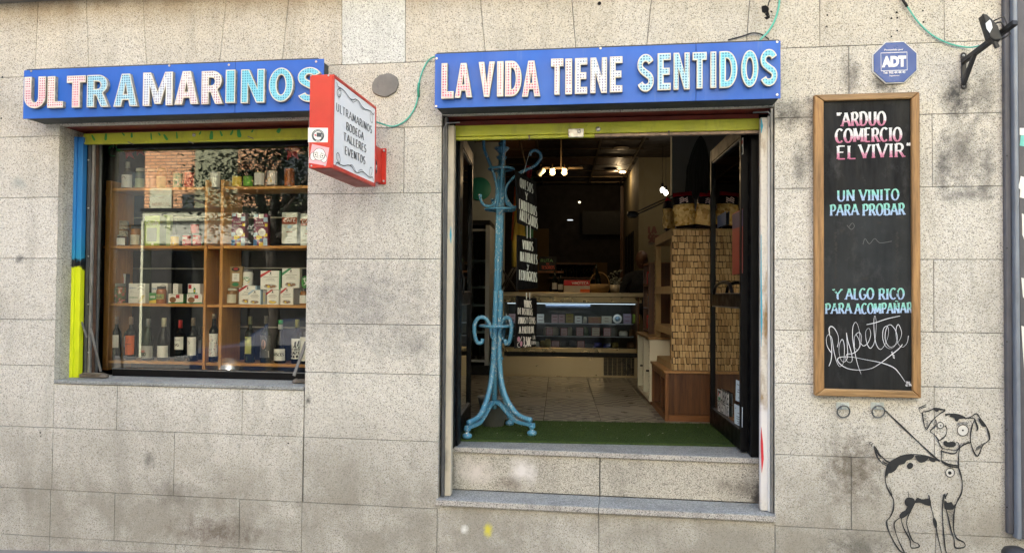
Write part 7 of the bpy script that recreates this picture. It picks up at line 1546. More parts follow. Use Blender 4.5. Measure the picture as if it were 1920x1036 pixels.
q2 = q; t = thing('dark_bottle', 'slim dark bottle leaning out of the counter basket', 'bottle', (q.x, CB+.35, ZC+.02), 'dark bottles on the counter', FR); MB(FR @ Matrix.Translation((q.x, CB+.35, ZC+.02)) @ Matrix.Rotation(R(-8), 4, 'Y')).lathe([(.03, 0), (.034, .01), (.034, .18), (.015, .25), (.012, .33)], (0, 0, 0), 14).build('glass_body', m_bott, t)
pk = thing('kitchen_plant', 'grey leaved sprigs in a pot behind the counter basket', 'plant', IB(1153, 547, CB+.5), None, FR)
bb = MB(FR); rq = random.Random(6); q = IB(1153, 540, CB+.5)
for k in range(40): a, z, an = q.x+rq.uniform(-.08, .08), ZC+.08+rq.uniform(0, .18), rq.uniform(0, 6.3); bb.add([(a, CB+.5, z), (a+.03*math.cos(an), CB+.5+.02*math.sin(an), z+.012), (a+.05*math.cos(an), CB+.49+.03*math.sin(an), z+.03), (a+.022*math.cos(an), CB+.5, z+.03)], [(0, 1, 2, 3)])
bb.build('foliage', plain('dusty_leaf', (.22, .24, .20), .6), pk); MB(FR).lathe([(.05, 0), (.065, .10), (.06, .10)], (q.x, CB+.5, ZC), 14).build('pot', mIv, pk)
# back wall furniture
bs = thing('back_shelving', 'dark ochre back wall with shelves of bottles behind the counter', 'shelving', (-.2, 8.6, 0), None, FR)
ib(-1.0, .6, 8.76, 8.79, .0, 1.55).build('ochre_panel', m_ochre, bs); ib(-1.0, -.45, 8.7, 8.76, 1.6, 2.15).build('ochre_panel', m_ochre, bs)
for z in (.95, 1.25, 1.5): ib(-.45, .38, 8.45, 8.75, z, z+.03).build('shelf', m_mah, bs)
rq = random.Random(8); sb = MB(FR)
for z in (.981, 1.281):
    for k in range(13): a = -.4+k*.06; h = rq.uniform(.18, .24); sb.lathe([(.024, 0), (.026, h*.6), (.010, h*.78), (.009, h)], (a, 8.55+rq.uniform(-.04, .04), z), 8)
so_ = sb.build('shelf_bottles', m_bott, bs); so_['kind'] = 'stuff'
for q in ((1130, 370, 1165, 442), (1100, 400, 1168, 445)): pass
a_, c_3 = IB(1092, 396, 8.7), IB(1164, 440, 8.7); ib(a_.x, c_3.x, 8.66, 8.69, c_3.z, a_.z).build('wall_panel', m_dark, bs); a_, c_3 = IB(1163, 350, 8.7), IB(1169, 545, 8.7); ib(a_.x, c_3.x, 8.64, 8.70, c_3.z, a_.z).build('wooden_post', m_mah, bs)
q = IB(1069, 413, 8.6); t = thing('small_glow', 'tiny glowing oval imitating a reflection low on the dark back wall', 'lamp', q, None, FR); MB(FR).lathe([(.05, 0), (.05, .012), (0, .014)], q, 16).build('glow_disc', emit('reflection_glow', (.9, .95, 1), .14), t)  # glowing disc imitates a white reflection, no lamp here
q = IB(1086.5, 379, 8.6); t = thing('small_glow', 'small round warm lamp above the oval reflection on the back wall', 'lamp', q, None, FR); MB(FR).lathe([(0, -.02), (.02, -.01), (.02, .01), (0, .02)], q, 12).build('glow_disc', emit('dim_warm_lens', (1, .8, .5), .5), t)
# painted sign on the counter back
q0, q1 = IB(1010.5, 507, 5.6), IB(1043, 481, 5.6); t = thing('painted_board', 'small black board with red and green lettering behind the counter', 'sign', (q0.x, 5.6, q0.z), None, FR)
ib(q0.x, q1.x, 5.6, 5.62, q0.z, q1.z).build('board', m_slate, t, .003); bb = MB(); fm = lambda u, v, l: tuple(FR @ V((q0.x+u, 5.599-l, q0.z+v))); w = q1.x-q0.x; h = q1.z-q0.z
write(bb, 'RUTA', lambda u, v, l: fm(u+w*.1, v+h*.62, l), w*.7, h*.2, .2, .7, mi=1); write(bb, 'DE', lambda u, v, l: fm(u+w*.42, v+h*.42, l), w*.18, h*.12, .2, .7); write(bb, 'TESOROS', lambda u, v, l: fm(u+w*.15, v+h*.12, l), w*.75, h*.22, .2, .7); bb.build('board_lettering', [pm('sign_red', (.5, .08, .04)), pm('sign_green', (.12, .3, .08))], t)
ib(q0.x-.05, q1.x+.1, 5.58, 5.8, q0.z-.03, q0.z-.005).build('ledge', m_mahl, t)
# ---- fridge at left
fr0, fr1 = IB(870, 552, 4.2), IB(917.5, 552, 4.2)
fg = thing('drinks_fridge', 'tall grey glass door drinks fridge against the left wall', 'fridge', (-1.05, 4.4, 0), None, FR)
fa0, fa1 = fr0.x, fr1.x; fz1 = IB(900, 422, 4.2).z; m_fg = paint('grey_fridge_frame', (.38, .40, .39), .4, .1, 4, metal=.2); m_frin = plain('fridge_inside', (.03, .03, .03), .5)
ib(fa0, fa0+.05, 4.2, 4.85, .12, fz1).build('fridge_side', m_fg, fg); ib(fa1-.05, fa1, 4.2, 4.85, .12, fz1).build('fridge_side', m_fg, fg); ib(fa0, fa1, 4.2, 4.85, fz1, fz1+.06).build('fridge_top', m_dark, fg); ib(fa0+.05, fa1-.05, 4.8, 4.85, .12, fz1).build('fridge_back', m_frin, fg); ib(fa0, fa1, 4.22, 4.85, 0, .119).build('fridge_base', m_dark, fg)
for z in (.16, .5, .82, 1.04, fz1-.07): ib(fa0+.051, fa1-.051, 4.21, 4.79, z, z+.025).build('fridge_shelf', m_fg, fg)
ib(fa0+.051, fa1-.051, 4.205, 4.209, .19, fz1-.075).build('fridge_glass', glass('fridge_glass_pane', (.85, .9, .9), 1.4, .02), fg)
rq = random.Random(12)
for z in (.185, .525, 1.065, 1.38):
    for k in range(3):
        a = fa0+.09+.085*k; t = thing('fridge_bottle', ['short', 'dark', 'amber'][k]+' bottle on the '+{.185: 'lowest', .525: 'second', 1.065: 'third', 1.38: 'highest'}[z]+' level of the drinks fridge', 'bottle', (a, 4.35, z), 'bottles in the drinks fridge', FR); MB(FR).lathe([(.026, 0), (.028, .01), (.028, .12), (.012, .17), (.011, .22)], (a, 4.35, z), 10).build('glass_body', m_honey if k == 2 else m_bott, t)
ib(fa0+.051, fa1-.051, 4.21, 4.79, 1.355, 1.38).build('fridge_shelf', m_fg, fg)
# teal disc and folded wall lamp
q = IA(902, 354, -1.215); q = IB(899, 354, 4.88); t = thing('wall_disc', 'teal green disc hung on the grey left wall', 'disc', q, None, FR); MB(FR @ Matrix.Translation(q) @ Matrix.Rotation(R(90), 4, 'X')).lathe([(.15, 0), (.15, .012), (.14, .018), (0, .018)], (0, 0, 0), 32).build('disc_face', plain('teal_disc_paint', (.01, .16, .12), .5), t)
# ---- bucket behind the rack
q = IZ(923, 803); bt = thing('planter_bucket', 'dull grey tapered bucket on the floor behind the coat rack', 'bucket', (q.x, q.y+.05, 0), None, FR)
MB(FR).lathe([(.075, 0), (.078, .004), (.115, .20), (.12, .205), (.12, .212), (.112, .21), (.074, .01), (0, .01)], (q.x, q.y+.08, .01), 24).build('bucket_wall', paint('dull_zinc', (.16, .16, .15), .5, .2, 6, metal=.4), bt)

# ---- person behind the counter
def skin_figure(name, verts, edges, radii, m_, parent, sub=2, root=0):
    me = bpy.data.meshes.new(name); me.from_pydata([tuple(v) for v in verts], edges, []); o = bpy.data.objects.new(name, me); COL.objects.link(o); o.parent = parent; WM[o.name] = wm(parent); me.materials.append(m_)
    sk_ = o.modifiers.new('skin', 'SKIN'); 
    for i, r in enumerate(radii): me.skin_vertices[0].data[i].radius = r if hasattr(r, '__len__') else (r, r)
    me.skin_vertices[0].data[root].use_root = True; sk_.use_smooth_shade = True; s2_ = o.modifiers.new('sub', 'SUBSURF'); s2_.levels = sub; s2_.render_levels = sub; return o
pc = IB(1202, 500, 5.35); pe = thing('person', 'bald man with glasses in dark clothes bending over the counter at the back', 'person', (pc.x, 5.35, 0), None, FR)
hz = IB(1202, 487, 5.35).z; m_cloth = paint('dark_shirt', (.012, .016, .022), .9, .3, 8); m_skin = paint('skin', (.10, .05, .03), .55, .1, 10)
V0 = [(0, .05, .0), (0, .05, .45), (0, .05, .88), (0, .03, 1.08), (0, -.02, hz-.22), (0, -.05, hz-.16), (.19, -.02, hz-.24), (.27, -.04, hz-.46), (.16, -.26, hz-.50), (-.19, -.02, hz-.24), (-.27, -.04, hz-.46), (-.16, -.26, hz-.50), (.1, .05, .80), (.11, .05, .42), (.11, .03, .04), (-.1, .05, .80), (-.11, .05, .42), (-.11, .03, .04)]
V0[0] = (0, .05, .82); V0[1] = (0, .05, .90)
skin_figure('body', [(x, y, z) for x, y, z in V0], [(0, 1), (1, 2), (2, 3), (3, 4), (4, 5), (4, 6), (6, 7), (7, 8), (4, 9), (9, 10), (10, 11), (0, 12), (12, 13), (13, 14), (0, 15), (15, 16), (16, 17)],
            [(.14, .10), (.15, .11), (.15, .11), (.17, .12), (.13, .1), (.06, .06), .07, .05, .037, .07, .05, .037, .09, .07, .05, .09, .07, .05], m_cloth, pe)
hd = MB(FR @ Matrix.Translation((pc.x, 5.27, hz)) @ Matrix.Rotation(R(28), 4, 'X')); hd.lathe([(0, -.125), (.035, -.118), (.055, -.09), (.068, -.05), (.075, 0), (.077, .04), (.066, .082), (.04, .108), (0, .118)], (0, 0, 0), 24, sy=1.22)
hd.build('head', m_skin, pe)
MH = FR @ Matrix.Translation((pc.x, 5.27, hz)) @ Matrix.Rotation(R(28), 4, 'X')
fcb = MB(MH); fcb.slab([(-.009, -.085, -.01), (.009, -.085, -.01), (.016, -.082, -.042), (-.016, -.082, -.042)], (0, -.022, -.004)); fcb.build('nose', m_skin, pe, .006, 2)
gb = MB(MH)
for s in (-1, 1):
    gb.tube([(s*.033+.024*math.cos(R(30*i)), -.094, .0+.018*math.sin(R(30*i))) for i in range(12)], .0025, 5, closed=True); gb.tube([(s*.057, -.094, .004), (s*.077, .0, .01)], .0025, 5)
    MB(MH).lathe([(.0, -.03), (.014, -.016), (.016, .01), (.0, .026)], (s*.078, .0, -.005), 10, sx=.5, sy=.9).build('ear', m_skin, pe)
gb.build('glasses', m_blk, pe); MB(MH).slab([(-.025, -.086, -.066), (.025, -.086, -.066), (.022, -.084, -.074), (-.022, -.084, -.074)], (0, -.004, 0)).build('mouth', plain('lips', (.18, .06, .05), .5), pe)
for s in (-1, 1):
    hx, hy, hh = pc.x+s*.16, 5.35-.29, hz-.50
    Mh = FR @ Matrix.Translation((hx, hy, hh)); hnd = MB(Mh); hnd.lathe([(.0, -.045), (.030, -.04), (.040, -.01), (.036, .03), (.028, .05)], (0, 0, 0), 12, sy=.5)
    for k in range(4): x = (-.030+.020*k); hnd.tube([(x, 0, -.03), (x*1.1, -.012, -.055), (x*1.1, -.022, -.078-.006*(k in (1, 2)))], [.0095, .009, .007], 7)
    hnd.tube([(-s*.034, 0, .01), (-s*.052, -.01, -.012), (-s*.054, -.02, -.034)], [.011, .010, .008], 7); hnd.build('hand', m_skin, pe)

# ============================================================ blue coat rack
n = NT('chipped_blue_paint'); g = n.coord('world', False)
base = n.mix(n.noise(g, 9, 4), (.055, .205, .33), (.095, .30, .45)); hi = n.noise(n.scl(g, (1, 1, .5)), 120, 4, .75); md = n.noise(g, 26, 5, .7)
base = n.mix(n.rng(n.math('MULTIPLY', hi, n.rng(md, .3, .7, .8, 1.15)),   .588, .604), base, (.62, .60, .54)); base = n.mix(n.rng(n.noise(g, 60, 4, .7), .68, .70), base, (.02, .018, .016))
n.set(base, .42); n.bump(hi, .2, .003); m_rack = n.m
rcx, rcy = -.845, .745; Z0 = .63; rk = thing('coat_rack', 'chipped blue bentwood coat rack with curled hooks standing in the doorway', 'coat rack', (rcx, rcy, Z0+.01))
lean = .045
def rp(dx, dy, z): return V((rcx-.035+dx+lean*(z/2.0), rcy+dy, Z0+z))
MB().tube([rp(0, 0, .16), rp(0, 0, .8), rp(0, 0, 1.4), rp(0, 0, 1.93)], [.020, .021, .023, .023], 12).build('pole', m_rack, rk)
for k in range(4):
    an = R(45+90*k); MB().tube([rp(.024*math.cos(an), .024*math.sin(an), .75), rp(.024*math.cos(an), .024*math.sin(an), 1.5), rp(.022*math.cos(an), .022*math.sin(an), 1.86)], .0105, 8).build('pole_reed', m_rack, rk)
fin = MB(); c0 = rp(0, 0, 1.93); fin.lathe([(.027, 0), (.038, .012), (.038, .02), (.018, .032), (.026, .05), (.050, .075), (.054, .085), (.03, .092), (.016, .10), (.03, .112), (.022, .122), (.006, .135), (0, .14)], c0, 18); fin.build('finial', m_rack, rk)
FEET = [(P(873.6, 820, 0), 0)]
f1_ = (-.996+.0, .385); f2_ = (-.585, .565); f3_ = (-.79, .93); f4_ = (-1.06, .90)
for i, (fx_, fy_) in enumerate((f1_, f2_, f3_)):
    dx, dy = fx_-(rcx-.035), fy_-rcy; L_ = math.hypot(dx, dy); ux, uy = dx/L_, dy/L_; leg = MB()
    prof = [(.028, 1.0), (.030, .80), (.032, .62), (.040, .48), (.060, .36), (.10, .26), (.16, .185), (.23, .135), (L_-.01, .115)] if i < 2 else [(.028, .95), (.030, .7), (.036, .5), (.06, .35), (.12, .22), (L_-.02, .12)]
    leg.tube([rp(ux*r, uy*r, z) for r, z, in catmull(prof, 4)],   .0182, 10); leg.build('bent_leg', m_rack, rk)
    ar = MB(); pts = [(0.0, .205), (.05, .20), (.11, .155), (.17, .115), (.23, .092), (L_+.015, .085)]
    q = [rp(ux*r, uy*r, z) for r, z in catmull(pts, 4)]
    px_, py_ = -uy*.016, ux*.016; vs = []
    for p in q: vs += [p+V((px_, py_, .012)), p-V((px_, py_, -.012)), p-V((px_, py_, .012)), p+V((px_, py_, -.012))]
    m2 = len(q); fs = [(4*k+j, 4*k+(j+1) % 4, 4*k+4+(j+1) % 4, 4*k+4+j) for k in range(m2-1) for j in range(4)]+[(0, 1, 2, 3), (4*m2-1, 4*m2-2, 4*m2-3, 4*m2-4)]
    ar.add(vs, fs); ar.build('foot_brace', m_rack, rk, .002)
    ft = MB(); ft.lathe([(.012, .008), (.028, .014), (.033, .026), (.030, .038), (.014, .046), (.012, .056), (.022, .062), (.024, .074), (.022, .078)], V((fx_, fy_, Z0+.004)), 16); ft.build('turned_foot', m_rack, rk)
    for zb_ in (.52, .66): MB().lathe([(0, -.012), (.008, -.008), (.01, 0), (.008, .008), (0, .012)], rp(ux*.055+.006, uy*.055-.02, zb_), 8).build('bolt_cap', m_rack, rk)
# umbrella ring with its outer scrolls
rg = MB(); zr_ = .745
rg.tube([rp(.115*math.cos(R(20*i)), .115*math.sin(R(20*i)), zr_) for i in range(18)], .011, 8, closed=True, flat=1.3); rg.build('umbrella_ring', m_rack, rk)
for an in (200, 320, 80):
    ux, uy = math.cos(R(an)), math.sin(R(an)); q = [(.03, .66), (.045, .74), (.085, .80), (.135, .80), (.160, .75), (.155, .68), (.135, .63), (.105, .628), (.10, .655)]
    MB().tube([rp(ux*r, uy*r, z) for r, z in catmull(q, 5)], .0148, 8).build('ring_scroll', m_rack, rk)
# lower and upper small rings
MB().tube([rp(.100*math.cos(R(20*i)), .100*math.sin(R(20*i)), 1.572) for i in range(18)], .009, 8, closed=True, flat=1.5).build('hook_ring', m_rack, rk)
MB().tube([rp(.085*math.cos(R(20*i)), .085*math.sin(R(20*i)), 1.862) for i in range(18)], .009, 8, closed=True, flat=1.5).build('upper_ring', m_rack, rk)
for an in (200, 285, 10, 100):
    ux, uy = math.cos(R(an)), math.sin(R(an)); q = [(.10, 1.585), (.070, 1.61), (.040, 1.66), (.034, 1.72), (.045, 1.78), (.10, 1.87), (.15, 1.93), (.205, 1.975), (.232, 2.03), (.222, 2.085), (.185, 2.11), (.150, 2.095), (.145, 2.065)] if an == 100 else [(.10, 1.585), (.07, 1.61), (.04, 1.66), (.034, 1.71), (.06, 1.77), (.13, 1.835), (.23, 1.884), (.272, 1.93), (.28, 1.955), (.268, 1.985), (.235, 2.0), (.205, 1.985), (.20, 1.96)] if an == 10 else [(.05, 1.585), (.034, 1.62), (.028, 1.68), (.030, 1.74), (.055, 1.83), (.095, 1.92), (.125, 1.99), (.135, 2.06), (.12, 2.13), (.09, 2.18)]
    MB().tube([rp(ux*r, uy*r, z) for r, z in catmull(q, 5)], .0112, 8).build('coat_hook', m_rack, rk)
for an in (215, 20, 120):
    ux, uy = math.cos(R(an)), math.sin(R(an)); q = [(.03, 1.68), (.045, 1.62), (.085, 1.592), (.13, 1.60), (.155, 1.635), (.160, 1.655)]
    MB().tube([rp(ux*r, uy*r, z) for r, z in catmull(q, 5)], .010, 8).lathe([(0, -.012), (.014, -.006), (.014, .008), (0, .014)], rp(ux*.16, uy*.16, 1.66), 10).build('hat_hook', m_rack, rk)
# ---- hanging chalk boards on a vertical plane
pA = V((-.700, .56, 0)); pB = V((-.606, 1.02, 0)); dn = (pB-pA).normalized(); nn = V((dn.y, -dn.x, 0))   # faces the street side
def HB(px, py, off=0.0):
    d = ray(px, py); t = (pA-CP).dot(nn)/d.dot(nn); return CP+d*t+nn*off
m_bslate = paint('black_chalkboard_card', (.004, .004, .0045), .6, .3, 6, spec=.15); m_chalkw = plain('greenish_white_chalk', (.74, .78, .72), .9); m_chalkc = plain('cream_chalk', (.80, .74, .64), .9)
CHN = [((966.5, 320), (1005.5, 341), (1008.6, 433), (971.5, 418)), ((970.6, 440), (1007.6, 447), (1008.4, 540), (969.6, 543)), ((969.5, 554), (1007, 559), (1005, 648), (966, 653))]
TX = [[('QUESOS', 975, 334.5, 999, 347, 17), ('Y', 985, 361, 989, 363, 14), ('EMBUTIDOS', 973.5, 374, 1006, 389, 18), ('ARTESANOS', 974.5, 394, 1007.5, 411, 19)],
      [('VINOS', 980, 451, 999, 455, 16.5), ('NATURALES', 975.5, 472.5, 1007, 479, 17.5), ('Y', 988, 496, 991.5, 496.5, 10), ('ECOL\u00d3GICOS', 973.5, 507, 1006, 512, 18)],
      [('VINOS', 983, 563, 996, 564.5, 13.5), ('DE', 970.8, 577.5, 977, 578, 11.5), ('DISTINTAS', 979, 578, 998, 580, 12), ('ZONAS', 971.5, 595, 985, 595, 12), ('Y CEPAS', 987, 595, 1003, 595.5, 12), ('A', 973, 612.5, 976.5, 612.5, 13), ('PARTIR', 979, 612.5, 994, 612.5, 13), ('DE', 996, 612.5, 1001, 612, 12.5), ('3,50\u20ac', 981, 632, 995, 633, 17), ('LA', 999, 629, 1003, 629, 7), ('COPA', 996, 639.5, 1004, 639.5, 6)]]
LAB = ['black chalk board reading QUESOS Y EMBUTIDOS ARTESANOS, topmost of the three on the rack', 'black chalk board reading VINOS NATURALES Y ECOLOGICOS, middle of the three on the rack', 'black chalk board with wine prices, lowest of the three hanging from the rack']
for k in range(3):
    q = [HB(x, y) for x, y in CHN[k]]; t = thing('hanging_board', LAB[k], 'chalkboard', (q[3]+q[2])/2, 'chalk boards hanging from the coat rack')
    b = MB(); b.slab([tuple(v) for v in q], tuple(-nn*.008)); b.build('board', m_bslate, t, .001)
    bb = MB()
    for s_, x0, y0, x1, y1, h in TX[k]:
        y0, y1 = y0+h*.93, y1+h*.93          # baseline
        f_ = (lambda x0, y0, x1, y1, h: (lambda u, v, l: tuple(HB(x0+u, y0+(y1-y0)*u/max(1, x1-x0)-v, .0008+l*.5))))(x0, y0, x1, y1, h)
        write(bb, s_, f_, x1-x0, h, .085 if len(s_) > 5 else .11, .55, 0, .42, .0)
    if k == 2:
        f_ = lambda u, v, l: tuple(HB(u, v, .0008+l*.5)); blob(bb, [(969.5, 634), (972, 630), (974.5, 633), (974, 638), (970.5, 640)], f_, 1); blob(bb, [(975, 641), (978, 639), (979, 644), (977, 649), (975, 647)], f_, 1); ribbon(bb, catmull([(978, 630), (974, 640), (970, 644), (971, 650), (975, 650)], 4), .9, f_, 0)
    bb.build('chalk_writing', [m_chalkw if k < 2 else m_chalkc, pm('pink_chalk', (.55, .25, .32))], t)
    lk = MB()
    a, b_ = ((CHN[k][0][0]+14), (CHN[k][0][0]+24))
    y1 = CHN[k][0][1]+7; y0 = (CHN[k-1][3][1]+5) if k else y1-30
    if k:
        for x in (a+3, b_-1): lk.tube([HB(x, y0, .003), HB(x, y1, .003)], .0022, 5)
    else: lk.tube([HB(a, y1-2, .003), rp(.2, -.0, 1.98)], .002, 5)
    lk.build('hanging_cord', m_chalkw, t)
# ---- cloth banner and wooden stick behind the boards
m_yel = paint('ochre_yellow_cloth', (.42, .25, .02), .8, .15, 8, bump=.3, bs=25); m_grc = paint('dark_green_cloth', (.03, .09, .03), .8, .2, 8); m_rdc = paint('red_cloth', (.32, .02, .02), .8, .2, 8); m_orc = plain('orange_cloth_edge', (.5, .1, .01), .8)
flg = thing('cloth_banner', 'yellow green and red cloth banner hanging behind the chalk boards', 'banner', P(975, 500, 1.1))
def cl_(pts, m_, name, y=1.1):
    b = MB(); n_ = len(pts); vs = []
    for i, (xa, xb, py) in enumerate(pts):
        for j in range(7): f = j/6; p = P(xa+(xb-xa)*f, py, y+.02*math.sin(j*1.9+i*.5)); vs.append(tuple(p))
    fs = [(i*7+j, i*7+j+1, i*7+8+j, i*7+7+j) for i in range(n_-1) for j in range(6)]; b.add(vs, fs, 0, True); o = b.build(name, m_, flg); sm_ = o.modifiers.new('thick', 'SOLIDIFY'); sm_.thickness = .003
cl_([(966, 982, 330), (964, 982, 380), (961, 984, 420), (959.5, 985, 460), (960, 984, 500)], m_yel, 'yellow_cloth'); cl_([(975, 1000, 330), (973, 1000, 380), (972, 1000, 430), (972, 998, 470)], m_grc, 'green_cloth', 1.14); cl_([(964, 967, 350), (963, 966, 380), (960.5, 962.5, 420), (959, 960.5, 450)], m_orc, 'orange_edge', 1.09)
cl_([(986, 997, 310), (986, 998, 320), (989, 995, 334)], m_rdc, 'red_cloth', 1.06)
MB().tube([P(974, 262, 1.12), P(986, 310, 1.12)], .008, 6).build('banner_stick', m_ti, flg)
# folding scissor arm leaning behind the rack
t = thing('camera_tripod', 'dark folded tripod legs on the counter behind the coat rack', 'tripod', IB(948, 547, 4.5), None, FR)
MB(FR).tube([IB(938, 545, 4.45), IB(962, 502, 4.45)], .012, 6).tube([IB(945, 546, 4.5), IB(970, 498, 4.5)], .012, 6).build('tripod_leg', m_blk, t); MB(FR).tube([IB(942, 506, 4.5), IB(972, 548, 4.5)], .012, 6).build('tripod_leg', m_blk, t)
# ============================================================ the far side of the street (seen mirrored in the panes)
YO = -13.0
n = NT('sunlit_brick'); g = n.coord('world', False); s3 = n.n('SeparateXYZ'); n.l(g, s3.inputs[0]); cmb = n.n('CombineXYZ'); n.l(s3.outputs[0], cmb.inputs[0]); n.l(s3.outputs[2], cmb.inputs[1])
br = n.n('TexBrick'); n.l(cmb.outputs[0], br.inputs['Vector']); br.inputs['Scale'].default_value = 1; br.inputs['Brick Width'].default_value = .30; br.inputs['Row Height'].default_value = .085; br.inputs['Mortar Size'].default_value = .012
br.inputs['Color1'].default_value = (.40, .19, .09, 1); br.inputs['Color2'].default_value = (.52, .29, .16, 1); br.inputs['Mortar'].default_value = (.10, .075, .05, 1); n.set(br.outputs[0], .9); m_brick = n.m
m_ivory = paint('ivory_render', (.20, .20, .125), .9, .06, 2); m_fasc = paint('cream_fascia', (.36, .36, .26), .7, .05, 2); m_win = plain('dark_window_glass', (.02, .025, .03), .1)
ob = thing('brick_building', 'sunlit brick building across the street, seen only mirrored in the display window', 'building', (-6, YO-2, 0))
def bx(x0, x1, z0, z1, m_, name, y0=-.3, y1=0.0, bev=0): return MB().box(x0, x1, YO+y0, YO+y1, z0, z1).build(name, m_, ob, bev)
bx(-12.45, -11.02, 3.72, 13, m_brick, 'brick_wall'); bx(-11.02, -9.83, 3.72, 13, m_ivory, 'rendered_bay'); bx(-9.83, -5.6, 3.72, 13, m_brick, 'brick_wall'); bx(-5.6, 12, 3.72, 13, paint('bounce_render', (.66, .62, .50), .9, .06, 2), 'bounce_wall')  # last pale stretch is unseen, brightened to bounce light onto the shop
bx(-12.45, 12, 3.45, 3.7, m_fasc, 'cream_fascia', -.3, .06); bx(-12.5, 12, 3.7, 3.78, m_dark, 'fascia_flashing', -.3, .10)
bx(-12.49, -12.42, 0-.2, 3.45, m_fasc, 'corner_pier', -.3, .05); bx(-12.42, 12, 2.86, 3.449, paint('shop_blind', (.30, .30, .25), .7, .08, 2), 'shop_blind', -.3, -.02); bx(-12.42, 12, -.3, 2.86, paint('grey_shop_front', (.012, .013, .012), .5, .25, 1), 'shop_front', -2.4, -2.2); bx(-12.42, 12, 2.80, 2.858, m_dark, 'shop_soffit', -2.2, -.02)
for x in (-9.6, -7.4, -5.2, -3, -.8, 1.4): bx(x-.06, x+.06, -.3, 2.8, m_dark, 'shop_mullion', -.2, -.1)
bx(-11.36, -11.03, 3.79, 4.16, m_win, 'window', -.1, .012)
for x in (-8.6, -5.9, -3.6, -.6, 2.4, 5.4):
    for z in (3.9, 6.9, 10): bx(x, x+.8, z, z+1.25, m_win, 'window', -.25, .012); bx(x-.05, x+.85, z-.08, z-.01, m_fasc, 'window_ledge', -.1, .06)
bx(-12.26, -11.64, 3.73+.06, 4.32, m_fasc, 'shop_plaque', .0, .05)
bb = MB(); fm = lambda u, v, l: (-11.66-u*1.25, YO+.052+l, 3.79+v*1.2)
write(bb, 'LA TABERNA', lambda u, v, l: fm(u+.04, v+.05, l), .40, .07, .16, .6, mi=0); ribbon(bb, arc(.24, .30, .1, .08, 0, 300, 14), .012, fm); bb.build('plaque_print', plain('plaque_ink', (.25, .16, .10), .7), ob)
ob2 = thing('neighbour_building', 'grey building painted dark as if in shade, across the street left of the brick one', 'building', (-17, YO-2, 0))
MB().box(-34, -12.6, YO-3, YO-1.5, -.3, 14).build('plain_wall', paint('painted_shade_render', (.016, .015, .014), .9, .2, 1), ob2)  # shade is put into the near-black wall colour
for x in range(-32, -13, 3):
    for z in (3.5, 6.7, 10): MB().box(x, x+1.1, YO-1.5, YO-1.47, z, z+1.5).build('window', m_win, ob2)
ob3 = thing('far_right_building', 'pale rendered building across the street to the right of the brick one', 'building', (20, YO-2, 0)); MB().box(12.05, 34, YO-2, YO, -.3, 14).build('plain_wall', m_ivory, ob3)
for x in range(13, 33, 3):
    for z in (3.5, 6.7, 10): MB().box(x, x+1.1, YO-.01, YO+.02, z, z+1.5).build('window', m_win, ob3)
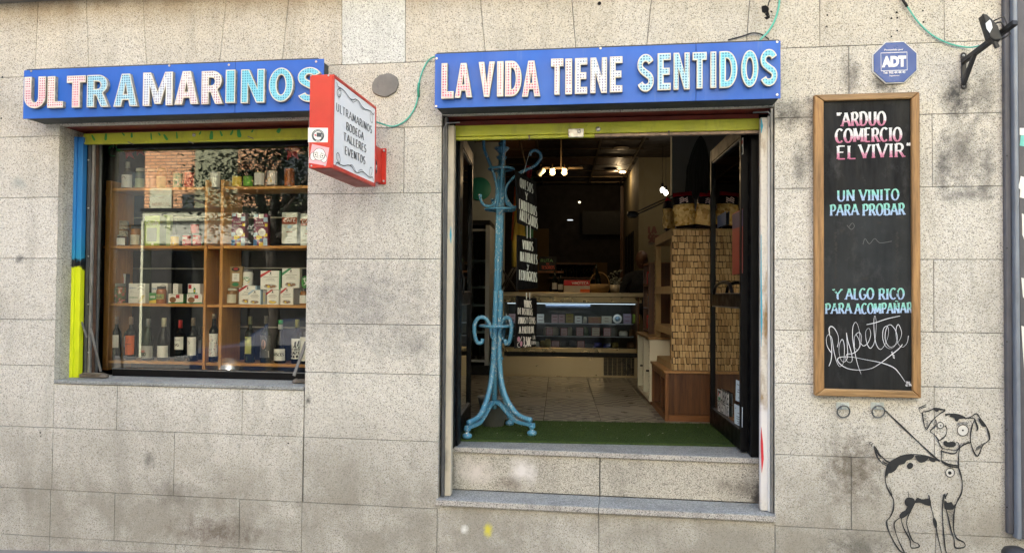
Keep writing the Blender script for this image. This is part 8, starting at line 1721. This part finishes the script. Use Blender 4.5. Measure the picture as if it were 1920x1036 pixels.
# street tree
m_bark = paint('tree_bark', (.05, .04, .03), .9, .3, 6, bump=.6, bs=20); n = NT('tree_leaf'); oi = n.coord('obj', False); n.set(n.mix(n.noise(oi, 3, 3), (.012, .028, .008), (.04, .07, .02)), .6); m_leaf = n.m
def tree(x, y, H, cr_, seed, label):
    q = random.Random(seed); t = thing('street_tree', label, 'tree', (x, y, -.3), 'street trees opposite the shop'); tk = MB(); tips = []
    tk.tube([(x, y, -.3), (x+.05, y, 1.2), (x-.03, y+.05, 2.4), (x+.02, y, 3.2)], [.11, .10, .08, .06], 10)
    for k in range(13):
        an = q.uniform(0, 6.28); L_ = cr_*q.uniform(.6, 1.0); z0 = q.uniform(1.9, 3.0); e = V((x+L_*math.cos(an), y+L_*math.sin(an), z0+q.uniform(.2, 1.7))); m = (V((x, y, z0))+e)/2+V((0, 0, .3)); tk.tube([V((x, y, z0)), m, e], [.06, .035, .012], 6); tips += [e, m]
        for j in range(3): e2 = e+V((q.uniform(-.7, .7), q.uniform(-.7, .7), q.uniform(-.6, .6))); tk.tube([m, (m+e2)/2+V((0, 0, .08)), e2], [.02, .012, .005], 5); tips.append(e2)
    tk.build('trunk', m_bark, t); cw = MB()
    for k in range(8000):
        c = tips[q.randrange(len(tips))]+V((q.gauss(0, .28), q.gauss(0, .28), q.gauss(0, .2))); s = q.uniform(.035, .065); a = V((q.gauss(0, 1), q.gauss(0, 1), q.gauss(0, 1))).normalized(); b_ = a.orthogonal().normalized()
        cw.add([c, c+b_*s*.4+a*s*.5, c+a*s*1.3, c-b_*s*.4+a*s*.5], [(0, 1, 2, 3)])
    cw.build('crown', m_leaf, t)['kind'] = 'stuff'
tree(-5.9, -7.0, 5, 1.7, 3, 'leafy street tree opposite the shop, nearer the display window'); tree(1.5, -8.0, 5, 1.7, 5, 'leafy street tree opposite the shop, facing the door')
# parked car
def car(x0, y0, col, label, L_=4.2):
    t = thing('parked_car', label, 'car', (x0, y0, -.2), 'cars parked opposite the shop'); H = [(0, .25), (0, .62), (.18, .78), (.95, .88), (1.55, 1.32), (2.7, 1.38), (3.5, .98), (4.1, .90), (4.2, .60), (4.2, .25)]
    z0 = -.22+.0; sec = []
    b = MB(); n_ = len(H)
    for s, k in ((-.86, 1), (-.6, 1), (.6, 1), (.86, 1)): sec.append(s)
    vs = []
    for s in (-.84, .84):
        for (u, z) in H: yy = s*(.80 if z > 1.0 else 1); vs.append((x0+u, y0+yy, z0+z))
    b.add(vs, [tuple(range(n_)), tuple(range(2*n_-1, n_-1, -1))]+[(i, i+n_, (i+1) % n_+n_, (i+1) % n_) for i in range(n_)]); b.build('body', paint('car_paint_'+label[:4], col, .15, .05, 2, bump=0), t, .06, 3)
    for s in (-1, 1):
        w = MB(); w.slab([(x0+1.12, y0+s*.79, z0+.93), (x0+1.62, y0+s*.705, z0+1.27), (x0+2.66, y0+s*.70, z0+1.31), (x0+3.25, y0+s*.79, z0+.97)], (0, s*.012, 0)); w.build('side_window', m_win, t)
        for u in (.8, 3.4): M_ = Matrix.Translation((x0+u, y0+s*.78, z0+.31)) @ Matrix.Rotation(R(90), 4, 'X'); wh = MB(M_).lathe([(.31, -.1), (.32, 0), (.31, .1), (.2, .1)], n=20).build('wheel', m_blk, t); MB(M_).lathe([(.2, -.105), (.2, .105)], n=14).build('rim', m_steel, wh)
car(-7.9, -8.6, (.004, .010, .03), 'dark blue hatchback parked across the street'); car(-1.6, -8.8, (.3, .3, .3), 'pale grey hatchback parked across the street')
